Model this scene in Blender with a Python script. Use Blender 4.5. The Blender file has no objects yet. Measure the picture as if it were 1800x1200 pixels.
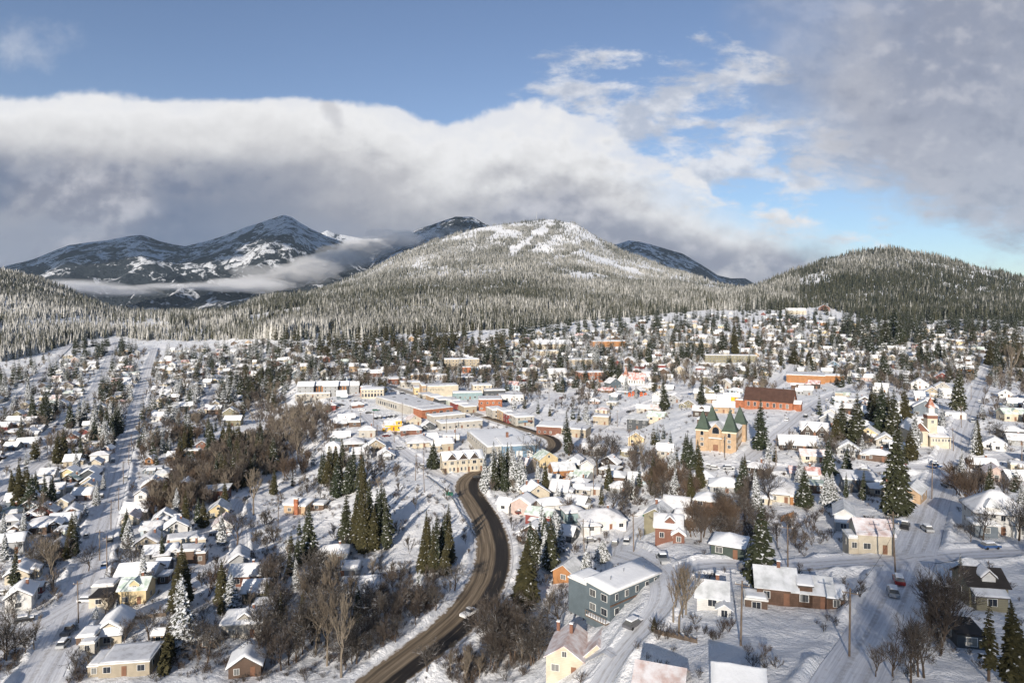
import bpy, bmesh, math, random
import numpy as np
R = math.radians
sc = bpy.context.scene
COL = sc.collection
random.seed(7)
rng = np.random.default_rng(11)

# ---------------------------------------------------------------- camera
FPX, CX, HY, CAMZ = 1200.0, 900.0, 520.0, 80.0     # focal length, centre, horizon (pixels of the 1800 wide photo), eye height
cd = bpy.data.cameras.new('camera')
cam = bpy.data.objects.new('camera', cd)
COL.objects.link(cam)
cam.location = (0, 0, CAMZ)
cam.rotation_euler = (R(90), 0, 0)
cd.sensor_width = 36.0
cd.lens = 24.0
cd.shift_y = -(600.0 - HY) / 1800.0
cd.clip_start = 1.0
cd.clip_end = 60000.0
sc.camera = cam

# ---------------------------------------------------------------- light and exposure
SUN_EL, SUN_AZ = 18.5, 195.0                      # azimuth clockwise from +Y: behind the camera and a little to its left
SKY_STRENGTH, EXPOSURE = 0.10, 0.52
sc.view_settings.view_transform = 'Standard'
sc.view_settings.look = 'None'
sc.view_settings.exposure = EXPOSURE
sc.view_settings.gamma = 1.0
sc.cycles.use_denoising = True
sc.cycles.max_bounces = 6
sc.cycles.diffuse_bounces = 3
sc.cycles.glossy_bounces = 2
sc.cycles.transmission_bounces = 2
sc.cycles.transparent_max_bounces = 6
sc.cycles.volume_bounces = 1
sc.cycles.caustics_reflective = False
sc.cycles.caustics_refractive = False
sl = bpy.data.lights.new('sun', 'SUN')
sl.energy = 4.6
sl.angle = R(0.5)
sl.color = (1.0, 0.905, 0.78)
so = bpy.data.objects.new('sun', sl)
COL.objects.link(so)
from mathutils import Vector, Matrix
SUN_DIR = Vector((math.sin(R(SUN_AZ)) * math.cos(R(SUN_EL)), math.cos(R(SUN_AZ)) * math.cos(R(SUN_EL)), math.sin(R(SUN_EL))))
so.rotation_euler = SUN_DIR.to_track_quat('Z', 'Y').to_euler()
so.location = (0, -200, 400)


class NB:
    """small helper that wires shader nodes"""
    def __init__(self, nt):
        self.nt = nt
        nt.nodes.clear()

    def n(self, t, **kw):
        nd = self.nt.nodes.new(t)
        for k, v in kw.items():
            setattr(nd, k, v)
        return nd

    def put(self, sock, v):
        if v is None:
            return
        if hasattr(v, 'is_output'):
            self.nt.links.new(v, sock)
        elif isinstance(v, (tuple, list)) and sock.type == 'RGBA' and len(v) == 3:
            sock.default_value = (*v, 1.0)
        else:
            sock.default_value = v

    def m(self, op, a, b=None, c=None, clamp=False):
        nd = self.n('ShaderNodeMath', operation=op, use_clamp=clamp)
        for i, v in enumerate((a, b, c)):
            if v is not None:
                self.put(nd.inputs[i], v)
        return nd.outputs[0]

    def ss(self, v, lo, hi):
        nd = self.n('ShaderNodeMapRange', interpolation_type='SMOOTHSTEP')
        self.put(nd.inputs['Value'], v)
        self.put(nd.inputs['From Min'], lo)
        self.put(nd.inputs['From Max'], hi)
        return nd.outputs[0]

    def mix(self, f, a, b, blend='MIX'):
        nd = self.n('ShaderNodeMix', data_type='RGBA', blend_type=blend)
        self.put(nd.inputs[0], f)
        self.put(nd.inputs[6], a)
        self.put(nd.inputs[7], b)
        return nd.outputs[2]

    def noise(self, vec, scale, detail=4, rough=0.55, dist=0.0, dims='3D'):
        nd = self.n('ShaderNodeTexNoise', noise_dimensions=dims)
        if vec is not None:
            self.put(nd.inputs['Vector'], vec)
        nd.inputs['Scale'].default_value = scale
        nd.inputs['Detail'].default_value = detail
        nd.inputs['Roughness'].default_value = rough
        nd.inputs['Distortion'].default_value = dist
        return nd.outputs['Fac']

    def xyz(self, x, y, z):
        nd = self.n('ShaderNodeCombineXYZ')
        for i, v in enumerate((x, y, z)):
            self.put(nd.inputs[i], v)
        return nd.outputs[0]

    def curve(self, v, pts):
        """piecewise curve through pts given as (x, y), both 0..1"""
        nd = self.n('ShaderNodeFloatCurve')
        c = nd.mapping.curves[0]
        nd.mapping.use_clip = False
        c.points[0].location = pts[0]
        c.points[1].location = pts[-1]
        for p in pts[1:-1]:
            c.points.new(*p)
        nd.mapping.update()
        self.put(nd.inputs['Value'], v)
        return nd.outputs[0]

    def ramp(self, v, stops):
        nd = self.n('ShaderNodeValToRGB')
        e = nd.color_ramp.elements
        e[0].position, e[0].color = stops[0][0], (*stops[0][1], 1)
        e[1].position, e[1].color = stops[-1][0], (*stops[-1][1], 1)
        for p, c in stops[1:-1]:
            k = e.new(p)
            k.color = (*c, 1)
        self.put(nd.inputs[0], v)
        return nd.outputs[0]


# ---------------------------------------------------------------- sky: Nishita with clouds laid out by direction
def build_world():
    w = bpy.data.worlds.new('World')
    sc.world = w
    w.use_nodes = True
    b = NB(w.node_tree)
    tc = b.n('ShaderNodeTexCoord')
    sep = b.n('ShaderNodeSeparateXYZ')
    b.put(sep.inputs[0], tc.outputs['Generated'])
    dx, dy, dz = sep.outputs
    ay = b.m('MAXIMUM', b.m('ABSOLUTE', dy), 0.06)
    X = b.m('DIVIDE', dx, ay)                 # tangent of the bearing
    V = b.m('DIVIDE', dz, ay)                 # tangent of the height above the horizon
    P = b.xyz(X, V, 0.0)
    n1 = b.noise(P, 4.5, 11, 0.62, 0.0)          # billows
    n2 = b.noise(b.xyz(b.m('MULTIPLY', X, 1.0), b.m('MULTIPLY', V, 2.4), 3.0), 8.0, 10, 0.63, 0.15)
    n3 = b.noise(b.xyz(X, b.m('MULTIPLY', V, 1.6), 7.0), 1.9, 6, 0.5, 0.0)
    nb = b.noise(b.xyz(X, b.m('MULTIPLY', V, 1.3), 11.0), 9.0, 9, 0.6, 0.0)
    def relief(sc_, sx, seed, det=8):
        def one(ox, oy):
            v_ = b.xyz(b.m('MULTIPLY', b.m('ADD', X, ox), sx), b.m('SUBTRACT', V, oy), seed)
            f_ = b.noise(v_, sc_, 11, .60)
            vo = b.n('ShaderNodeTexVoronoi', feature='SMOOTH_F1', voronoi_dimensions='2D', normalize=True)
            b.put(vo.inputs['Vector'], v_)
            vo.inputs['Scale'].default_value = sc_ * 2.6
            vo.inputs['Detail'].default_value = 3.0
            vo.inputs['Roughness'].default_value = .55
            vo.inputs['Smoothness'].default_value = .35
            return b.m('ADD', b.m('MULTIPLY', f_, .72), b.m('MULTIPLY', b.m('SUBTRACT', 1.0, vo.outputs['Distance']), .28))
        a_ = one(0.0, 0.0)
        c_ = one(.007, .016)
        return b.m('SUBTRACT', a_, .06), b.m('SUBTRACT', c_, a_)
    nr, rl = relief(5.2, .75, 21.0)
    # normalised bearing for the curves
    s = b.m('MULTIPLY_ADD', X, 1.0 / 3.0, 0.5)

    def C(pts):
        return b.curve(s, [(min(max(((px - CX) / FPX) / 3.0 + 0.5, 0), 1), (HY - py) / FPX) for px, py in pts])
    top = C([(-900, 150), (-300, 158), (0, 160), (250, 166), (420, 167), (560, 170), (690, 184), (765, 214), (820, 200), (880, 178), (950, 172), (1000, 186),
             (1050, 215), (1120, 262), (1230, 310), (1320, 345), (1400, 358), (1480, 384), (1545, 412), (1610, 446), (1710, 520), (2700, 560)])
    thick = b.curve(s, [(0, .20), (.25, .19), (.42, .20), (.52, .24), (.58, .19), (.66, .10), (.70, .07), (1, .07)])
    rag = b.curve(s, [(0, .05), (.42, .055), (.52, .10), (.6, .16), (.7, .13), (1, .1)])
    edge = b.m('SUBTRACT', b.m('ADD', b.m('ADD', top, b.m('MULTIPLY', b.m('SUBTRACT', n1, 0.5), rag)), b.m('MULTIPLY', b.m('SUBTRACT', nr, 0.5), 0.085)), V)
    bank = b.m('MULTIPLY', b.ss(edge, -0.003, 0.010), b.m('SUBTRACT', 1.0, b.m('MULTIPLY', b.m('MULTIPLY', b.ss(X, .05, .38), b.ss(edge, .085, .0)), b.ss(n2, .62, .44))))
    t = b.m('DIVIDE', b.m('ADD', b.m('SUBTRACT', top, V), b.m('MULTIPLY', b.m('SUBTRACT', n3, 0.5), 0.11)), thick)
    t2 = b.m('ADD', t, b.m('MULTIPLY', b.m('SUBTRACT', nb, 0.5), 0.30))
    t2 = b.m('SUBTRACT', t2, b.m('MULTIPLY', rl, b.m('MULTIPLY_ADD', b.ss(s, .36, .58), 1.5, 1.0)))
    bankc = b.ramp(b.m('MULTIPLY', t2, 0.6), [(0.0, (.80, .81, .85)), (.10, (.88, .875, .88)), (.20, (.76, .755, .76)), (.34, (.53, .525, .55)), (.48, (.375, .38, .425)),
                                              (.66, (.31, .33, .40)), (1.0, (.30, .335, .42))])
    # dull billows under the bank
    puffm = b.m('MULTIPLY', b.ss(V, 0.24, 0.165), b.ss(t, 0.36, 0.60))
    pn, pr_ = relief(4.2, .8, 5.0)
    puff = b.m('MULTIPLY', b.ss(pn, 0.47, 0.54), puffm)
    bankc = b.mix(b.m('MULTIPLY', puff, 0.85), bankc, b.mix(b.ss(pr_, -.05, .09), (.25, .265, .335), (.60, .595, .64)))
    low = b.m('MULTIPLY', b.ss(b.noise(P, 2.3, 5, 0.5), 0.50, 0.62), b.m('MULTIPLY', puffm, b.ss(X, -0.1, -0.55)))
    bankc = b.mix(b.m('MULTIPLY', low, 0.75), bankc, (.12, .165, .27))
    tu = b.m('ADD', b.m('POWER', b.m('DIVIDE', b.m('ADD', X, 0.222), 0.045), 2.0), b.m('POWER', b.m('DIVIDE', b.m('SUBTRACT', V, 0.205), 0.032), 2.0))
    tu2 = b.m('ADD', b.m('POWER', b.m('DIVIDE', b.m('ADD', b.m('ADD', X, 0.262), b.m('MULTIPLY', b.m('SUBTRACT', V, .26), .5)), 0.018), 2.0), b.m('POWER', b.m('DIVIDE', b.m('SUBTRACT', V, 0.262), 0.045), 2.0))
    tuft = b.m('MAXIMUM', b.ss(b.m('SUBTRACT', nb, b.m('MULTIPLY', tu, .16)), .38, .62), b.m('MULTIPLY', b.ss(b.m('SUBTRACT', nb, b.m('MULTIPLY', tu2, .16)), .36, .62), .7))
    bankc = b.mix(b.m('MULTIPLY', tuft, .8), bankc, (.47, .47, .51))
    # grey sheet at the right
    wob = b.m('MULTIPLY', b.m('SUBTRACT', n3, 0.5), 0.42)
    wob2 = b.m('MULTIPLY', b.m('SUBTRACT', n1, 0.5), 0.22)
    left = b.ss(b.m('ADD', b.m('ADD', X, wob), wob2), 0.30, 0.56)
    lowe = b.m('SUBTRACT', b.m('ADD', V, b.m('MULTIPLY', b.m('SUBTRACT', n2, 0.5), 0.20)), b.m('MULTIPLY_ADD', X, -0.33, 0.315))
    right = b.m('MULTIPLY', left, b.ss(lowe, -0.03, 0.045))
    rc = b.mix(b.ss(b.m('ADD', V, wob2), 0.12, 0.34), (.45, .45, .50), (.30, .325, .41))
    rc = b.mix(b.ss(n1, 0.42, 0.66), rc, (.43, .44, .50))
    rc = b.mix(b.m('MULTIPLY', b.ss(rl, .0, .10), .55), rc, (.62, .61, .65))
    rc = b.mix(b.m('MULTIPLY', b.ss(rl, .0, -.10), .5), rc, (.22, .24, .31))
    rimr = b.m('MULTIPLY', b.m('MULTIPLY', b.ss(lowe, 0.16, 0.02), b.ss(X, 0.72, 0.40)), b.ss(n2, .40, .6))
    rc = b.mix(b.m('MULTIPLY', rimr, 0.9), rc, (.74, .72, .73))
    # broken white wisps between the two
    g = b.m('ADD', b.m('POWER', b.m('DIVIDE', b.m('SUBTRACT', X, 0.27), 0.26), 2.0), b.m('POWER', b.m('DIVIDE', b.m('SUBTRACT', V, b.m('MULTIPLY_ADD', X, -0.30, 0.315)), 0.115), 2.0))
    wis = b.ss(b.m('SUBTRACT', b.m('ADD', b.m('MULTIPLY', n2, .6), b.m('MULTIPLY', nr, .4)), b.m('MULTIPLY', g, 0.085)), 0.42, 0.53)
    g2 = b.m('ADD', b.m('POWER', b.m('DIVIDE', b.m('SUBTRACT', X, 0.245), 0.06), 2.0), b.m('POWER', b.m('DIVIDE', b.m('SUBTRACT', V, 0.335), 0.016), 2.0))
    wis2 = b.ss(b.m('SUBTRACT', n2, b.m('MULTIPLY', g2, 0.12)), 0.36, 0.58)
    g3 = b.m('ADD', b.m('POWER', b.m('DIVIDE', b.m('ADD', X, 0.73), 0.09), 2.0), b.m('POWER', b.m('DIVIDE', b.m('SUBTRACT', V, 0.375), 0.04), 2.0))
    wis3 = b.m('MULTIPLY', b.ss(b.m('SUBTRACT', n1, b.m('MULTIPLY', g3, 0.10)), 0.40, 0.66), 0.5)
    wis = b.m('MAXIMUM', b.m('MAXIMUM', wis, wis2), wis3)
    wc = b.mix(b.ss(b.m('ADD', nb, b.m('MULTIPLY', rl, 2.0)), .32, .62), (.52, .55, .63), (.88, .87, .88))
    sky = b.n('ShaderNodeTexSky', sky_type='NISHITA', sun_disc=False)
    sky.sun_elevation = R(SUN_EL)
    sky.sun_rotation = R(SUN_AZ)
    sky.altitude = 1000.0
    sky.air_density = 1.0
    sky.dust_density = 0.3
    sky.ozone_density = 2.0
    k = 1.0 / (SKY_STRENGTH * 2 ** EXPOSURE)
    low_blue = b.mix(b.ss(V, 0.30, 0.02), (.80, .745, .785), (.58, .66, .78))
    skyc = b.mix(1.0, sky.outputs[0], low_blue, 'MULTIPLY')

    def lit(c):
        nd = b.n('ShaderNodeVectorMath', operation='SCALE')
        b.put(nd.inputs[0], c)
        nd.inputs['Scale'].default_value = k
        return nd.outputs[0]
    c = b.mix(b.m('MULTIPLY', wis, 0.85), skyc, lit(wc))
    c = b.mix(b.m('MULTIPLY', right, 0.93), c, lit(rc))
    c = b.mix(bank, c, lit(bankc))
    back = b.mix(1.0, sky.outputs[0], (.74, .76, .82), 'MULTIPLY')
    front = b.m('MULTIPLY', b.ss(dy, -0.02, 0.20), b.ss(V, 1.1, 0.6))
    c = b.mix(front, back, c)
    bg = b.n('ShaderNodeBackground')
    b.put(bg.inputs['Color'], c)
    bg.inputs['Strength'].default_value = SKY_STRENGTH
    out = b.n('ShaderNodeOutputWorld')
    b.nt.links.new(bg.outputs[0], out.inputs[0])
    w.cycles.sampling_method = 'MANUAL'
    w.cycles.sample_map_resolution = 512


build_world()

# ---------------------------------------------------------------- noise and terrain
def _hash(ix, iy, seed):
    h = (ix.astype(np.int64) * 374761393 + iy.astype(np.int64) * 668265263 + seed * 974634777) & 0x7fffffff
    h = ((h ^ (h >> 13)) * 1274126177) & 0x7fffffff
    return ((h ^ (h >> 16)) & 0xffff) / 65535.0


def vnoise(x, y, seed=0):
    x = np.asarray(x, float)
    y = np.asarray(y, float)
    ix, iy = np.floor(x), np.floor(y)
    fx, fy = x - ix, y - iy
    fx = fx * fx * (3 - 2 * fx)
    fy = fy * fy * (3 - 2 * fy)
    a, b_ = _hash(ix, iy, seed), _hash(ix + 1, iy, seed)
    c, d = _hash(ix, iy + 1, seed), _hash(ix + 1, iy + 1, seed)
    return (a + (b_ - a) * fx) * (1 - fy) + (c + (d - c) * fx) * fy - 0.5


def fbm(x, y, seed=0, oct=4, g=0.5):
    s, a = 0.0, 1.0
    for k in range(oct):
        s = s + a * vnoise(x, y, seed + k * 17)
        x, y, a = x * 2.03 + 5.1, y * 2.03 + 1.7, a * g
    return s


def S(t):
    t = np.clip(t, 0, 1)
    return t * t * (3 - 2 * t)


def U(px):
    return (px - CX) / FPX


ZC = ([0, 150, 250, 450, 600, 850, 1200, 1600, 2200, 5000, 30000], [0, 0, 0, 1, 5, 20, 36, 58, 75, 80, 80])
ZL = ([0, 150, 250, 350, 500, 700, 900, 1150, 1500, 2200, 5000, 30000], [-2, -2, -6, -10, -12, -8, 0, 12, 30, 18, -28, -28])
XB = ([0, 100, 220, 300, 480, 800, 1100, 1500, 30000], [-22, -25, -37, -75, -140, -290, -430, -560, -12000])
XR = ([0, 140, 200, 230, 300, 400, 700], [-2, 0, 15, 40, 48, 66, 120])
# ridges as seen from the drone: (px, py), distance of the ridge line, and where the slope starts
CENTRAL = ([100, 300, 430, 520, 640, 700, 760, 840, 905, 965, 1010, 1050, 1090, 1180, 1260, 1300, 1400, 1600, 2200],
           [575, 572, 556, 522, 482, 450, 424, 402, 392, 386, 391, 416, 440, 472, 497, 506, 528, 560, 575])
RIGHT = ([900, 1150, 1200, 1270, 1330, 1400, 1450, 1500, 1560, 1620, 1700, 1800, 1950, 2300],
         [575, 548, 530, 516, 502, 476, 456, 445, 441, 447, 466, 490, 510, 540])
LEFT = ([-500, -150, 0, 60, 130, 200, 300, 370, 430, 520],
        [428, 456, 478, 493, 520, 547, 566, 573, 580, 590])


def hill(u, Y, zt, prof, Yr, Y0, p, seed, amp):
    px = u * FPX + CX
    py = np.interp(px, prof[0], prof[1])
    zr = CAMZ + (HY - py) / FPX * Yr
    t = (Y - Y0) / (Yr - Y0)
    f = np.where(t < 1, S(np.clip(t, 0, 1) ** p * 0.5) * 2 * (1.0), 1 - 0.8 * np.clip(t - 1, 0, 1.1) ** 2)
    f = np.where(t <= 0, 0, f)
    rise = np.maximum(zr - zt, 0)
    lump = 1 + amp * fbm(u * Y / 420.0, Y / 420.0, seed, 4) * np.clip(1.3 - np.abs(t - 0.5) * 2, 0, 1)
    return zt + rise * f * lump


def H0(x, Y):
    x, Y = np.asarray(x, float), np.asarray(Y, float)
    Ys = np.maximum(Y, 30.0)
    u = x / Ys
    zc = np.interp(Ys, *ZC)
    zl = np.interp(Ys, *ZL)
    xb = np.interp(Ys, *XB)
    wid = np.interp(Ys, [100, 500, 1500], [34, 50, 220])
    wl = S((xb - x) / wid + 0.5)
    z = zc + (zl - zc) * wl
    xr = np.interp(Ys, *XR)
    z = z + 14.0 * S((x - xr) / 38.0) * (1 - S((Ys - 330) / 330.0))
    z = z + .085 * np.clip(235 - Ys, 0, 160) * S((x - xr + 6) / 30.0)
    px = u * FPX + CX
    Yrc = np.interp(px, [300, 430, 640, 965, 1180, 1300, 1500], [2300, 2700, 3700, 4700, 3900, 3200, 2800])
    Y0c = np.interp(px, [300, 430, 560, 700, 900, 1150, 1300], [1350, 1150, 1150, 1350, 1500, 1700, 1750])
    zz = hill(u, Ys, z, CENTRAL, Yrc, Y0c, 0.95, 3, 0.16)
    zz = np.maximum(zz, hill(u, Ys, z, RIGHT, 2600.0, np.interp(px, [1150, 1400, 1800], [1900, 1560, 1500]), 0.95, 5, 0.12))
    zz = np.maximum(zz, hill(u, Ys, z, LEFT, 2100.0, np.interp(px, [-200, 0, 200, 400], [700, 820, 1080, 1400]), 1.0, 9, 0.10))
    return zz


def _hit(d, Yg):
    hit = d <= 0
    n = d.shape[1]
    k = np.maximum(np.where(hit.any(1), hit.argmax(1), n - 1), 1)
    i = np.arange(len(d))
    d0, d1 = d[i, k - 1], d[i, k]
    w = np.clip(d0 / np.where(np.abs(d0 - d1) < 1e-9, 1, d0 - d1), 0, 1)
    return Yg[i, k - 1] + (Yg[i, k] - Yg[i, k - 1]) * w


_YC = np.exp(np.linspace(math.log(70.0), math.log(7000.0), 220))


def cast(px, py, H):
    """ground points seen at the photo's pixels"""
    px, py = np.atleast_1d(np.asarray(px, float)), np.atleast_1d(np.asarray(py, float))
    u, v = U(px)[:, None], ((py - HY) / FPX)[:, None]
    Yy = np.broadcast_to(_YC, (len(px), len(_YC)))
    Y1 = _hit(CAMZ - v * Yy - H0(u * Yy, Yy), Yy)
    Yy = Y1[:, None] * np.linspace(.94, 1.06, 25)[None, :]
    Yh = _hit(CAMZ - v * Yy - H(u * Yy, Yy), Yy)
    xh = U(px) * Yh
    return xh, Yh, H(xh, Yh)


def smooth_line(pts, n=3):
    p = np.array(pts, float)
    for _ in range(n):
        q = np.empty((2 * len(p) - 2, 2))
        q[0::2] = 0.75 * p[:-1] + 0.25 * p[1:]
        q[1::2] = 0.25 * p[:-1] + 0.75 * p[1:]
        p = np.vstack([p[:1], q, p[-1:]])
    return p


# name, width in metres, kind, photo pixels along the centre line
STREETS = [
    ('highway', 12.0, 'asphalt', [(600, 1290), (655, 1210), (722, 1160), (795, 1105), (838, 1060), (864, 1010), (869, 962), (857, 918), (834, 882), (819, 858), (826, 840), (850, 827), (890, 817), (930, 806), (962, 797), (978, 785), (972, 772), (950, 764), (920, 754), (880, 742), (845, 731)]),
    ('street', 6.0, 'slush', [(845, 731), (815, 722), (786, 711), (740, 697), (700, 684), (660, 670), (625, 657), (590, 648), (555, 640), (520, 631), (490, 617), (470, 603), (455, 592)]),
    ('street', 9.0, 'snow', [(20, 1290), (70, 1190), (110, 1125), (143, 1050), (158, 1000), (175, 940), (198, 870), (212, 815), (228, 760), (243, 710), (256, 665), (266, 630), (272, 612)]),
    ('street', 6.0, 'snow', [(-40, 1165), (30, 1120), (90, 1085), (140, 1055)]),
    ('street', 9.0, 'snow', [(-40, 850), (40, 805), (80, 775), (115, 745), (150, 712), (172, 680), (187, 645), (197, 618), (205, 598)]),
    ('street', 7.0, 'snow', [(-30, 760), (10, 725), (45, 690), (75, 655), (105, 625), (130, 600)]),
    ('street', 7.0, 'snow', [(-40, 905), (10, 860), (50, 832), (85, 805), (130, 785)]),
    ('street', 7.0, 'snow', [(225, 770), (290, 745), (340, 725), (370, 705), (385, 680)]),
    ('street', 7.0, 'snow', [(812, 852), (775, 835), (735, 812), (700, 786), (672, 762), (655, 742), (640, 728)]),
    ('street', 4.0, 'snow', [(415, 1000), (425, 960), (420, 920), (412, 890), (440, 868), (490, 850)]),
    ('street', 9.0, 'snow', [(1440, 1300), (1500, 1190), (1548, 1110), (1583, 1030), (1608, 970), (1632, 905), (1655, 845), (1672, 800), (1690, 755), (1705, 715), (1722, 680), (1735, 650), (1742, 625)]),
    ('street', 7.0, 'snow', [(1600, 985), (1690, 975), (1760, 972), (1860, 968)]),
    ('street', 7.0, 'snow', [(1215, 826), (1290, 820), (1380, 824), (1480, 828), (1580, 824), (1655, 818), (1740, 806), (1860, 796)]),
    ('street', 8.0, 'snow', [(1310, 808), (1345, 782), (1385, 750), (1430, 712), (1475, 690), (1540, 668), (1600, 655)]),
    ('street', 6.0, 'snow', [(1085, 990), (1085, 960), (1110, 930), (1150, 898), (1190, 868), (1225, 838), (1240, 820)]),
    ('street', 6.0, 'snow', [(1040, 1230), (1085, 1150), (1130, 1105), (1170, 1055), (1168, 1010), (1130, 985), (1085, 972)]),
    ('street', 7.0, 'snow', [(1168, 1010), (1260, 990), (1340, 1000), (1450, 990), (1560, 985), (1610, 975)]),
    ('street', 7.0, 'snow', [(975, 790), (1020, 770), (1062, 748), (1090, 728), (1130, 712), (1165, 698), (1230, 690)]),
    ('street', 8.0, 'snow', [(905, 740), (930, 722), (965, 705), (1000, 695), (1040, 686)]),
    ('street', 6.0, 'snow', [(1340, 690), (1380, 668), (1395, 645), (1405, 620)]),
    ('street', 6.0, 'snow', [(640, 728), (680, 742), (730, 738), (790, 752), (840, 742)]),
]
SW = []                                             # world polylines
for nm, wd, kd, pp in STREETS:
    q = smooth_line(pp, 2)
    xs, ys, zs = cast(q[:, 0], q[:, 1], H0)
    ln = smooth_line(np.stack([xs, ys], 1), 1)
    out = [ln[0]]
    for a in ln[1:]:
        L = np.hypot(*(a - out[-1]))
        st = 2.5 if a[1] < 400 else 6.0
        if L > st:
            k = int(L // st)
            base = out[-1]
            for j in range(1, k + 1):
                out.append(base + (a - base) * (j / k))
    SW.append((nm, wd, kd, np.array(out)))

GX0, GX1, GY0, GY1, GS = -560.0, 620.0, 80.0, 1000.0, 1.5
_gx = np.arange(GX0, GX1, GS)
_gy = np.arange(GY0, GY1, GS)
_GXX, _GYY = np.meshgrid(_gx, _gy)
SDIST = np.full(_GXX.shape, 99.0)                   # distance past the street edge on a raster


def stamp(line, half):
    for a, b_ in zip(line[:-1], line[1:]):
        lo, hi = np.minimum(a, b_) - half - 14, np.maximum(a, b_) + half + 14
        i0, i1 = max(int((lo[0] - GX0) / GS), 0), min(int((hi[0] - GX0) / GS) + 1, len(_gx))
        j0, j1 = max(int((lo[1] - GY0) / GS), 0), min(int((hi[1] - GY0) / GS) + 1, len(_gy))
        if i1 <= i0 or j1 <= j0:
            continue
        xx, yy = _GXX[j0:j1, i0:i1], _GYY[j0:j1, i0:i1]
        d = b_ - a
        t = np.clip(((xx - a[0]) * d[0] + (yy - a[1]) * d[1]) / max((d ** 2).sum(), 1e-6), 0, 1)
        dd = np.hypot(xx - a[0] - t * d[0], yy - a[1] - t * d[1]) - half
        SDIST[j0:j1, i0:i1] = np.minimum(SDIST[j0:j1, i0:i1], dd)


for nm, wd, kd, ln in SW:
    stamp(ln, wd / 2)


def sdist(x, y):
    fx = np.clip((np.asarray(x, float) - GX0) / GS, 0, len(_gx) - 2)
    fy = np.clip((np.asarray(y, float) - GY0) / GS, 0, len(_gy) - 2)
    i, j = fx.astype(int), fy.astype(int)
    fx, fy = fx - i, fy - j
    return (SDIST[j, i] * (1 - fx) + SDIST[j, i + 1] * fx) * (1 - fy) + (SDIST[j + 1, i] * (1 - fx) + SDIST[j + 1, i + 1] * fx) * fy


def H(x, Y):
    """terrain with the snow's lumps, and the ploughed berms along the streets"""
    x, Y = np.asarray(x, float), np.asarray(Y, float)
    z = H0(x, Y)
    d = sdist(x, Y)
    off = S(d / 3.0)
    lump = 1.5 * fbm(x / 17.0, Y / 17.0, 21, 3) + 0.75 * fbm(x / 4.6, Y / 4.6, 31, 2) + 2.6 * fbm(x / 60.0, Y / 60.0, 51, 2)
    berm = 1.35 * np.exp(-((d - 1.4) / 1.15) ** 2) * (0.65 + 1.1 * fbm(x / 5.0, Y / 5.0, 41, 2))
    return z + lump * off * 0.8 + np.where(Y < 900, berm, 0)


# ---------------------------------------------------------------- materials
MATS = {}


def material(name, col, rough=0.8, var=0.0, vscale=1.0, bump=0.0, bscale=8.0, snow=0.0, sscale=0.6, spec=0.3, metal=0.0, band=None, tint2=None):
    """procedural surface: colour with blotches, bump, optional lying snow or siding lines"""
    if name in MATS:
        return MATS[name]
    m = bpy.data.materials.new(name)
    m.use_nodes = True
    b = NB(m.node_tree)
    tc = b.n('ShaderNodeTexCoord').outputs['Object']
    c = col
    if var:
        nz = b.noise(tc, vscale, 4, 0.6)
        dark = tuple(max(v * (1 - var), 0) for v in col)
        c = b.mix(b.ss(nz, 0.3, 0.7), dark, tint2 if tint2 else tuple(min(v * (1 + var * 0.5), .95) for v in col))
    if band:                                       # clapboard, battens or courses
        sp = b.n('ShaderNodeSeparateXYZ')
        b.put(sp.inputs[0], tc)
        fr = b.m('FRACT', b.m('MULTIPLY', sp.outputs[2], band))
        line = b.ss(fr, 0.0, 0.18)
        c = b.mix(line, tuple(v * 0.6 for v in col), c)
    if snow:
        ns = b.noise(tc, sscale, 5, 0.62)
        c = b.mix(b.m('MULTIPLY', b.ss(ns, 0.62 - snow * 0.55, 0.95 - snow * 0.45), .85), c, (.80, .81, .84))
    p = b.n('ShaderNodeBsdfPrincipled')
    b.put(p.inputs['Base Color'], c)
    p.inputs['Roughness'].default_value = rough
    p.inputs['Specular IOR Level'].default_value = spec
    p.inputs['Metallic'].default_value = metal
    if bump:
        bp = b.n('ShaderNodeBump')
        bp.inputs['Strength'].default_value = min(bump, 1.0)
        bp.inputs['Distance'].default_value = 0.12
        b.put(bp.inputs['Height'], b.noise(tc, bscale, 5, 0.6))
        b.put(p.inputs['Normal'], bp.outputs[0])
    o = b.n('ShaderNodeOutputMaterial')
    b.nt.links.new(p.outputs[0], o.inputs[0])
    MATS[name] = m
    return m


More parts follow.
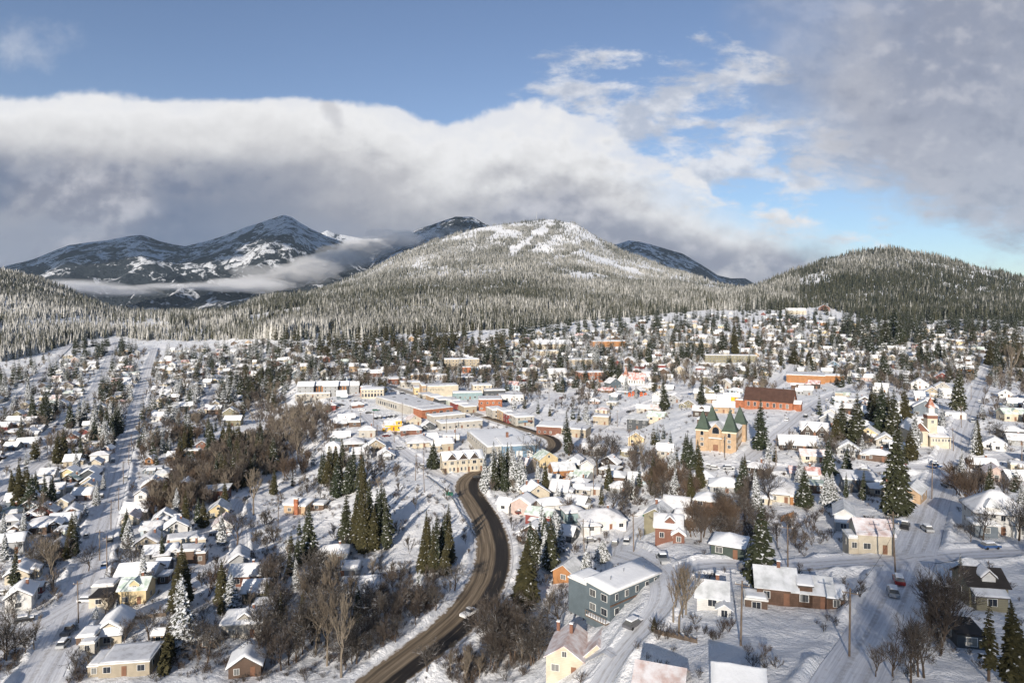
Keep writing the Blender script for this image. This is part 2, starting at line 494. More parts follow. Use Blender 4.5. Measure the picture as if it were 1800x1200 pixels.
def ground_material():
    m = bpy.data.materials.new('snow_ground')
    m.use_nodes = True
    b = NB(m.node_tree)
    tc = b.n('ShaderNodeTexCoord').outputs['Object']
    n1 = b.noise(tc, 0.05, 5, 0.6)
    n2 = b.noise(tc, 0.6, 6, 0.65)
    n3 = b.noise(tc, 0.22, 6, 0.7, 1.2)
    c = b.mix(b.ss(n1, .3, .7), (.80, .82, .86), (.90, .90, .91))
    tw = b.ss(n3, .60, .72)                        # stubble, twigs and footprints showing through
    c = b.mix(b.m('MULTIPLY', tw, 0.5), c, (.30, .26, .22))
    tw2 = b.m('MULTIPLY', b.ss(b.noise(tc, 1.7, 4, .7), .63, .72), b.ss(n1, .40, .62))
    c = b.mix(b.m('MULTIPLY', tw2, 0.5), c, (.20, .17, .14))
    p = b.n('ShaderNodeBsdfPrincipled')
    b.put(p.inputs['Base Color'], c)
    p.inputs['Roughness'].default_value = 0.65
    p.inputs['Specular IOR Level'].default_value = 0.25
    bp = b.n('ShaderNodeBump')
    bp.inputs['Strength'].default_value = 0.9
    bp.inputs['Distance'].default_value = 1.5
    b.put(bp.inputs['Height'], b.m('ADD', b.m('MULTIPLY', n2, 0.6), b.m('MULTIPLY', n3, 0.8)))
    b.put(p.inputs['Normal'], bp.outputs[0])
    o = b.n('ShaderNodeOutputMaterial')
    b.nt.links.new(p.outputs[0], o.inputs[0])
    return m


def road_material(asphalt):
    m = bpy.data.materials.new('sanded_asphalt' if asphalt else 'packed_snow')
    m.use_nodes = True
    b = NB(m.node_tree)
    uv = b.n('ShaderNodeUVMap').outputs[0]
    sp = b.n('ShaderNodeSeparateXYZ')
    b.put(sp.inputs[0], uv)
    a, l = sp.outputs[0], sp.outputs[1]            # across 0..1, metres along
    wob = b.m('MULTIPLY', b.m('SUBTRACT', b.noise(b.xyz(0.0, b.m('MULTIPLY', l, .03), 0.0), 1.0, 4, .6), 0.5), 0.10)
    a2 = b.m('ADD', a, wob)
    streak = b.noise(b.xyz(b.m('MULTIPLY', a2, 26.0), b.m('MULTIPLY', l, 0.06), 0.0), 1.0, 5, .65)
    fine = b.noise(b.xyz(b.m('MULTIPLY', a, 9.0), b.m('MULTIPLY', l, 0.7), 4.0), 1.0, 5, .6)
    if asphalt:
        c = b.mix(b.ss(streak, .3, .72), (.13, .10, .07), (.31, .245, .175))
        wet = b.m('MULTIPLY', b.ss(a2, .50, .58), b.ss(a2, .94, .86))
        wet = b.m('MULTIPLY', wet, b.ss(b.noise(b.xyz(b.m('MULTIPLY', a2, 8.0), b.m('MULTIPLY', l, .05), 9.0), 1.0, 4, .6), .22, .42))
        c = b.mix(b.m('MULTIPLY', wet, 0.92), c, (.016, .015, .016))
        lane = b.m('MULTIPLY', b.ss(a2, .15, .19), b.ss(a2, .25, .21))
        c = b.mix(b.m('MULTIPLY', lane, .55), c, (.05, .04, .033))
        lane2 = b.m('MULTIPLY', b.ss(a2, .36, .39), b.ss(a2, .45, .42))
        c = b.mix(b.m('MULTIPLY', lane2, .4), c, (.055, .045, .036))
        ed = b.m('MINIMUM', a, b.m('SUBTRACT', 1.0, a))
        ice = b.ss(b.m('ADD', ed, b.m('ADD', b.m('MULTIPLY', b.m('SUBTRACT', fine, .5), .30), b.m('MULTIPLY', wob, .5))), .085, .02)
        c = b.mix(ice, c, (.72, .71, .71))
        rough = b.m('SUBTRACT', 0.9, b.m('MULTIPLY', wet, 0.25))
    else:
        c = b.mix(b.ss(streak, .35, .66), (.60, .61, .65), (.80, .81, .84))
        c = b.mix(b.m('MULTIPLY', b.ss(fine, .50, .72), .40), c, (.42, .39, .36))
        trk = b.m('MULTIPLY', b.m('ADD', b.m('MULTIPLY', b.ss(a2, .26, .31), b.ss(a2, .40, .35)), b.m('MULTIPLY', b.ss(a2, .60, .65), b.ss(a2, .74, .69))), b.ss(fine, .28, .6))
        c = b.mix(b.m('MULTIPLY', trk, .55), c, (.36, .34, .33))
        rough = 0.75
    p = b.n('ShaderNodeBsdfPrincipled')
    b.put(p.inputs['Base Color'], c)
    b.put(p.inputs['Roughness'], rough)
    p.inputs['Specular IOR Level'].default_value = 0.12 if asphalt else 0.25
    bp = b.n('ShaderNodeBump')
    bp.inputs['Strength'].default_value = 0.35
    bp.inputs['Distance'].default_value = 0.15
    b.put(bp.inputs['Height'], b.m('ADD', streak, fine))
    b.put(p.inputs['Normal'], bp.outputs[0])
    o = b.n('ShaderNodeOutputMaterial')
    b.nt.links.new(p.outputs[0], o.inputs[0])
    return m


def far_mountain_material():
    m = bpy.data.materials.new('wooded_rock_and_snow')
    m.use_nodes = True
    b = NB(m.node_tree)
    tc = b.n('ShaderNodeTexCoord').outputs['Object']
    sp = b.n('ShaderNodeSeparateXYZ')
    b.put(sp.inputs[0], tc)
    big = b.noise(tc, 0.0035, 7, .62, .6)
    mid = b.noise(tc, 0.016, 8, .70, .4)
    fine = b.noise(tc, 0.05, 4, .7)
    alt = b.m('MULTIPLY_ADD', sp.outputs[2], 0.00012, -0.052)
    f = b.m('ADD', b.m('ADD', b.m('MULTIPLY', big, .50), b.m('MULTIPLY', mid, .50)), alt)
    sn = b.ss(f, .508, .545)
    sn = b.m('MULTIPLY', sn, b.ss(fine, .28, .48))
    wood = b.mix(b.ss(fine, .35, .7), (.014, .019, .024), (.055, .064, .074))
    c = b.mix(sn, wood, (.78, .80, .84))
    p = b.n('ShaderNodeBsdfPrincipled')
    b.put(p.inputs['Base Color'], c)
    p.inputs['Roughness'].default_value = 0.9
    p.inputs['Specular IOR Level'].default_value = 0.1
    bp = b.n('ShaderNodeBump')
    bp.inputs['Strength'].default_value = 0.8
    bp.inputs['Distance'].default_value = 70.0
    b.put(bp.inputs['Height'], b.m('ADD', mid, b.m('MULTIPLY', fine, .5)))
    b.put(p.inputs['Normal'], bp.outputs[0])
    o = b.n('ShaderNodeOutputMaterial')
    b.nt.links.new(p.outputs[0], o.inputs[0])
    return m


# ---------------------------------------------------------------- object helpers
def link(name, mesh, parent=None, **props):
    o = bpy.data.objects.new(name, mesh)
    COL.objects.link(o)
    if parent is not None:
        o.parent = parent
    for k, v in props.items():
        o[k] = v
    return o


def grid_mesh(name, XX, YY, ZZ, mat, smooth=True, uv=None):
    nr, nc = XX.shape
    co = np.stack([XX, YY, ZZ], -1).reshape(-1, 3).astype(np.float32)
    i = np.arange(nr * nc).reshape(nr, nc)
    q = np.stack([i[:-1, :-1], i[:-1, 1:], i[1:, 1:], i[1:, :-1]], -1).reshape(-1, 4)
    return big_mesh(name, co, q, [mat], smooth=smooth, uv=uv)


def big_mesh(name, co, quads, mats, idx=None, smooth=False, uv=None):
    me = bpy.data.meshes.new(name)
    k = quads.shape[1]
    me.vertices.add(len(co))
    me.vertices.foreach_set('co', np.asarray(co, np.float32).ravel())
    me.loops.add(quads.size)
    me.loops.foreach_set('vertex_index', quads.astype(np.int32).ravel())
    me.polygons.add(len(quads))
    me.polygons.foreach_set('loop_start', np.arange(0, quads.size, k, dtype=np.int32))
    if smooth:
        me.polygons.foreach_set('use_smooth', np.ones(len(quads), bool))
    for m in mats:
        me.materials.append(m)
    if idx is not None:
        me.polygons.foreach_set('material_index', np.asarray(idx, np.int32))
    if uv is not None:
        l = me.uv_layers.new(name='UVMap')
        l.data.foreach_set('uv', np.asarray(uv, np.float32)[quads.ravel()].ravel())
    me.update(calc_edges=True)
    return me


# ---------------------------------------------------------------- ground, roads, mountains
SNOW_GROUND = ground_material()
nu, ny = 1000, 860
uu = np.linspace(-1.15, 1.15, nu)
yy = np.exp(np.linspace(math.log(56.0), math.log(9000.0), ny))
UU, YG = np.meshgrid(uu, yy)
XG = UU * YG
ZG = H(XG, YG)
link('ground', grid_mesh('ground', XG, YG, ZG, SNOW_GROUND), kind='structure')

ROAD_M = {'asphalt': road_material(True), 'snow': road_material(False)}
ROAD_M['slush'] = material('grey_slush', (.33, .31, .29), .85, .35, .35, .3, 3)
for k, (nm, wd, kd, ln) in enumerate(SW):
    d = np.gradient(ln, axis=0)
    d /= np.maximum(np.linalg.norm(d, axis=1, keepdims=True), 1e-6)
    nrm = np.stack([d[:, 1], -d[:, 0]], 1)         # to the right of the direction of travel
    ac = np.linspace(-0.5, 0.5, 9)
    wv = wd * (np.interp(ln[:, 1], [260, 420], [1.0, .55]) if kd == 'asphalt' else np.ones(len(ln)))
    P = ln[:, None, :] + nrm[:, None, :] * (ac[None, :] * wv[:, None])[..., None]
    Z = H(P[..., 0], P[..., 1])
    Z = np.maximum(Z, H0(P[..., 0], P[..., 1])) + 0.10 + (0.004 * k) + (0.12 if kd == 'asphalt' else 0) + np.interp(ln[:, 1], [200, 900], [0, 0.5])[:, None]
    along = np.concatenate([[0], np.cumsum(np.linalg.norm(np.diff(ln, axis=0), axis=1))])
    UVv = np.stack([np.broadcast_to(ac + 0.5, Z.shape), np.broadcast_to(along[:, None], Z.shape)], -1).reshape(-1, 2)
    link(nm, grid_mesh(nm, P[..., 0], P[..., 1], Z, ROAD_M[kd], uv=UVv), kind='structure')

FARM = far_mountain_material()
FAR = [
    ('mountain', 7600.0, 3300.0, 10.0, 61, [(-300, 478), (-100, 476), (0, 470), (60, 455), (120, 431), (160, 425), (190, 422), (225, 415), (250, 413), (280, 424), (325, 433), (360, 425), (400, 412), (440, 397), (475, 386), (500, 378), (512, 381), (545, 402), (580, 417), (620, 432), (670, 470), (740, 510), (800, 530)]),
    ('mountain', 12000.0, 8600.0, 80.0, 71, [(430, 500), (520, 440), (550, 416), (575, 405), (592, 411), (640, 420), (680, 418), (720, 425), (800, 480), (850, 520)]),
    ('mountain', 6600.0, 4700.0, 200.0, 81, [(620, 500), (670, 440), (705, 420), (735, 402), (770, 391), (800, 381), (830, 381), (850, 392), (880, 400), (960, 440), (1050, 520)]),
    ('mountain', 8200.0, 5000.0, 60.0, 91, [(960, 500), (1040, 436), (1085, 429), (1105, 423), (1125, 425), (1160, 434), (1200, 446), (1235, 466), (1262, 484), (1285, 489), (1310, 489), (1330, 500), (1400, 520)]),
]
for nm, Yr, Y0, z0, seed, prof in FAR:
    pxs = np.linspace(prof[0][0], prof[-1][0], 620)
    pys = np.interp(pxs, [p[0] for p in prof], [p[1] for p in prof])
    ts = np.concatenate([np.linspace(0, 1, 130), np.linspace(1.03, 1.6, 20)])
    us = U(pxs)
    TT, UM = np.meshgrid(ts, us, indexing='ij')
    YM = Y0 + (Yr - Y0) * TT
    XM = UM * YM
    zr = CAMZ + (HY - pys) / FPX * Yr
    f = np.where(TT < 1, S(TT * 0.5) * 2 * 0.55 + TT * 0.45, 1 - (TT - 1) * 1.3)
    rid = 1 - np.abs(fbm(XM / 900.0, YM / 1500.0, seed, 5)) * 2.2
    nz = (rid - 0.6) * 0.30 * np.clip(1.0 - TT, 0, 1) * 2.0 * np.clip(TT * 4, 0, 1) + 0.012 * fbm(XM / 130.0, YM / 130.0, seed + 3, 4) * np.clip(TT * 2, 0, 1)
    ZM = z0 - 60 + (zr[None, :] - z0 + 60) * np.clip(f + nz, -0.2, 2)
    link(nm, grid_mesh(nm, XM, YM, ZM, FARM), kind='structure')

# ---------------------------------------------------------------- buildings
WALLC = {
    'white': (.74, .73, .70), 'cream': (.66, .58, .44), 'tan': (.46, .37, .24), 'yellow': (.70, .54, .26), 'orange': (.62, .27, .05),
    'brown': (.15, .085, .05), 'darkbrown': (.075, .052, .04), 'red': (.30, .045, .035), 'redbrown': (.24, .085, .045), 'grey': (.36, .37, .38),
    'darkgrey': (.085, .095, .105), 'bluegrey': (.17, .215, .26), 'slate': (.105, .15, .18), 'blue': (.15, .31, .47), 'paleblue': (.42, .53, .60), 'olive': (.26, .23, .13),
    'green': (.07, .10, .08), 'brick': (.40, .15, .075), 'pink': (.60, .40, .32), 'teal': (.20, .36, .37), 'palegreen': (.50, .56, .46),
    'stone': (.48, .44, .37), 'sand': (.62, .46, .27), 'bright': (.78, .40, .03), 'log': (.17, .085, .045),
}
WALLC = {k: tuple((.30 * (c[0] + c[1] + c[2]) / 3 + .70 * v) * .86 for v in c) for k, c in WALLC.items() if k not in ('bright', 'brick', 'orange')}
WALLC.update(bright=(.80, .40, .03), brick=(.33, .13, .07), orange=(.34, .165, .07), yellow=(.56, .45, .27), cream=(.52, .46, .36), white=(.60, .59, .57), sand=(.40, .285, .185), pink=(.46, .36, .32), teal=(.23, .31, .32))
SAY = {'bluegrey': 'blue-grey', 'slate': 'slate blue', 'paleblue': 'pale blue', 'darkbrown': 'dark brown', 'redbrown': 'red-brown', 'darkgrey': 'dark grey', 'palegreen': 'pale green', 'bright': 'bright yellow-orange', 'sand': 'sandy', 'log': 'log'}
ROOFC = {None: (.10, .09, .085), 'pink': (.52, .36, .32), 'dark': (.035, .03, .028), 'pale': (.55, .57, .58), 'green': (.30, .42, .32), 'brownroof': (.075, .04, .03), 'redroof': (.42, .15, .11), 'copper': (.050, .074, .056), 'rust': (.30, .12, .07)}


def wallmat(c):
    if c in ('brick', 'redbrick'):
        return material('wall_' + c, WALLC['brick'], .9, .30, .8, .3, 9)
    if c == 'sand':
        return material('wall_sand', WALLC['sand'], .9, .18, .7, .3, 9)
    if c == 'log':
        return material('wall_log', WALLC[c], .8, .35, .6, .3, 6, band=2.6)
    return material('wall_' + c, WALLC[c], .75, .16, .5, .15, 5, band=3.2)


def roofmat(c):
    if c is None:
        return material('roof_edge', ROOFC[None], .8, .2)
    sn = {'pink': .62, 'pale': .55, 'green': .62, 'redroof': .55, 'rust': .35}.get(c, 0.0)
    return material('roof_' + c, ROOFC[c], .7, .2, .5, .2, 6, snow=sn, sscale=.45)


M_SNOW = material('lying_snow', (.87, .88, .90), .6, .06, .25, .7, 1.4, spec=.25)
M_SNOW2 = material('patchy_snow', (.34, .33, .33), .7, .2, .6, .5, 2.0, snow=.86, sscale=.38)
M_TRIM = material('white_trim', (.72, .71, .68), .6, .08, 2)
M_GLASS = material('window_glass', (.03, .035, .045), .08, .3, .5, spec=.6)
_nt = M_GLASS.node_tree
_oi = _nt.nodes.new('ShaderNodeObjectInfo')
_mr = _nt.nodes.new('ShaderNodeValToRGB')
_mr.color_ramp.elements[0].color = (.018, .022, .03, 1)
_mr.color_ramp.elements[1].color = (.20, .20, .19, 1)
_mr.color_ramp.elements[0].position = .35
_nt.links.new(_oi.outputs['Random'], _mr.inputs[0])
_nt.links.new(_mr.outputs[0], _nt.nodes['Principled BSDF'].inputs['Base Color'])
M_DOOR = material('painted_door', (.20, .10, .06), .6, .2, 1.0)
M_BRICK = material('chimney_brick', (.20, .10, .07), .9, .3, 3)
M_WOOD = material('weathered_wood', (.17, .13, .10), .85, .35, 1.5, .3, 6)
M_METAL = material('grey_metal', (.30, .31, .32), .5, .1, 2, metal=.6)
M_BLACK = material('black_rubber', (.02, .02, .02), .8)


class MB:
    def __init__(self):
        self.v, self.f, self.i, self.mats = [], [], [], []

    def mi(self, m):
        if m not in self.mats:
            self.mats.append(m)
        return self.mats.index(m)

    def add(self, vs, fs, m):
        k = len(self.v)
        mi = self.mi(m)
        self.v += [tuple(p) for p in vs]
        for f in fs:
            self.f.append(tuple(a + k for a in f))
            self.i.append(mi)

    def box(self, c, s, m, rz=0.0):
        x, y, z = c
        a, b_, h = s[0] / 2, s[1] / 2, s[2] / 2
        ca, sa = math.cos(rz), math.sin(rz)
        vs = []
        for dz in (-h, h):
            for dx, dy in ((-a, -b_), (a, -b_), (a, b_), (-a, b_)):
                vs.append((x + dx * ca - dy * sa, y + dx * sa + dy * ca, z + dz))
        self.add(vs, [(3, 2, 1, 0), (4, 5, 6, 7), (0, 1, 5, 4), (1, 2, 6, 5), (2, 3, 7, 6), (3, 0, 4, 7)], m)

    def prism(self, prof, lo, hi, m, swap=False, off=(0, 0)):
        """profile of (across, up) points swept from lo to hi; the sweep runs along x, or along y when swap"""
        n = len(prof)
        vs = []
        for t in (lo, hi):
            for p, z in prof:
                vs.append((off[0] + (-p if swap else t), off[1] + (t if swap else p), z))
        fs = [tuple(range(n - 1, -1, -1)), tuple(range(n, 2 * n))]
        fs += [(k, (k + 1) % n, (k + 1) % n + n, k + n) for k in range(n)]
        self.add(vs, fs, m)

    def rod(self, p, q, r0, r1, m, n=6):
        p, q = Vector(p), Vector(q)
        d = (q - p).normalized()
        a = d.orthogonal().normalized()
        b_ = d.cross(a)
        vs = []
        for c, r in ((p, r0), (q, r1)):
            for k in range(n):
                t = 2 * math.pi * k / n
                vs.append(c + (a * math.cos(t) + b_ * math.sin(t)) * r)
        self.add(vs, [tuple(range(n - 1, -1, -1)), tuple(range(n, 2 * n))] + [(k, (k + 1) % n, (k + 1) % n + n, k + n) for k in range(n)], m)

    def mesh(self, name, smooth=False):
        me = bpy.data.meshes.new(name)
        me.from_pydata(self.v, [], self.f)
        for m in self.mats:
            me.materials.append(m)
        me.polygons.foreach_set('material_index', self.i)
        if smooth:
            me.polygons.foreach_set('use_smooth', [True] * len(self.f))
        me.update()
        return me


def block(x=0, y=0, w=8, d=8, h=3, roof='gx', rise=None, wall='white', rc=None, oh=.45, gable=None, ts=.30, z=0.0):
    return dict(x=x, y=y, w=w, d=d, h=h, roof=roof, rise=rise, wall=wall, rc=rc, oh=oh, gable=gable, ts=ts, z=z)


def block_wall(mb, b):
    x, y, w, d, h, z = b['x'], b['y'], b['w'], b['d'], b['h'], b['z']
    m = wallmat(b['wall'])
    lo = z - (2.6 if z == 0 else 0)
    if b['roof'] in ('gx', 'gy'):
        sw = b['roof'] == 'gy'
        W, L = (w, d) if sw else (d, w)
        rise = b['rise']
        mb.prism([(-W / 2, lo), (W / 2, lo), (W / 2, z + h), (0, z + h + rise), (-W / 2, z + h)], -L / 2, L / 2, m, sw, (x, y))
        if b['gable']:
            gm = wallmat(b['gable'])
            for s in (-1, 1):
                t = s * (L / 2 + .03)
                mb.prism([(-W / 2 * .98, z + h + .02), (W / 2 * .98, z + h + .02), (0, z + h + rise * .98)], min(t, t - s * .06), max(t, t - s * .06), gm, sw, (x, y))
    elif b['roof'] == 'shed':
        mb.prism([(-d / 2, lo), (d / 2, lo), (d / 2, z + h + b['rise']), (-d / 2, z + h)], -w / 2, w / 2, m, False, (x, y))
    else:
        mb.box((x, y, (lo + z + h) / 2), (w, d, z + h - lo), m)


def block_roof(b, mr, ms):
    """roof slab into mr, lying snow into ms (None where the roof is bare or thinly dusted)"""
    x, y, w, d, h, z, oh, ts = (b[k] for k in ('x', 'y', 'w', 'd', 'h', 'z', 'oh', 'ts'))
    rm = roofmat(b['rc'])
    full = b['rc'] is None
    if full and int(w * 97 + d * 31) % 5 < 2:
        rm = M_TRIM
    rise, t = b['rise'], .16
    M_SNOW = M_SNOW2 if int(w * 53 + d * 71 + h * 13) % 3 == 0 else globals()['M_SNOW']
    base = z + h
    if b['roof'] in ('gx', 'gy'):
        sw = b['roof'] == 'gy'
        W, L = (w, d) if sw else (d, w)
        p = rise / (W / 2)
        a = W / 2 + oh
        e, r = base - oh * p + .03, base + rise + .03
        L2 = L / 2 + oh
        mr.prism([(-a, e), (0, r), (a, e), (a, e + t), (0, r + t), (-a, e + t)], -L2, L2, rm, sw, (x, y))
        if full:
            e2, r2 = e + t + .015, r + t + .015
            a2 = a + .05
            q = min(.45, a * .3)
            for s, (l0, l1, k) in enumerate(((-L2 - .04, L2 + .04, 1.0),)):
                ms.prism([(-a2, e2), (0, r2 + .05 * p), (a2, e2), (a2 + .03, e2 + ts * .55), (a2 - q * .4, e2 + ts * .95 + q * .4 * p), (a * .25, r2 + ts - a * .25 * p + .02), (0, r2 + ts * .98),
                          (-a * .25, r2 + ts - a * .25 * p + .02), (-a2 + q * .4, e2 + ts * .95 + q * .4 * p), (-a2 - .03, e2 + ts * .55)], l0, l1, M_SNOW, sw, (x, y))
    elif b['roof'] == 'hip':
        a, c = w / 2 + oh, d / 2 + oh
        p = rise / min(w / 2, d / 2)
        e, r = base - oh * p + .03, base + rise + .03
        rl = max(abs(w - d) / 2, .02)
        rx, ry = (rl, 0) if w >= d else (0, rl)

        def hp(a, c, e, r, th, m, mb, grow=0.0):
            vs = [(x - a, y - c, e), (x + a, y - c, e), (x + a, y + c, e), (x - a, y + c, e)]
            g = grow
            vs += [(x - a - g, y - c - g, e + th * .6), (x + a + g, y - c - g, e + th * .6), (x + a + g, y + c + g, e + th * .6), (x - a - g, y + c + g, e + th * .6)]
            k = .9
            vs += [(x - a * k, y - c * k, e + th + (r - e) * .09), (x + a * k, y - c * k, e + th + (r - e) * .09), (x + a * k, y + c * k, e + th + (r - e) * .09), (x - a * k, y + c * k, e + th + (r - e) * .09)]
            vs += [(x - rx, y - ry, r + th), (x + rx, y + ry, r + th)]
            fs = [(3, 2, 1, 0)] + [(i, (i + 1) % 4, 4 + (i + 1) % 4, 4 + i) for i in range(4)] + [(4 + i, 4 + (i + 1) % 4, 8 + (i + 1) % 4, 8 + i) for i in range(4)]
            if w >= d:
                fs += [(8, 9, 13, 12), (9, 10, 13), (10, 11, 12, 13), (11, 8, 12)]
            else:
                fs += [(8, 9, 12), (9, 10, 13, 12), (10, 11, 13), (11, 8, 12, 13)]
            mb.add(vs, fs, m)
        hp(a, c, e, r, t, rm, mr)
        if full:
            hp(a + .03, c + .03, e + t + .02, r + t + .02 + .1 * p, ts, M_SNOW, ms, .04)
    elif b['roof'] == 'shed':
        p = rise / d
        c = d / 2 + oh
        e, r = base - oh * p + .03, base + rise + oh * p + .03
        mr.prism([(-c, e), (c, r), (c, r + t), (-c, e + t)], -w / 2 - oh, w / 2 + oh, rm, False, (x, y))
        if full:
            e2, r2 = e + t + .02, r + t + .02
            ms.prism([(-c, e2), (c, r2), (c + .02, r2 + ts * .7), (c - .3, r2 + ts), (-c + .3, e2 + ts), (-c - .03, e2 + ts * .6)], -w / 2 - oh - .03, w / 2 + oh + .03, M_SNOW, False, (x, y))
    elif b['roof'] == 'flat':
        mr.box((x, y, base + .15), (w + .3, d + .3, .3), rm if b['rc'] else M_TRIM)
        if full or b['rc'] == 'pale':
            ww, dd = w - .25, d - .25
            z0 = base + .302
            vs = [(x + sx * ww / 2, y + sy * dd / 2, z0) for sx, sy in ((-1, -1), (1, -1), (1, 1), (-1, 1))]
            vs += [(x + sx * (ww / 2 - .02), y + sy * (dd / 2 - .02), z0 + ts * .7) for sx, sy in ((-1, -1), (1, -1), (1, 1), (-1, 1))]
            vs += [(x + sx * (ww / 2 - .5), y + sy * (dd / 2 - .5), z0 + ts) for sx, sy in ((-1, -1), (1, -1), (1, 1), (-1, 1))]
            fs = [(3, 2, 1, 0), (8, 9, 10, 11)] + [(i, (i + 1) % 4, 4 + (i + 1) % 4, 4 + i) for i in range(4)] + [(4 + i, 4 + (i + 1) % 4, 8 + (i + 1) % 4, 8 + i) for i in range(4)]
            ms.add(vs, fs, M_SNOW)
    elif b['roof'] == 'spire':
        a = w / 2 + oh
        vs = [(x + sx * a, y + sy * a, base) for sx, sy in ((-1, -1), (1, -1), (1, 1), (-1, 1))]
        vs += [(x + sx * a, y + sy * a, base + .15) for sx, sy in ((-1, -1), (1, -1), (1, 1), (-1, 1))]
        k = .80
        vs += [(x + sx * a * k, y + sy * a * k, base + .15 + rise * .13) for sx, sy in ((-1, -1), (1, -1), (1, 1), (-1, 1))] + [(x, y, base + rise)]
        fs = [(3, 2, 1, 0)] + [(i, (i + 1) % 4, 4 + (i + 1) % 4, 4 + i) for i in range(4)] + [(4 + i, 4 + (i + 1) % 4, 8 + (i + 1) % 4, 8 + i) for i in range(4)] + [(8 + i, 8 + (i + 1) % 4, 12) for i in range(4)]
        mr.add(vs, fs, rm)


def add_window(root, cx, cy, z, face, w=1.1, h=1.3, level=2, arch=False, frame=None, parent_name='window'):
    """face: 0 front (-y), 1 right (+x), 2 back, 3 left; (cx, cy) on the wall plane"""
    rz = (0, math.pi / 2, math.pi, -math.pi / 2)[face]
    nx, ny = ((0, -1), (1, 0), (0, 1), (-1, 0))[face]
    fm = frame or M_TRIM
    f = MB()
    f.box((cx + nx * .02, cy + ny * .02, z), (w + .14, .10, h + .14), fm, rz)
    g = f if level < 2 else MB()
    if arch:
        ca, sa = math.cos(rz), math.sin(rz)
        pr = [(-w / 2, z - h / 2), (w / 2, z - h / 2), (w / 2, z + h / 2 - .1)] + [(w / 2 * math.cos(t), z + h / 2 - .1 + w / 2 * math.sin(t)) for t in (math.pi * .25, math.pi * .5, math.pi * .75)] + [(-w / 2, z + h / 2 - .1)]
        vs = []
        for o in (.0, .12):
            vs += [(cx + nx * o + p * ca, cy + ny * o + p * sa, q) for p, q in pr]
        n = len(pr)
        g.add(vs, [tuple(range(n)), tuple(range(2 * n - 1, n - 1, -1))] + [(k, k + n, (k + 1) % n + n, (k + 1) % n) for k in range(n)], M_GLASS)
    else:
        ca, sa = math.cos(rz), math.sin(rz)
        gw = w / 2 - .05
        for s in (-1, 1):
            t = s * w / 4
            g.box((cx + nx * .06 + t * ca, cy + ny * .06 + t * sa, z), (gw, .08, h), M_GLASS, rz)
    fo = link('window', f.mesh('window'), root)
    if level >= 2:
        link('pane', g.mesh('pane'), fo)


LAND = []           # (px, py, phrase) landmarks for the labels of other things
FOOT = []           # (x, y, radius) footprints
THINGS = []         # (root, px, py) everything placed by hand


def lumpy(me, loc):
    """break up the slab of snow so that it lies in soft drifts"""
    bm = bmesh.new()
    bm.from_mesh(me)
    ed = [e for e in bm.edges if e.calc_length() > 1.2]
    bmesh.ops.subdivide_edges(bm, edges=ed, cuts=5, use_grid_fill=True)
    bmesh.ops.triangulate(bm, faces=[f for f in bm.faces if len(f.verts) > 4])
    co = np.array([v.co for v in bm.verts])
    n1 = fbm(co[:, 0] * .55 + loc[0], co[:, 1] * .55 + loc[1], 3, 3)
    n2 = fbm(co[:, 0] * .8 + loc[1], co[:, 1] * .8 + loc[0] + co[:, 2], 8, 2)
    for v, a, b_ in zip(bm.verts, n1, n2):
        up = v.normal.z
        if up > .25:
            v.co.z += .20 * a
        elif abs(up) <= .25:
            v.co.x += v.normal.x * .16 * b_
            v.co.y += v.normal.y * .16 * b_
    bm.to_mesh(me)
    bm.free()
    me.polygons.foreach_set('use_smooth', [True] * len(me.polygons))
    return me


def building(name, label, cat, loc, yaw, blocks, group='buildings of the snowy town', level=2, windows=True, chim=(), extra=None):
    root = bpy.data.objects.new(name, None)
    COL.objects.link(root)
    root.location = loc
    root.rotation_euler = (0, 0, R(yaw))
    root['label'], root['category'], root['group'] = label, cat, group
    for b in blocks:
        if b['rise'] is None:
            b['rise'] = {'gx': .30 * b['d'], 'gy': .33 * b['w'], 'hip': .20 * min(b['w'], b['d']), 'shed': .13 * b['d']}.get(b['roof'], 0)
        mw, mr, ms = MB(), MB(), MB()
        block_wall(mw, b)
        block_roof(b, mr, ms)
        link('wall', mw.mesh('wall'), root)
        ro = link('roof', mr.mesh('roof'), root)
        if ms.v:
            link('roof_snow', lumpy(ms.mesh('roof_snow'), loc) if level >= 2 else ms.mesh('roof_snow'), ro)
        if windows and level and b.get('win', True):
            win_block(root, b, level)
    for cx, cy, cz in chim:
        c = MB()
        c.box((cx, cy, cz - .2), (.62, .62, 1.8), M_BRICK)
        c.box((cx, cy, cz + .78), (.72, .72, .16), M_SNOW)
        link('chimney', c.mesh('chimney'), root)
    r = max(max(abs(b['x']) + b['w'] / 2, abs(b['y']) + b['d'] / 2) for b in blocks)
    FOOT.append((loc[0], loc[1], r))
    return root


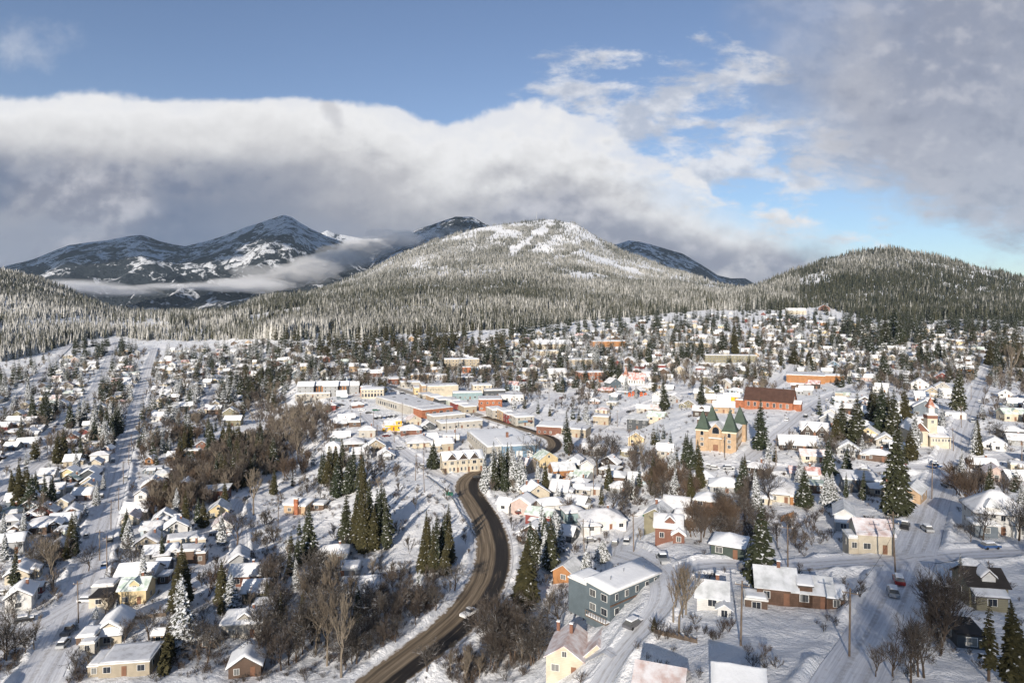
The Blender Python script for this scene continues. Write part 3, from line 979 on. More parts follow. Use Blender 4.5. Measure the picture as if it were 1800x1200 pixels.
def win_block(root, b, level):
    x, y, w, d, h, z = b['x'], b['y'], b['w'], b['d'], b['h'], b['z']
    fl = max(1, int(h / 2.6))
    for f in range(fl):
        zz = z + (1.55 if h < 4.2 else 1.6) + f * (h / fl) * .98
        if zz + .8 > z + h + .1:
            zz = z + h - .9
        n = max(1, int(w / 3.3))
        wide = 1.5 if (f == 0 and w / n > 3.4) else 1.05
        for k in range(n):
            cx = x + (k + .5) / n * w - w / 2
            if f == 0 and k == n // 2 and n > 1 and z == 0:
                dm = MB()
                dm.box((cx, y - d / 2 - .03, z + 1.05), (1.0, .10, 2.1), M_DOOR)
                link('door', dm.mesh('door'), root)
                continue
            add_window(root, cx, y - d / 2, zz, 0, wide, 1.25, level)
        if level >= 1:
            n2 = max(1, int(d / 4.2))
            for face in ((3,) if b['x'] + root.location.x > 20 else (1,)) if level < 2 else (1, 3):
                for k in range(n2):
                    cy = y + (k + .5) / n2 * d - d / 2
                    add_window(root, x + (w / 2 if face == 1 else -w / 2), cy, zz, face, 1.0, 1.2, level)
    if b['roof'] == 'gy' and b['rise'] > 2.2:
        add_window(root, x, y - d / 2, z + h + b['rise'] * .34, 0, .9, 1.0, level)


def site(px, py):
    x, Y, z = cast(px, py, H)
    return float(x[0]), float(Y[0]), float(z[0])


def place(px, py, depth, yaw):
    """centre of a building whose front's foot is seen at the pixel"""
    x, Y, z = site(px, py)
    a = R(yaw)
    cx, cy = x - math.sin(a) * depth / 2, Y + math.cos(a) * depth / 2
    return (cx, cy, min(z, float(H0(cx, cy)) + .6) + .1)


# px | py | width px | depth m | wall h | roof | yaw | wall | roof colour | options | label | short reference
HOUSES = '''
218|1188|84|9.5|3.2|flat|8|tan||rim|tan flat-roofed house with a raised rim round its snowy roof beside the tall hedge|the tan flat-roofed house
192|1129|46|11|3.1|gy|14|cream||snowapron|cream gabled house with a dark door beside the flat brown carport|the cream gabled house
150|1136|30|6|2.5|flat|10|brown|||low brown carport with flat snow roof attached beside the cream gabled house|the low brown carport
153|1146|24|3.2|1.8|flat|10|stone|||small flat snow-topped shed in front of the low brown carport|the small flat shed
232|1063|46|8|4.9|gx|8|yellow|green|dorm,chim|pale yellow two-storey house with front dormer and frosted green roof|the pale yellow dormer house
173|1066|32|7|2.6|flat|8|cream|dark||low cream garage with bare dark flat roof beside the pale yellow house|the dark-roofed cream garage
235|1034|64|9|3.6|gx|6|white||long|long white house with one broad snowy roof just behind the pale yellow house|the long white house
180|1042|36|6|2.4|flat|8|grey|||open flat carport under thick snow behind the dark-roofed cream garage|the snowy flat carport
32|1074|42|9|4.3|gy|24|white||chim|white cottage with red brick chimney beside the tiny red playhouse|the white cottage with red chimney
66|1043|12|2.4|2|gx|10|red|||tiny red playhouse in the snow behind the white cottage|the tiny red playhouse
283|1009|20|6|2.4|gx|5|darkgrey|||small dark open garage with pitched snow roof behind the long white house|the dark open garage
286|1026|18|5|2.2|flat|5|brown|||brown lean-to shed between the long white house and the tall dark conifers|the brown lean-to shed
278|1131|12|2.6|2.3|gx|5|sand|||small sandy garden shed near the tall hedge and fenced yard|the sandy garden shed
257|969|36|9|3.1|gy|10|tan||chim|tan bungalow seen gable-end on with shallow snow roof beside slim conifer|the tan gable-end bungalow
235|912|42|9|3.2|gx|6|grey|||grey house under one broad clean sheet of snow beside the brown thicket|the clean broad-roofed house
228|924|26|8|3|gy|14|cream|pink||cream cottage with faded pink gabled roof below the clean broad-roofed house|the pink-gabled cream cottage
247|880|20|7|3|gy|10|white|||small white gabled house at the edge of the brown thicket|the small white gabled house
142|880|30|8|3|gx|12|pink|||pinkish bungalow with long snow roof and front balcony below the hip-roofed house|the pinkish bungalow
157|858|27|9|3.2|gy|16|cream|||cream house with shallow gable and balcony beside snowy street spruces|the cream balcony house
157|835|36|8|2.8|hip|14|grey|||low grey house with pyramid-like snow roof above the cream balcony house|the low hip-roofed grey house
166|823|20|7|3.2|gy|16|cream|||small cream house with steep pyramid gable facing the street bend|the small steep cream house
133|834|18|5|2.4|flat|10|grey|||flat snow-covered garage beside the low hip-roofed grey house|the flat garage by the hip roof
108|894|20|7|3|gy|12|cream|||cream gabled cottage below the pinkish bungalow near two young spruces|the cream cottage by young spruces
126|914|32|8|3|gy|24|brown|||brown-gabled house with blue-shaded roof slope among bare trees|the brown-gabled house
97|980|31|8|2.9|gy|18|brown|||brown bungalow with hooded snow gable under a dark conifer|the hooded brown bungalow
104|946|18|7|2.8|flat|14|palegreen|pale||house with pale green flat frosted roof above the hooded brown bungalow|the pale green flat roof
16|928|27|8|3|hip|18|grey|||grey hip-roofed house beside the slim dark conifer by the west fence|the grey hip-roofed house
107|807|22|8|3.3|gy|18|cream|||cream house with tall pointed gable above the curving street|the tall-gabled cream house
187|799|15|7|3.4|gy|10|pink|||small salmon-pink house close beside the main valley street|the salmon-pink house
81|840|24|8|3|gx|16|white|||white snow-buried house behind the dark conifer clump|the snow-buried white house
126|775|20|7|3|gy|18|redbrown|||red-brown gabled house in the valley beside a snow-laden shrub row|the red-brown valley house
120|787|22|7|2.6|gx|18|brown|||low brown house just below the red-brown gabled valley house|the low brown valley house
46|786|32|9|2.8|gx|18|white|||wide low white-roofed house above the curving west street|the wide low west house
262|816|14|6|3|gy|6|orange|||rust-orange cabin among russet bare trees beside the pole line|the rust-orange cabin
283|772|32|8|3|gx|4|brown|||long snow-roofed brown house at the head of the thicket|the long brown thicket house
387|881|23|8|5.4|shed|8|redbrown|pale||red wooden house with steep pale metal roof at the thicket's edge|the red wooden house
367|878|16|8|3.6|gx|8|brown|||brown snow-roofed wing house beside the steep red wooden house|the brown wing house
383|911|34|9|3.6|gy|14|yellow|pale||yellow gabled cottage with grey frosted roof above the deck house|the yellow gabled cottage
391|939|33|9|4|gy|14|white|pink|deck|white house with pinkish steep roof and raised wooden deck|the pink-roofed deck house
518|903|40|8|3.8|shed|-12|sand||bigchim|sandy house with tall brick chimney and split roof planes on the snow slope|the house with the tall brick chimney
556|897|26|7|2.6|flat|-6|brown|||low snow-roofed carport beside the house with the tall brick chimney|the carport by the brick chimney
325|936|12|3|2|flat|8|brown|||small brown hut alone in the snowy field below the thicket|the small brown hut
420|1000|33|10|3.4|gy|20|grey|||grey gabled house with small porch hood beside the bare elm|the grey porch house
430|1031|52|8|3.6|gx|8|redbrown||chim|red-brown house with two stepped snow roofs below the grey porch house|the red-brown stepped house
446|1059|40|8|3.2|gx|8|olive|||olive-yellow house with long snow roof directly below the red-brown house|the olive-yellow house
460|1086|40|7|2.4|flat|6|darkgrey||thick|dark garage under a thick rounded cap of snow|the garage with rounded snow
425|1122|70|9|4.2|hip|8|stone||dorm,chim|stone-coloured villa with hipped snow roof and arched front porch|the stone-coloured villa
430|1190|54|8|2.6|gy|12|brown|||big brown house with white roof half hidden by bare branches near the bottom edge|the big brown half-hidden house
362|1139|28|4|2|flat|6|brown|||low brown log store beside the stone-coloured villa|the low log store
585|990|50|8|3.6|hip|6|white||chim|white bungalow with dark blue base and low snow roof beside tall spruce|the white blue-based bungalow
602|1014|58|7|2|flat|4|grey||thick|long garage almost buried in snow below the white blue-based bungalow|the buried long garage
632|1056|62|10|2.6|gx|8|grey|||house with a large snow roof sinking into bare trees near the highway|the large-roofed house
355|789|20|9|3|gy|8|redbrown|||red-brown building with tall white roof behind the thicket's dark cedars|the tall white-roofed barn
376|786|20|8|3|gy|26|grey|||grey gabled house with blue-shaded roof beside the tall white-roofed barn|the blue-shaded gable house
408|749|28|8|5|gx|6|olive|||olive two-storey house with straight white eave on the bluff|the olive two-storey house
404|734|24|8|4.6|gy|10|olive|||olive gabled house right behind the olive two-storey house|the olive gabled house
431|771|17|7|3.4|gy|10|white|pink||little white house with pink roof above the dark cedars|the little pink-roofed house
345|766|18|7|3|gy|10|white|||small white gabled house among the russet trees by the valley lane|the white house by russet trees
313|758|12|5|2.6|gx|8|orange|||orange-brown shed beside the large russet bush|the orange-brown shed
411|720|19|7|3.4|gy|-16|white|||white gabled house at the top of the bluff lane|the white bluff house
423|720|9|4|2.4|flat|6|orange|||small orange garage against the white bluff house|the small orange garage
335|799|26|6|2.4|flat|4|darkbrown|||dark open lean-to under a long white roof at the thicket edge|the dark open lean-to
740|787|46|12|3|hip|14|cream||chim|cream bungalow with wide pyramid snow roof behind the lone round spruce|the wide cream bungalow
723|764|36|10|3|hip|12|redbrown|||red-walled cottage with spreading snow roof beside the bright orange house|the red spreading cottage
760|778|22|8|2.6|gx|20|tan|||low tan house between the wide bungalow and the market parking|the low tan house
730|748|24|8|4.4|gy|24|cream|pink||cream house with dusty pink-red roof beside the brick-ended market|the pink-red roofed cream house
692|757|30|8|4.2|gx|16|bright|pale|step|bright orange-yellow house with stepped false front above the snowbank|the bright orange house
621|789|38|11|3|hip|10|darkbrown|||dark bungalow with wide white hip roof at the bluff top above bare trees|the dark hip-roofed bungalow
634|806|36|9|2.6|gx|14|grey|||half-hidden house with white roof just below the dark hip-roofed bungalow|the half-hidden white roof
884|897|24|6|2.6|gx|-24|white|||small white snow-roofed garage close to the highway's inner curve|the small white highway garage
946|886|42|10|4.8|gy|16|cream||chim,chim2|cream gabled house with two brick chimneys facing the highway bend|the two-chimney cream house
976|904|46|9|4|hip|14|white|||white flat-hipped house next to the two-chimney cream house|the white flat-hipped house
1012|919|34|8|4.2|hip|14|teal|||blue-green house with shallow white roof among the white bungalows|the blue-green house
1065|931|74|10|3.8|hip|8|white||chim,wing|wide white bungalow with red chimney and lower front wing beside the lane|the wide white bungalow
965|821|38|9|4.6|gy|22|yellow|green||yellow-gabled house with pale green frosted roof beneath the curve of main street|the yellow-gabled house
993|839|40|10|3.8|gx|14|orange|pale||orange-brown house with pale metal roof and red deck|the orange-brown deck house
1032|836|26|9|5.4|gy|-24|white|||tall plain white house with steep snow roof among bare trees|the tall plain white house
1080|851|34|9|3.8|hip|-18|brown|||brown house with wide hooded snow roof on the hillside lane|the brown hooded house
1127|853|44|7|3.2|gx|-12|paleblue|||pale blue cottage half hidden behind reddish brush|the pale blue cottage
1120|755|40|11|6.8|shed|-26|darkgrey|pale||modern dark grey box house with tilted pale roof|the modern dark grey house
1152|741|32|9|3.6|gx|-28|cream|green||cream bungalow with pale green frosted roof beside the modern dark grey house|the green-roofed cream bungalow
1118|781|27|9|4|gy|-14|yellow|||yellow-orange gabled cottage among bare orchard trees|the yellow-orange cottage
1056|747|30|9|6|flat|-20|tan|||tan two-storey flat-roofed house on the corner beside cafe row|the tan corner house
1175|952|46|8|4.2|gx|-14|redbrown||dorm,gwing|brown shingled house with white windows, long dormer and gabled front wing|the brown shingled house
1202|926|36|6|2.6|gx|-30|redbrown|||rust-red shed half buried behind the brown shingled house|the rust-red shed
1241|893|44|8|2.6|hip|-26|brown|||brown garage under a lumpy snow cap on the wooded slope|the lumpy snow-capped garage
1278|977|60|8.5|3.1|hip|-26|green|||dark green bungalow with clean hip roof of snow beside the giant conifer|the dark green bungalow
990|1024|44|8|3.2|gy|-30|orange|pale||orange-brown cabin with steep pale roof behind two dark conifers|the orange-brown cabin
992|1190|66|11|4.2|gy|-16|cream|pink|cream2|cream house with two pink frosted gables and two chimneys by the lower drive|the pink double-gabled house
1252|1072|52|7|2.6|gx|-16|white|pale|chim,gwing|white cottage with grey striped roof and small gable among tall birches|the white cottage under birches
1540|973|58|9|5.2|gx|-12|cream|pink|lwing|tall cream house with steep pink frosted roof and low side wing by the crossroads|the tall pink-roofed cream house
1484|931|34|11|4.6|gy|-24|white|pale|porch|steep white farmhouse with front porch above the tall pink-roofed house|the steep white farmhouse
1512|866|52|9|5|shed|-16|bluegrey|||blue-grey modern house with two tilted snow roofs beside the giant spruce|the blue-grey modern house
1600|878|34|13|3.6|gy|-40|sand|pale||tall steep-roofed sandy house at the street's upper corner|the steep sandy house
1371|882|80|12|3.2|hip|-18|cream||wing|wide cream house with several white hip roofs behind bare trees|the wide many-hipped house
1278|866|58|9|3.2|hip|-16|grey|||grey house with broken white hip roof below the museum street|the grey broken-hip house
1400|887|22|4|2.6|flat|-20|orange|||small orange garden shed with flat snow lid by the wide many-hipped house|the small orange shed
1738|1066|62|8|4.4|gx|-10|olive|dark|dorm,porch|olive-grey house with part-bare black roof and white gable dormer|the olive black-roofed house
1752|846|32|9|3.6|gy|-24|pink|pink||small pink-roofed house behind the dark bushy trees at the upper corner|the small pink house
1795|858|34|9|3.2|gx|-10|grey|||grey house under a smooth white roof beside the small pink house|the smooth white-roofed house
1708|1140|44|7|2.6|flat|-14|darkgrey|dark||dark flat-roofed garage under the sparse tall conifer|the dark flat garage
1155|1254|90|9|3.2|gx|-20|grey|pink||house cut by the bottom edge with pinkish frosted ridge|the pinkish bottom-edge roof
1300|1262|84|9|2.4|gx|-16|grey|||snow-roofed house cut by the bottom edge below the open snow slope|the bottom-edge snow roof
1432|768|50|9|3.6|gx|-22|darkbrown||ggable2|dark brown log cottage with twin pointed gables by the rutted lane|the twin-gabled log cottage
1461|743|26|9|5.6|gy|-34|white|||tall narrow white house above the twin-gabled log cottage|the tall narrow white house
1405|792|64|9|2.8|gx|-14|darkbrown|||long low house with patchy snow roof below the twin-gabled cottage|the long patchy-roofed house
1286|704|26|6|3.4|gx|-16|bright|||small mustard-yellow house beside the brick hall|the mustard-yellow house
1272|726|36|8|4|gx|-18|sand|||sandy house under smooth snow roof behind the green spires|the sandy house behind the spires
1232|733|30|8|4|gx|-20|darkbrown||dorm|dark brown house with small white dormer behind the green spires|the dark dormer house
1240|745|28|7|2.4|flat|-18|brown|||low brown snow-topped garage in front of the dark dormer house|the low garage by the dormer house
1627|731|40|11|5.6|gy|-30|bluegrey|||blue-grey house with broad white gable behind the bell-tower church|the blue-grey gabled house
1526|775|36|9|4|gy|-30|yellow|pale|porch|yellow house with pale roof and veranda between dark conifers|the yellow veranda house
1680|736|34|8|3|flat|-26|white|||white garage with open dark bay beside the bell-tower church|the white open-bay garage
1656|671|25|8|4.6|gy|-28|red|||barn-red gabled house with pale window surrounds by the long straight street|the barn-red house
1697|655|28|9|4|gx|-24|orange|||rusty orange house under tall conifer beside the long straight street|the rusty orange house
1785|740|36|8|4.6|gx|-6|cream|green|dorm|cream house with pale roof and twin dormers beyond the street at the margin|the cream twin-dormer house
1785|772|34|8|4.2|hip|-6|darkgrey|||dark house with snow roof directly below the cream twin-dormer house|the dark margin house
1465|646|20|8|3.4|gy|-28|blue|||blue gabled house facing the orange school|the blue gabled house
1494|649|22|8|3.6|gy|-28|olive|||olive gabled house next to the blue gabled house|the olive gabled neighbour
1407|641|22|7|4|gx|-16|cream|||cream box house beside the two dark rounded cedars|the cream box house
1433|642|26|7|4|gx|-16|cream||chim|second cream box house with chimney next to the rounded cedars|the second cream box house
1583|640|16|7|3.8|gy|-28|orange|||orange gabled house with dark trim beside a tall slim conifer|the orange gabled house
1519|668|34|8|3.6|gx|-18|pink|||pinkish house hung with vines under a broad snow roof|the vine-hung pinkish house
1617|683|30|8|4|gy|-26|white|||white cottage with two bright snow gables below the barn-red house|the bright-gabled white cottage
1648|648|26|8|3.8|gy|-24|grey|||grey house with broad low gable beneath tall firs|the broad grey gable house
1537|633|26|7|3|gx|-14|cream|||cream ranch house with white roof behind the tall lone fir|the cream ranch house
1690|617|12|6|4|gx|-16|yellow|||small pale yellow house on the upper right slope|the small pale yellow house
1653|594|13|6|3.6|gx|-16|cream|||cream house at the lip of the snowy bank on the right slope|the cream house on the bank
1628|585|11|6|5|gy|-16|tan|||narrow tan tower-like house on the right slope|the narrow tan house
1740|590|16|7|5|gy|-24|stone|||stone-grey gabled house at the forest edge on the right|the stone-grey gabled house
1472|586|22|9|4|flat|-14|redbrown|||red-brown flat building on the plateau below the lodge|the red-brown plateau building
1448|572|10|7|5|gx|-14|orange|||bright orange house on the slope below the big lodge|the bright orange slope house
1400|552|33|14|8|gx|-10|cream||long|large cream lodge with wide snow roof at the forest edge|the large cream lodge
1449|546|20|10|7|gy|-20|redbrown|||red-brown lodge house with twin gables in a clearing of the forest|the red-brown lodge house
1342|542|7|6|4|gy|-14|orange|||tiny orange roofed house on the crest of the upper town|the tiny orange house
1082|682|25|9|5|gy|26|slate|||slate blue gabled house with white trim below the red-spired church|the slate blue gabled house
1045|682|20|8|4|gx|20|brown|||brown old house with grey roof in front of the brick block|the brown old house
922|661|18|9|5.4|gx|12|cream|||cream house with dark windows beside the red-roofed white house|the dark-windowed cream house
938|655|12|8|6|gy|14|white|redroof||white house with red roof beside bare trees in mid town|the red-roofed white house
982|662|34|10|4|gx|14|white|||white hall with long snow roof left of the brick block|the long white hall
1178|640|18|8|4|gy|-14|white|||white gabled house behind the red-spired church|the white house behind the church
1162|650|18|8|5|flat|-10|red|||red flat-fronted house right of the red-spired church|the red flat-fronted house
1147|668|26|9|4|gx|-6|white|||white bungalow below the red-spired church's nave|the white bungalow by the church
1240|664|30|9|3.6|gx|-20|grey|||grey snow-roofed bungalow left of the snowy orchard tree|the grey orchard bungalow
697|634|14|9|5|gx|10|orange|||small orange house on the snow hill above main street|the orange hill house
622|653|16|9|6|gx|14|sand|||sandy gabled house above the highway entering downtown|the sandy house above the road
640|660|20|9|4|gx|16|white|||white bungalow next to the sandy house above the road|the white roadside bungalow
661|662|20|9|4|gx|14|redbrown|||red-brown bungalow with white roof at the top of main street|the red-brown bungalow uptown
535|653|14|9|6|gx|12|yellow|||yellow house behind the grey hotel|the yellow house behind the hotel
522|664|16|9|5|gy|14|slate|||slate blue house at the left end of the grey hotel|the slate house by the hotel
853|656|20|9|5|gx|8|sand|||sandy flat block at the foot of the wooded hill|the sandy hill-foot block
822|655|17|9|6|flat|8|brick|||orange brick shop below the tan apartments|the orange brick shop
835|656|12|8|6|flat|8|blue|||blue shop next to the orange brick shop|the blue shop
'''.strip().split('\n')

BLDG = []


def opts_apply(o, w, d, h, wall, rc, roof, blocks, chim):
    top = h + (blocks[0]['rise'] or {'gx': .30 * d, 'gy': .33 * w, 'hip': .20 * min(w, d), 'shed': .13 * d}.get(roof, .3))
    for k in o:
        if k == 'chim':
            chim.append((w * .18, d * .12, top + .3))
        elif k == 'chim2':
            chim.append((-w * .28, d * .28, top - .3))
        elif k == 'bigchim':
            blocks.append(block(w * .10, -d / 2 - .45, 1.7, .9, h + 3.0, 'flat', wall='brick', oh=0, ts=.2))
            blocks[-1]['win'] = False
            blocks.append(block(-w * .46, d * .15, w * .35, d * .8, h - .3, 'shed', wall=wall))
        elif k == 'dorm':
            blocks.append(block(w * .05, -d * .20, min(2.8, w * .35), d * .42, h + 1.3 if roof == 'gx' else h + .9, 'gy', rise=1.1, wall=wall if wall not in ('olive',) else 'white', rc=rc if rc != 'dark' else None, oh=.25))
        elif k == 'wing':
            blocks.append(block(-w * .38, -d * .35, w * .42, d * .7, h - .8, 'hip', wall=wall))
        elif k == 'gwing':
            blocks.append(block(w * .38, -d * .42, w * .42, d * .8, h - .9, 'gy', wall=wall, rc=rc))
        elif k == 'lwing':
            blocks.append(block(-w * .60, -d * .12, w * .32, d * .7, 3.0, 'flat', wall=wall))
        elif k == 'porch':
            blocks.append(block(-w * .05, -d / 2 - 1.0, w * .8, 2.0, 2.4, 'shed', rise=.6, wall='grey' if wall == 'white' else wall, oh=.25))
        elif k == 'snowapron':
            blocks.append(block(0, -d / 2 - .8, w * .98, 1.6, 2.2, 'shed', rise=.8, wall=wall, oh=.3))
        elif k == 'deck':
            blocks.append(block(-w * .05, -d / 2 - 1.1, w * 1.1, 2.2, 1.5, 'flat', wall='brown', rc=None))
        elif k == 'ggable2':
            for s in (-.25, .25):
                blocks.append(block(w * s, -d * .38, w * .36, d * .5, h - .2, 'gy', rise=2.6, wall=wall))
        elif k == 'cream2':
            blocks.append(block(w * .85, d * .12, w * .95, d * .95, h - .6, 'gy', rise=3.4, wall=wall, rc='pink'))
            chim += [(w * .05, d * .05, h + 3.6), (-w * .42, d * .42, h + 2.0)]
        elif k == 'step':
            blocks.append(block(-w * .42, -d * .12, w * .4, d * .8, h * .55, 'shed', wall=wall))
            blocks.append(block(w * .30, -d * .38, w * .34, d * .34, h + 2.1, 'flat', wall=wall))
        elif k == 'thick':
            blocks[0]['ts'] = .85
    return blocks, chim


for row in HOUSES:
    c = row.split('|')
    px, py, wp, d, h = map(float, c[:5])
    roof, yaw, wall, rc, o, lab, ref = c[5], float(c[6]), c[7], c[8] or None, [t for t in c[9].split(',') if t], c[10], c[11]
    x, Y, z = site(px, py)
    h, d = max(h * .84, min(h, 2.1)), d * .86
    w = max(wp * Y / FPX * (.92 if abs(yaw) > 18 else 1.0), 2.2)
    if w > 10 and d > 6:
        d = d * min(1.25, w / 10)
    loc = place(px, py, d, yaw)
    lvl = 2 if wp >= 30 else (1 if wp >= 9 else 0)
    bl = [block(0, 0, w, d, h, roof, None, wall, rc)]
    if 'rim' in o:
        bl[0]['ts'] = .12
        bl.append(block(-w * .62, 0, w * .25, d * .8, h * .75, 'flat', wall=wall))
        chim0 = [(0, 0, h + .6)]
    bl, ch = opts_apply(o, w, d, h, wall, rc, roof, bl, [])
    nm = 'shed' if w < 4.2 else ('garage' if ('garage' in lab or 'carport' in lab) and d < 8.5 else 'house')
    r = building(nm, lab, nm, loc, yaw, bl, level=lvl, chim=ch)
    BLDG.append((px, py, wp))
    LAND.append((px, py, ref))
    THINGS.append((r, px, py))

# ---------------------------------------------------------------- where the trees stand
# base px, base py, height px, style, relative width
HANDC = [(1577, 905, 172, 'giant', 1.25), (1338, 1030, 148, 'dark', .95), (1338, 792, 92, 'dark', 1.15), (541, 985, 98, 'dark', .9), (323, 1137, 130, 'snowy', .95), (311, 1078, 95, 'olive', 1.1), (407, 1074, 68, 'snowy', 1.3),
         (40, 953, 62, 'snowy', .9), (24, 1036, 62, 'sparse', 1.2), (8, 985, 50, 'snowy', 1.1), (924, 1066, 120, 'olive', 1.35), (970, 1005, 100, 'dark', 1.1), (1032, 1045, 84, 'snowy', 1.0), (1058, 988, 42, 'snowy', 1.7),
         (851, 868, 80, 'snowy', .7), (872, 862, 66, 'dark', 1.0), (888, 864, 68, 'dark', 1.0), (903, 862, 72, 'snowy', .9), (917, 864, 66, 'snowy', 1.0), (762, 824, 50, 'dark', 1.2), (1228, 838, 66, 'dark', 1.0),
         (1213, 826, 58, 'dark', 1.1), (1309, 838, 42, 'olive', .9), (1457, 838, 72, 'dark', .85), (1481, 772, 70, 'dark', 1.05), (1506, 778, 88, 'dark', .95), (1552, 765, 92, 'dark', 1.0), (1570, 770, 88, 'dark', .9), (1592, 748, 74, 'olive', 1.0),
         (1607, 788, 68, 'snowy', 1.1), (1683, 724, 86, 'dark', .75), (1554, 668, 56, 'dark', 1.0), (638, 868, 70, 'olive', .8), (612, 868, 66, 'dark', .9), (592, 874, 72, 'dark', .85), (634, 962, 88, 'olive', 1.0), (658, 968, 82, 'olive', .95),
         (680, 966, 92, 'dark', .85), (744, 1006, 66, 'olive', 1.0), (764, 1004, 84, 'dark', .85), (782, 1010, 60, 'olive', 1.0), (736, 1052, 52, 'snowy', 1.2), (629, 1094, 66, 'dark', .85), (492, 1104, 66, 'sparse', 1.0), (1000, 800, 78, 'slim', 1.9),
         (1168, 722, 60, 'dark', 1.2), (1232, 712, 52, 'dark', 1.2), (1790, 1205, 150, 'olive', 1.15), (1738, 1196, 144, 'sparse', 1.0), (1688, 1003, 32, 'snowy', 1.0), (286, 988, 58, 'slim', 1.6), (225, 962, 54, 'snowy', 1.0), (170, 888, 44, 'snowy', 1.1),
         (181, 862, 34, 'snowy', 1.0), (134, 828, 34, 'snowy', 1.1), (34, 895, 72, 'olive', 1.2), (52, 898, 66, 'dark', 1.0), (80, 895, 64, 'dark', 1.0), (92, 892, 54, 'dark', .9), (62, 872, 40, 'dark', 1.0), (118, 982, 44, 'olive', 1.0), (130, 976, 50, 'dark', .9),
         (135, 1107, 20, 'snowy', 1.0), (168, 1086, 24, 'snowy', 1.1), (206, 1072, 22, 'snowy', 1.1), (138, 896, 16, 'snowy', 1.2), (147, 902, 18, 'snowy', 1.2), (412, 792, 44, 'olive', 1.0), (431, 796, 40, 'dark', 1.0), (452, 804, 50, 'dark', .9), (462, 800, 46, 'dark', .8),
         (473, 786, 34, 'slim', 1.4), (386, 842, 50, 'dark', 1.0), (396, 838, 44, 'dark', .9), (290, 886, 46, 'olive', .9), (303, 868, 40, 'dark', .9), (420, 800, 52, 'olive', 1.0), (1455, 720, 10, 'snowy', 1.2), (1150, 1108, 26, 'olive', 1.2), (1630, 745, 20, 'snowy', 1),
         (860, 846, 34, 'snowy', 1.1), (1100, 692, 34, 'snowy', .9), (1118, 700, 26, 'snowy', 1.0), (1078, 665, 40, 'dark', 1.2), (1088, 668, 34, 'dark', 1.1), (1048, 640, 44, 'snowy', .9), (1140, 640, 46, 'dark', .8), (985, 652, 40, 'dark', 1.2), (1192, 648, 26, 'dark', 1.1),
         (1208, 640, 48, 'dark', 1.2), (1220, 634, 44, 'dark', 1.0), (1232, 630, 40, 'dark', 1.0), (1292, 626, 66, 'olive', .8), (1270, 620, 40, 'dark', 1.4), (1395, 640, 32, 'olive', 1.7), (1422, 642, 30, 'olive', 1.2), (1617, 636, 56, 'dark', .9), (1630, 640, 46, 'dark', 1.0),
         (1648, 630, 42, 'dark', 1.0), (1660, 634, 32, 'dark', 1.0), (1740, 642, 46, 'olive', 1.1), (1750, 640, 44, 'dark', 1.0), (1792, 646, 42, 'olive', 1.3), (1508, 664, 22, 'dark', 1.0), (1530, 622, 40, 'dark', .9), (1500, 612, 30, 'dark', 1.0), (1570, 600, 66, 'dark', .9),
         (1556, 604, 60, 'dark', 1.0), (1583, 606, 54, 'dark', .8), (1443, 608, 26, 'dark', 1.1), (1461, 604, 22, 'dark', 1.0), (1475, 606, 28, 'dark', 1.0), (1710, 604, 48, 'dark', 1.0), (740, 706, 16, 'dark', 1), (1700, 560, 34, 'dark', 1.0), (1372, 562, 34, 'dark', .8)]
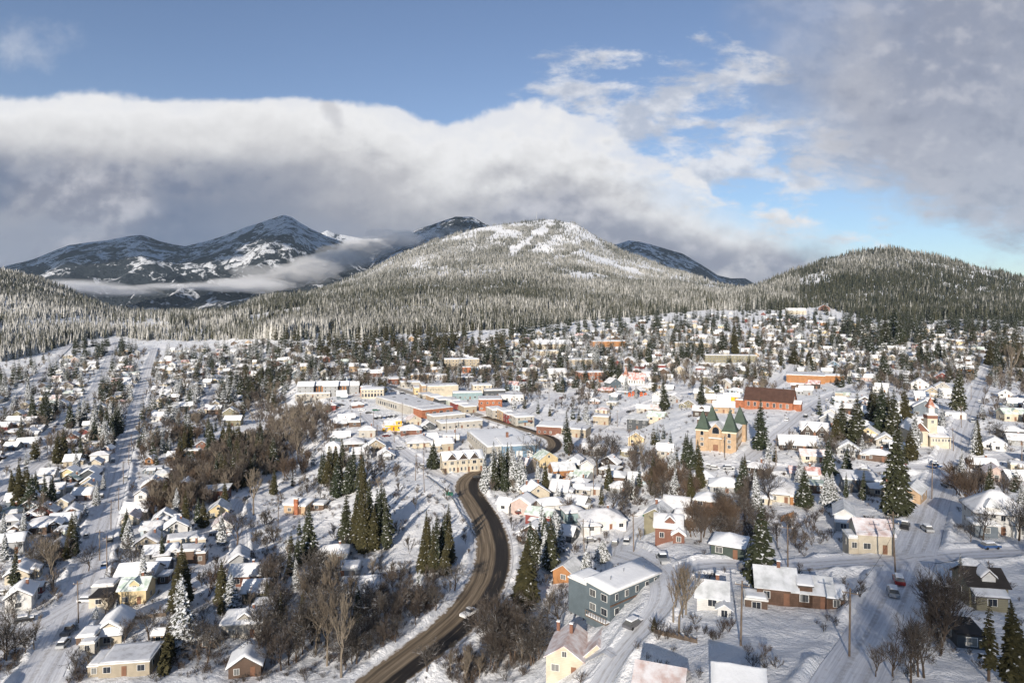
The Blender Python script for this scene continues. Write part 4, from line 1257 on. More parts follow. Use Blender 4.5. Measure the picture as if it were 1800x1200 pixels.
# clusters: centre, half extents, count, heights in metres, styles
CC = [(400, 815, 85, 50, 40, 9, 16, 'dark,olive'), (600, 850, 40, 30, 7, 11, 17, 'dark,olive'), (640, 950, 40, 26, 6, 12, 18, 'olive,dark'), (765, 985, 28, 26, 7, 9, 14, 'olive,dark'), (890, 850, 36, 14, 6, 12, 17, 'snowy,dark'),
      (960, 985, 30, 22, 4, 10, 14, 'dark,snowy'), (320, 1060, 16, 30, 2, 12, 15, 'olive'), (60, 880, 40, 20, 6, 9, 15, 'dark,olive'), (175, 865, 16, 22, 4, 6, 9, 'snowy'), (200, 760, 40, 26, 16, 9, 16, 'dark,snowy'), (75, 735, 26, 18, 10, 10, 17, 'dark'),
      (135, 745, 20, 14, 6, 10, 15, 'dark,snowy'), (185, 690, 30, 16, 14, 10, 16, 'dark'), (230, 700, 16, 10, 4, 8, 14, 'snowy,dark'), (330, 705, 30, 22, 12, 10, 17, 'snowy,dark'), (300, 730, 40, 20, 10, 9, 15, 'dark,snowy'), (395, 700, 22, 24, 12, 11, 18, 'snowy,dark'),
      (440, 680, 40, 24, 18, 11, 18, 'dark,olive'), (485, 665, 30, 16, 10, 11, 17, 'dark'), (280, 790, 22, 16, 8, 8, 14, 'snowy,dark'), (215, 800, 20, 12, 6, 7, 12, 'snowy'), (100, 660, 70, 24, 18, 10, 17, 'dark,snowy'), (20, 690, 40, 34, 16, 11, 18, 'dark,snowy'),
      (300, 650, 110, 28, 26, 10, 18, 'dark,snowy'), (180, 618, 60, 14, 26, 12, 20, 'dark'), (400, 630, 100, 18, 22, 12, 18, 'dark,snowy'), (560, 606, 120, 22, 30, 13, 21, 'dark,olive'), (700, 606, 110, 26, 30, 13, 21, 'dark,olive'), (840, 602, 90, 28, 24, 13, 21, 'dark,olive'),
      (760, 640, 60, 10, 10, 11, 16, 'dark'), (860, 640, 30, 14, 12, 10, 16, 'dark'), (960, 583, 80, 18, 22, 13, 22, 'dark'), (1080, 575, 90, 20, 28, 13, 22, 'dark'), (1200, 568, 80, 20, 24, 13, 22, 'dark'), (1320, 570, 80, 24, 26, 12, 20, 'dark'), (1080, 610, 140, 26, 36, 11, 17, 'dark,snowy'),
      (1250, 610, 90, 30, 22, 11, 18, 'dark'), (1000, 640, 80, 24, 14, 10, 16, 'dark,snowy'), (1450, 570, 80, 24, 34, 14, 22, 'dark'), (1560, 590, 70, 30, 44, 14, 23, 'dark'), (1640, 580, 70, 26, 30, 13, 22, 'dark'), (1740, 570, 70, 20, 50, 14, 23, 'dark'), (1770, 610, 40, 26, 18, 12, 19, 'dark,olive'),
      (1480, 610, 70, 18, 14, 10, 16, 'dark'), (1610, 640, 40, 14, 8, 10, 16, 'dark'), (1400, 620, 80, 24, 14, 10, 17, 'dark'), (1550, 745, 26, 16, 4, 11, 16, 'dark,olive'), (1220, 815, 20, 16, 4, 9, 13, 'dark'), (560, 650, 40, 10, 8, 10, 15, 'dark'), (650, 640, 60, 12, 16, 11, 17, 'dark')]
HANDB = [(416, 962, 70, 'spreading'), (154, 1004, 52, 'spreading'), (232, 1003, 50, 'spreading'), (370, 1046, 66, 'russet'), (92, 1040, 100, 'upright'), (60, 1140, 60, 'upright'), (525, 810, 70, 'upright'), (446, 905, 84, 'upright'), (1728, 950, 60, 'spreading'), (1706, 952, 34, 'spreading'),
         (1712, 880, 76, 'brown'), (1790, 950, 92, 'spreading'), (1765, 880, 50, 'brown'), (1627, 1055, 58, 'brown'), (1656, 1148, 110, 'brown'), (1194, 1112, 122, 'upright'), (1184, 1092, 100, 'upright'), (1205, 1080, 90, 'upright'), (980, 1110, 92, 'spreading'), (1166, 905, 70, 'spreading'),
         (575, 1170, 130, 'upright'), (600, 1190, 150, 'upright'), (556, 1150, 110, 'upright'), (1349, 888, 66, 'spreading'), (1350, 655, 26, 'spreading'), (1328, 660, 30, 'spreading'), (1280, 672, 34, 'spreading'), (1776, 660, 60, 'poplar'), (1752, 782, 46, 'spreading'), (1432, 930, 38, 'brown'), (1398, 960, 46, 'brown'),
         (1385, 935, 42, 'brown'), (1366, 960, 46, 'brown'), (1290, 930, 60, 'spreading'), (1270, 905, 60, 'spreading'), (1570, 1190, 90, 'brown'), (1600, 1200, 110, 'brown'), (1540, 1190, 60, 'brown'), (1625, 1190, 96, 'spreading'), (873, 1165, 84, 'spreading'), (820, 1200, 60, 'upright'), (1050, 835, 56, 'spreading'), (940, 812, 50, 'spreading'),
         (1040, 800, 44, 'spreading'), (1075, 808, 50, 'spreading'), (1130, 818, 60, 'upright'), (1000, 905, 40, 'brown'), (1080, 900, 50, 'spreading')]
BC = [(300, 895, 36, 26, 22, 7, 12, 'brown,upright,russet'), (345, 868, 40, 28, 24, 8, 13, 'brown,upright'), (400, 842, 44, 28, 26, 9, 14, 'brown,upright,brown'), (455, 805, 46, 28, 28, 9, 15, 'brown,upright,brown'), (510, 770, 44, 26, 28, 9, 14, 'brown,upright'), (548, 735, 34, 24, 20, 8, 13, 'brown,upright,spreading'),
      (500, 745, 62, 26, 40, 8, 13, 'brown,brown,upright'), (450, 820, 90, 34, 56, 7, 13, 'brown,brown,upright,russet'), (370, 832, 64, 40, 40, 6, 11, 'russet,brown'), (330, 872, 56, 30, 26, 6, 10, 'russet,brown'), (562, 765, 34, 24, 22, 6, 11, 'brown'), (455, 695, 34, 24, 18, 7, 12, 'brown,upright'),
      (575, 1085, 45, 60, 16, 9, 14, 'upright,spreading'), (500, 1130, 60, 50, 14, 7, 11, 'spreading,brown'), (690, 1095, 60, 40, 18, 5, 9, 'spreading,brown'), (720, 1050, 44, 26, 10, 5, 8, 'brown'), (640, 1150, 50, 40, 10, 6, 10, 'spreading'), (870, 1135, 46, 44, 14, 6, 10, 'spreading,brown'), (905, 1100, 26, 30, 6, 5, 9, 'brown'),
      (935, 1155, 30, 30, 6, 6, 9, 'spreading'), (1180, 860, 44, 36, 24, 6, 11, 'russet,brown'), (1130, 825, 50, 24, 16, 6, 10, 'spreading,brown'), (1050, 800, 50, 16, 12, 6, 9, 'spreading,brown'), (1105, 890, 26, 20, 7, 6, 9, 'spreading'), (1300, 930, 60, 40, 16, 5, 9, 'spreading,brown'), (1340, 870, 36, 24, 7, 6, 9, 'brown'),
      (1250, 930, 40, 26, 9, 6, 10, 'brown,russet'), (1400, 955, 44, 20, 4, 4, 7, 'brown'), (1500, 1060, 20, 24, 3, 3, 6, 'brown'), (1660, 1110, 34, 36, 6, 6, 10, 'brown'), (1575, 1180, 44, 24, 7, 6, 9, 'brown,spreading'), (1700, 860, 30, 34, 7, 7, 11, 'brown,russet'), (850, 742, 48, 14, 16, 7, 11, 'spreading'), (940, 702, 26, 12, 8, 7, 11, 'spreading'),
      (1025, 700, 26, 12, 8, 7, 10, 'brown'), (1010, 720, 40, 16, 8, 6, 9, 'spreading'), (1350, 700, 44, 12, 12, 6, 10, 'brown,upright'), (1430, 790, 60, 14, 12, 5, 9, 'brown'), (1500, 800, 50, 16, 10, 5, 9, 'spreading'), (200, 740, 36, 24, 14, 6, 10, 'brown'), (90, 805, 40, 20, 8, 6, 9, 'brown'), (75, 905, 30, 24, 8, 6, 10, 'brown'), (85, 975, 26, 16, 6, 6, 9, 'brown,spreading'),
      (60, 1005, 30, 24, 6, 6, 9, 'spreading'), (265, 805, 18, 22, 5, 6, 9, 'brown,russet'), (20, 1160, 34, 30, 8, 6, 10, 'spreading'), (100, 1185, 50, 14, 5, 4, 7, 'spreading'), (330, 770, 24, 10, 6, 7, 10, 'russet'), (1640, 660, 40, 20, 12, 6, 10, 'brown'), (1560, 690, 60, 18, 16, 6, 10, 'brown,spreading'), (1720, 720, 40, 30, 10, 6, 10, 'spreading,brown'), (1770, 690, 40, 30, 12, 7, 11, 'brown'),
      (640, 830, 40, 30, 12, 5, 9, 'spreading,brown'), (560, 870, 40, 30, 8, 5, 9, 'spreading'), (460, 950, 30, 30, 7, 6, 9, 'spreading'), (350, 1140, 40, 40, 7, 5, 9, 'spreading'), (480, 1040, 24, 34, 8, 6, 9, 'spreading,brown'), (760, 1070, 40, 20, 6, 4, 7, 'spreading'), (820, 1180, 30, 20, 5, 5, 8, 'upright')]

# ---------------------------------------------------------------- landmark buildings, block by block
def corner_place(px, py, yaw, w, d):
    """centre of a box whose nearest corner stands at the pixel; its front runs right, its left side runs back"""
    x, Y, z = site(px, py)
    a = R(yaw)
    return (x + math.cos(a) * w / 2 - math.sin(a) * d / 2, Y + math.sin(a) * w / 2 + math.cos(a) * d / 2, z + .1)


def custom(name, cat, px, py, loc, yaw, blocks, label, ref, level=2, chim=(), wpx=60, group='larger buildings of the town', windows=True):
    r = building(name, label, cat, loc, yaw, blocks, group, level, windows, chim)
    LAND.append((px, py, ref))
    BLDG.append((px, py, wpx))
    THINGS.append((r, px, py))
    return r


# sandy museum with four green spires
m = custom('museum', 'museum', 1262, 780, place(1258, 792, 22, -26), -26, [
    block(-5.6, -8.6, 5.2, 5.2, 8.6, 'spire', 8.2, 'sand', 'copper', .35),
    block(5.6, -9.2, 5.6, 5.6, 8.6, 'spire', 9.0, 'sand', 'copper', .35),
    block(0, -6.5, 6.8, 9.0, 7.8, 'gy', 3.6, 'sand', 'pale', .2),
    block(0, 4.0, 15.5, 15.0, 7.6, 'hip', 2.2, 'sand', None, .3),
    block(-5.4, 12.5, 5.0, 5.0, 8.2, 'spire', 7.4, 'sand', 'copper', .35),
    block(6.6, 13.2, 5.4, 5.4, 8.2, 'spire', 7.8, 'sand', 'copper', .35)],
    'sandy brick museum hall with four tall green spires and arched gable window', 'the green-spired museum', wpx=90, windows=False)
for tx, fy in ((-5.6, -11.2), (5.6, -12.0)):
    for z, ar in ((2.4, False), (4.6, False), (6.9, True)):
        add_window(m, tx, fy, z, 0, 1.3, 1.3, 2, ar)
add_window(m, 0, -11.0, 8.0, 0, 2.8, 1.5, 2, True)
add_window(m, 8.4, -9.2, 6.9, 1, 1.0, 1.4, 2, True)
add_window(m, 8.4, -9.2, 3.0, 1, 1.0, 1.4, 2)
for k in range(5):
    for z in (2.2, 5.6):
        add_window(m, 7.75, -1.6 + k * 2.9, z, 1, 1.2, 1.6, 2)
        add_window(m, -7.75, -1.6 + k * 2.9, z, 3, 1.2, 1.6, 2)
f = MB()
f.box((0, -11.15, 1.3), (2.0, .3, 2.6), M_DOOR)
link('door', f.mesh('door'), m)
f = MB()
f.box((0, -11.8, 5.6), (5.4, 1.6, .35), M_TRIM)
f.box((-2.0, -12.4, 2.4), (.4, .4, 6.1), wallmat('sand'))
f.box((2.0, -12.4, 2.4), (.4, .4, 6.1), wallmat('sand'))
link('porch', f.mesh('porch'), m)
for tx, ty, w in ((-5.6, -8.6, 5.2), (5.6, -9.2, 5.6)):
    f = MB()
    f.box((tx, ty, 8.35), (w + .3, w + .3, .7), material('pale_cornice', (.70, .62, .46), .8, .1))
    link('cornice', f.mesh('cornice'), m)

# bell-tower church
c = custom('church', 'church', 1640, 775, place(1634, 784, 9, -8), -8, [
    block(-4.2, 1.0, 6.6, 12.0, 6.4, 'gy', 3.6, 'cream', None, .4, gable='redbrown'),
    block(1.6, -1.6, 4.0, 4.0, 13.2, 'flat', 0, 'cream', None, .1),
    block(1.6, -1.6, 2.3, 2.3, 2.6, 'spire', 4.6, 'white', 'rust', .45, z=13.8),
    block(3.6, -4.6, 8.2, 3.8, 4.2, 'shed', .7, 'cream', None, .3),
    block(5.0, 3.0, 7.0, 9.0, 4.6, 'gx', 2.4, 'cream', None, .3)],
    'cream church with square bell tower, small rusty spire and brown gable', 'the bell-tower church', wpx=50, windows=False)
add_window(c, -4.2, -5.0, 3.6, 0, 2.5, 3.6, 2, True)
add_window(c, 1.6, -3.6, 10.4, 0, 1.1, 1.3, 2)
for k in range(6):
    add_window(c, .6 + k * 1.15 + (.4 if k > 2 else 0), -6.5, 3.0, 0, .65, 1.2, 2)
add_window(c, 7.7, -4.6, 2.6, 1, .9, 1.2, 2)
for k in range(3):
    add_window(c, 8.5, 1.0 + k * 2.2, 2.6, 1, .8, 1.5, 2)
f = MB()
f.box((1.6, -1.6, 12.4), (4.2, 4.2, 1.3), wallmat('redbrown'))
link('tower_band', f.mesh('tower_band'), c)
f = MB()
f.box((1.6, -1.6, 21.6), (.1, .1, 1.6), M_TRIM)
f.box((1.6, -1.6, 21.9), (.7, .1, .1), M_TRIM)
link('cross', f.mesh('cross'), c)

# brick hall with a bare brown roof
b = custom('church_hall', 'hall', 1355, 700, place(1350, 719, 12, -32), -32, [
    block(0, 0, 27, 12, 5.2, 'gx', 6.4, 'brick', 'brownroof', .5),
    block(15.6, -1.5, 4.0, 5.0, 4.0, 'gx', 1.6, 'brick', None, .2),
    block(-16.5, 1, 6, 7, 3.6, 'flat', 0, 'brick', None, .1)],
    'long brick hall with steep bare dark brown roof on the hillside', 'the brown-roofed brick hall', wpx=90, windows=False)
for k in range(7):
    add_window(b, -11 + k * 3.6, -6.0, 2.6, 0, 1.3, 2.4, 2)
add_window(b, 13.5, 0, 6.6, 1, 1.4, 2.2, 2)

# white church with the red spire
c = custom('church', 'church', 1115, 668, place(1106, 677, 10, -24), -24, [
    block(5.0, 2.0, 15.0, 9.0, 4.6, 'gx', 5.4, 'white', 'redroof', .4),
    block(-3.4, -2.6, 3.4, 3.4, 7.4, 'spire', 9.5, 'white', 'rust', .3),
    block(-7.0, 2.0, 8.0, 8.0, 4.0, 'gy', 5.0, 'white', 'redroof', .4),
    block(-5.4, -4.6, 4.6, 5.0, 3.0, 'gy', 2.0, 'white', None, .25)],
    'white church with pinkish-red snow-dusted roof and slim orange-red spire', 'the red-spired church', level=1, wpx=46, windows=False)
for k in range(6):
    add_window(c, -.4 + k * 2.2, -2.5, 2.6, 0, .8, 2.2, 1, True)
add_window(c, -5.4, -7.1, 1.5, 0, 1.2, 1.5, 1)

# row house with three gables by the junction
tw = custom('row_house', 'row house', 814, 815, place(815, 829, 8, 17), 17, [
    block(0, 0, 18.5, 8.0, 5.6, 'gx', 2.7, 'cream', None, .4),
    block(-5.4, -2.2, 4.6, 4.4, 5.6, 'gy', 2.7, 'cream', None, .3, gable='darkbrown'),
    block(-.2, -2.2, 4.2, 4.4, 5.6, 'gy', 2.6, 'cream', None, .3, gable='darkbrown'),
    block(4.9, -2.2, 4.2, 4.4, 5.6, 'gy', 2.6, 'cream', None, .3, gable='darkbrown')],
    'cream and brown row house with three dark front gables by the highway junction', 'the three-gabled row house', wpx=66, windows=False)
for k, x in enumerate((-5.4, -.2, 4.9)):
    add_window(tw, x, -4.4, 4.3, 0, 1.6, 1.4, 2)
    add_window(tw, x - .9, -4.4, 1.5, 0, .9, 1.6, 2)
    add_window(tw, x + .9, -4.4, 1.5, 0, .9, 1.6, 2)
for x in (-8.4, -2.8, 2.3, 8.2):
    add_window(tw, x, -4.0, 4.2, 0, 1.0, 1.2, 2)
    f = MB()
    f.box((x, -4.05, 1.05), (1.0, .12, 2.1), M_DOOR)
    link('door', f.mesh('door'), tw)
for z in (1.5, 4.2):
    add_window(tw, -9.25, 0, z, 3, 1.2, 1.3, 2)
f = MB()
for k in range(6):
    f.box((-9.6 + k * .12, -5.2 - k * .35, 1.9 - k * .34), (1.6, .36, .14), M_WOOD)
f.box((-9.6, -4.6, 2.0), (2.2, 1.2, .15), M_WOOD)
link('stair', f.mesh('stair'), tw)

# beige hall with the blue warehouse against it
h1 = custom('hall', 'hall', 850, 775, corner_place(856, 805, 17, 26, 42), 17, [block(0, 0, 26, 42, 5.2, 'flat', 0, 'stone', 'pale', ts=.2)],
            'large low beige hall with a broad flat grey-white roof above the row house', 'the big flat-roofed hall', wpx=70, windows=False)
for k in range(9):
    add_window(h1, -13, -17 + k * 4.2, 3.6, 3, 1.6, .9, 2)
add_window(h1, -8.5, -21, 2.2, 0, 1.2, 1.8, 2)
f = MB()
f.box((-5.0, -21.05, 1.6), (3.0, .14, 3.2), M_METAL)
link('loading_door', f.mesh('loading_door'), h1)
h2 = custom('warehouse', 'warehouse', 912, 790, corner_place(884, 806, 12, 18, 22), 12, [block(0, 0, 18, 22, 5.8, 'flat', 0, 'blue', 'pale', ts=.2)],
            'sky blue flat-roofed warehouse built against the beige hall by the curve', 'the sky blue warehouse', wpx=66, windows=False)
for k in range(3):
    f = MB()
    f.box((-6 + k * 5.2, -11.05, 1.7), (3.0, .14, 3.2), M_TRIM)
    link('loading_door', f.mesh('loading_door'), h2)
c1 = MB()
c1.box((-3, 8, 7.4), (1.2, 1.2, 2.8), M_BRICK)
link('chimney', c1.mesh('chimney'), h2)

# market with the brick end
mk = custom('market', 'market', 715, 718, corner_place(743, 735, 36, 22, 70), 36, [
    block(0, 6, 22, 58, 4.8, 'flat', 0, 'stone', 'pale', ts=.18),
    block(0, -29, 22.6, 12, 4.6, 'flat', 0, 'brick', 'pale', ts=.2)],
    'long beige market with flat grey-white roof, brick end wall and parked cars alongside', 'the long market', wpx=110, windows=False)
for k in range(9):
    add_window(mk, -11, 30 - k * 3.4, 1.8, 3, 2.2, 2.4, 2)
for k in range(4):
    add_window(mk, -7.5 + k * 5, -35, 2.0, 0, 2.4, 2.0, 2)
for k in range(4):
    f = MB()
    f.box((-3 + k * 2.4, 22 - k * 14, 5.4), (1.8, 1.4, .9), M_METAL)
    link('roof_vent', f.mesh('roof_vent'), mk)

# white corner block
wb = custom('corner_block', 'commercial building', 652, 690, corner_place(634, 700, 6, 17, 13), 6, [block(0, 0, 17, 13, 6.6, 'flat', 0, 'cream', 'pale', ts=.25), block(-6, 12, 9, 9, 6.4, 'flat', 0, 'brick', None)],
            'white two-storey corner block with a row of dark arched shop windows', 'the white corner block', wpx=44, windows=False)
for k in range(7):
    add_window(wb, -7 + k * 2.3, -6.5, 5.0, 0, 1.1, 1.4, 2)
    add_window(wb, -7 + k * 2.3, -6.5, 1.9, 0, 1.5, 2.0, 2, True)

# grey hotel with three wings
ht = custom('hotel', 'hotel', 570, 680, place(574, 697, 16, 10), 10, [
    block(-16, 0, 12, 14, 8.2, 'gx', 2.6, 'grey', None, .5),
    block(-6, 3, 10, 12, 8.0, 'gx', 2.4, 'darkgrey', None, .4),
    block(3, -2, 11, 15, 8.2, 'gx', 2.8, 'grey', None, .5),
    block(12, 1, 9, 13, 8.0, 'gx', 2.4, 'darkgrey', None, .4),
    block(20, 2, 9, 12, 7.6, 'gx', 2.4, 'grey', None, .4),
    block(-10, -9, 26, 5, 3.0, 'flat', 0, 'stone', None, .2)],
    'grey modern hotel with several white-roofed wings and orange wall panels', 'the grey hotel', wpx=100, level=1)
for x, y in ((-6, -3), (12, -5.5)):
    for k in (-2.2, 0, 2.2):
        f = MB()
        f.box((x + k, y - .06, 5.2), (1.2, .14, 4.4), wallmat('orange'))
        link('wall_panel', f.mesh('wall_panel'), ht)

# painted-sign block
sb = custom('commercial_block', 'commercial building', 775, 685, place(775, 696, 14, 14), 14, [block(0, 0, 27, 14, 7.6, 'flat', 0, 'cream', None, ts=.3), block(-13.0, -.5, 3.6, 15.4, 8.4, 'flat', 0, 'sand', None, .1)],
            'long pale yellow block with faded dark painted wall lettering', 'the painted-sign block', wpx=64, windows=False)
for z in (2.0, 5.6):
    for k in range(3):
        add_window(sb, -13.6 + k * 1.0, -8.2, z, 0, .6, 1.8, 1)
f = MB()
lx = -8.5
mdk = material('faded_paint', (.22, .21, .17), .9, .3, 1.2)
for k, wd in enumerate((.9, .7, .9, 1.0, .8, .9, .5, 1.0, .9)):       # weathered letters, too faded to read
    f.box((lx + wd / 2, -7.04, 5.1 + .25 * math.sin(k * 1.3)), (wd * .35, .05, 1.7), mdk)
    f.box((lx + wd * .55, -7.04, 5.1 + (.6 if k % 2 else -.5)), (wd * .9, .05, .42), mdk)
    lx += wd + .35
link('wall_lettering', f.mesh('wall_lettering'), sb)

SHOPS = '''
862|722|16|16|7.6|brick|4|red brick corner block with pale upper band and snowy flat roof|the red brick corner block|3
753|703|9|12|4.2|stone|24|low grey shop with flat snow roof at the head of the shop row|the first low shop|1
768|707|9|13|4.4|sand|24|sandy shop front beside the painted-sign block's foot|the sandy shop front|1
783|712|9|14|4.2|darkgrey|24|dark grey shop front in the middle of the sloping shop row|the dark shop front|1
798|716|9|14|4.8|palegreen|24|pale green shop front in the sloping shop row|the pale green shop front|1
812|721|9|14|4.4|red|24|red shop front in the sloping shop row near the brick corner block|the red shop front|1
827|726|9|14|4.2|tan|24|tan shop front at the lower end of the sloping shop row|the tan shop front|1
822|702|22|9|5.0|teal|8|teal-sided flat building behind the sloping shop row|the teal-sided building|1
742|690|12|12|4.4|yellow|14|bright yellow low shop left of the painted-sign block|the bright yellow shop|1
722|682|16|12|4.6|stone|14|stone shop with snow roof on the uphill side of main street|the uphill stone shop|1
700|675|16|12|4.4|redbrown|14|red-brown shop on the uphill side of main street|the uphill red-brown shop|1
878|735|9|15|5.2|stone|20|stone shop at the left of the orange arched shop|the stone corner shop|2
892|740|7|15|6.0|sand|20|narrow orange-tan shop with two big arched windows|the orange arched shop|2
906|744|10|15|5.4|red|20|red shop with cream pilasters and coloured awnings|the red awning shop|2
923|748|12|14|5.2|stone|20|pale corner shop with grey side wall at the end of the awning row|the pale corner shop|2
973|765|20|16|4.6|redbrown|-16|rusty brick flat-roofed cafe beside the tall lone spruce|the rusty brick cafe|2
1008|768|14|13|4.4|tan|-20|tan flat annex behind the tall lone spruce|the tan cafe annex|1
880|776|24|9|3.6|white|20|low white-roofed storehouse between the big hall and main street|the low white storehouse|1
812|752|26|10|4.0|stone|24|low grey building mostly hidden by the downtown bare trees|the tree-hidden grey building|1
790|741|22|10|3.8|stone|30|second low grey roof beside the long market's brick end|the low roof by the market|1
848|690|15|12|5.5|cream|10|cream block with dark balconies above the teal-sided building|the cream balcony block|1
870|698|16|10|5.0|darkgrey|8|dark fronted block with snowy roof above the brick corner block|the dark fronted block|1
815|672|18|9|4.0|darkgrey|8|low dark-walled building with broad snow roof under the apartments|the low dark-walled building|1
740|668|18|10|4.6|sand|10|sandy building with small brown gable uphill of main street|the sandy gabled shop|1
770|668|16|10|4.0|white|10|white snow-roofed house row behind the painted-sign block|the white row behind the sign|1
900|705|18|10|4.0|white|6|low white flat building behind the shop row|the low white flat|1
592|672|18|8|3.6|paleblue|12|pale blue low building behind the grey hotel|the pale blue low building|1
'''.strip().split('\n')
for row in SHOPS:
    q = row.split('|')
    px, py, w, d, h = map(float, q[:5])
    lv = int(q[9])
    yaw = float(q[6])
    r = custom('shop' if 'shop' in q[7] else 'flat_roofed_building', 'shop' if 'shop' in q[7] else 'building', px, py, place(px, py, d, yaw), yaw,
               [block(0, 0, w, d, h, 'flat', 0, q[5], None if lv != 3 else 'pale', ts=.3)], q[7], q[8], level=2 if lv > 1 else 1, wpx=w * 2.4, group='shops and blocks of the town centre')
    if 'awning' in q[7]:
        for k, (cx, cl) in enumerate(((-3.2, 'teal'), (0, 'blue'), (3.2, 'redbrown'))):
            f = MB()
            f.prism([(-d / 2 - 1.5, 2.3), (-d / 2, 3.2), (-d / 2, 2.3)], cx - 1.4, cx + 1.4, wallmat(cl))
            link('awning', f.mesh('awning'), r)

BIG = [
    ('apartment_block', 'apartments', 812, 648, 13, 8, 34, 9.0, 'flat', 'tan', 'tan three-storey apartment block on the wooded slope above downtown', 'the tan apartments', 1),
    ('brick_block', 'brick building', 1041, 671, 13, 16, 21, 8.0, 'flat', 'brick', 'square red-brick block with flat roof and dark arched ground-floor windows', 'the square brick block', 1),
    ('arena', 'arena', 975, 613, 30, 14, 46, 5.5, 'gx', 'cream', 'cream ice arena with one huge low-pitched snow roof', 'the snow-roofed arena', 1),
    ('arena_annex', 'annex', 963, 624, 10, 12, 26, 4.5, 'flat', 'cream', 'cream flat annex in front of the snow-roofed arena', 'the arena annex', 0),
    ('school', 'school', 1075, 609, 18, 8, 46, 6.0, 'flat', 'orange', 'orange brick flat-roofed school in the far town behind the tall firs', 'the far orange school', 0),
    ('apartment_block', 'apartments', 1285, 637, 12, -6, 52, 7.0, 'flat', 'olive', 'long olive-tan apartment block with dark balconies and an orange end', 'the long olive apartments', 1),
    ('school', 'school', 1416, 673, 26, -22, 30, 6.2, 'flat', 'orange', 'orange brick school with two flat snow roofs beside the wide lane', 'the orange brick school', 0),
    ('school_wing', 'school wing', 1458, 672, 14, -8, 24, 5.6, 'flat', 'orange', 'lower orange wing adjoining the orange brick school', 'the lower school wing', 0),
    ('flat_roofed_building', 'building', 1215, 610, 14, -10, 40, 5.0, 'flat', 'tan', 'long tan flat-roofed building in the far town left of tall firs', 'the long tan building', 0),
    ('flat_roofed_building', 'building', 1030, 640, 14, 8, 36, 4.5, 'flat', 'tan', 'low tan flat building behind the square brick block', 'the low tan building', 0),
    ('flat_roofed_building', 'building', 945, 683, 12, 10, 30, 3.8, 'flat', 'white', 'low white flat building below the long white hall', 'the low white building', 1),
]
for nm, cat, px, py, d, yaw, w, h, roof, wall, lab, ref, lv in BIG:
    custom(nm, cat, px, py, place(px, py, d, yaw), yaw, [block(0, 0, w, d, h, roof, None if roof != 'gx' else 4.0, wall, 'pale' if roof == 'flat' else None, ts=.3)], lab, ref, level=lv, wpx=50, windows=lv > 0)

# slate blue L-shaped house at the front
bb = custom('apartment_house', 'house', 1100, 1060, corner_place(1072, 1093, 40, 15.6, 6.4), 40, [
    block(0, 0, 15.6, 6.4, 5.5, 'shed', .5, 'slate', None, .35, ts=.35),
    block(-3.6, 6.4, 6.2, 6.2, 4.5, 'flat', 0, 'slate', None, .2, ts=.45)],
    'long slate blue two-storey house with flat sloping snow roof and corner balcony', 'the long slate blue house', wpx=130, windows=False, group='houses of the snowy town')
for y in (-1.7, 1.4):
    for z in (1.4, 4.2):
        add_window(bb, -7.8, y, z, 3, 1.5, 1.3, 2)
for k, x in enumerate((-5.8, -2.7, .5, 3.7, 6.5)):
    add_window(bb, x, -3.2, 4.3, 0, 1.0 if k % 2 else .7, 1.2, 2)
    if k != 2:
        add_window(bb, x, -3.2, 1.5, 0, 1.2, 1.2, 2)
f = MB()
f.box((0, -3.26, 2.95), (15.4, .08, .3), wallmat('log'))
link('wall_band', f.mesh('wall_band'), bb)
f = MB()
f.box((-8.5, -.6, -.2), (1.5, 5.6, .2), M_WOOD)
for k in range(9):
    f.box((-9.2, -3.3 + k * .68, .35), (.08, .08, 1.0), M_WOOD)
f.box((-9.2, -.6, .9), (.1, 5.6, .1), M_WOOD)
f.box((-8.5, -.6, -.02), (1.3, 5.3, .14), M_SNOW)
link('balcony', f.mesh('balcony'), bb)
for x, y in ((-4, 0), (1.2, 1.0), (6.0, -.6)):
    f = MB()
    f.rod((x, y, 5.9), (x, y, 7.0), .09, .09, M_METAL)
    link('vent_pipe', f.mesh('vent_pipe'), bb)

# long log house
lh = custom('log_house', 'log house', 1400, 1050, place(1404, 1068, 7.5, -15), -15, [
    block(-3.7, .3, 6.8, 7.2, 3.0, 'gx', 2.4, 'log', 'pale', .5),
    block(2.5, 0, 6.8, 6.4, 2.6, 'gx', 1.9, 'log', 'pale', .4),
    block(6.4, -.5, 2.8, 5.4, 2.1, 'gx', 1.2, 'log', None, .35),
    block(1.2, -1.8, 2.4, 2.8, 3.7, 'shed', .5, 'log', None, .25),
    block(-7.4, -3.8, 3.8, 4.0, 1.3, 'flat', 0, 'brown', None, .15)],
    'long dark log house with grey frosted roofs, raised dormer and snowy deck', 'the long log house', wpx=150, chim=[(-3, .3, 5.9)], group='houses of the snowy town')

# turreted house by the margin
th = custom('turreted_house', 'house', 1765, 930, place(1768, 944, 11, -16), -16, [
    block(0, 1, 12, 10, 5.4, 'hip', 4.2, 'white', None, .5),
    block(-4.4, -4.0, 5.0, 4.4, 3.0, 'hip', 1.2, 'bluegrey', None, .5),
    block(-2.2, -2.6, 3.2, 3.0, 6.8, 'spire', 2.2, 'white', 'pale', .3),
    block(4.2, -3.6, 5.0, 3.0, 3.0, 'shed', .6, 'white', None, .4)],
    'big white turreted house with wide snowy roofs behind a gnarled tree', 'the turreted white house', wpx=80, group='houses of the snowy town')

# ---------------------------------------------------------------- relations for labels
USED = set()
REFD = {}


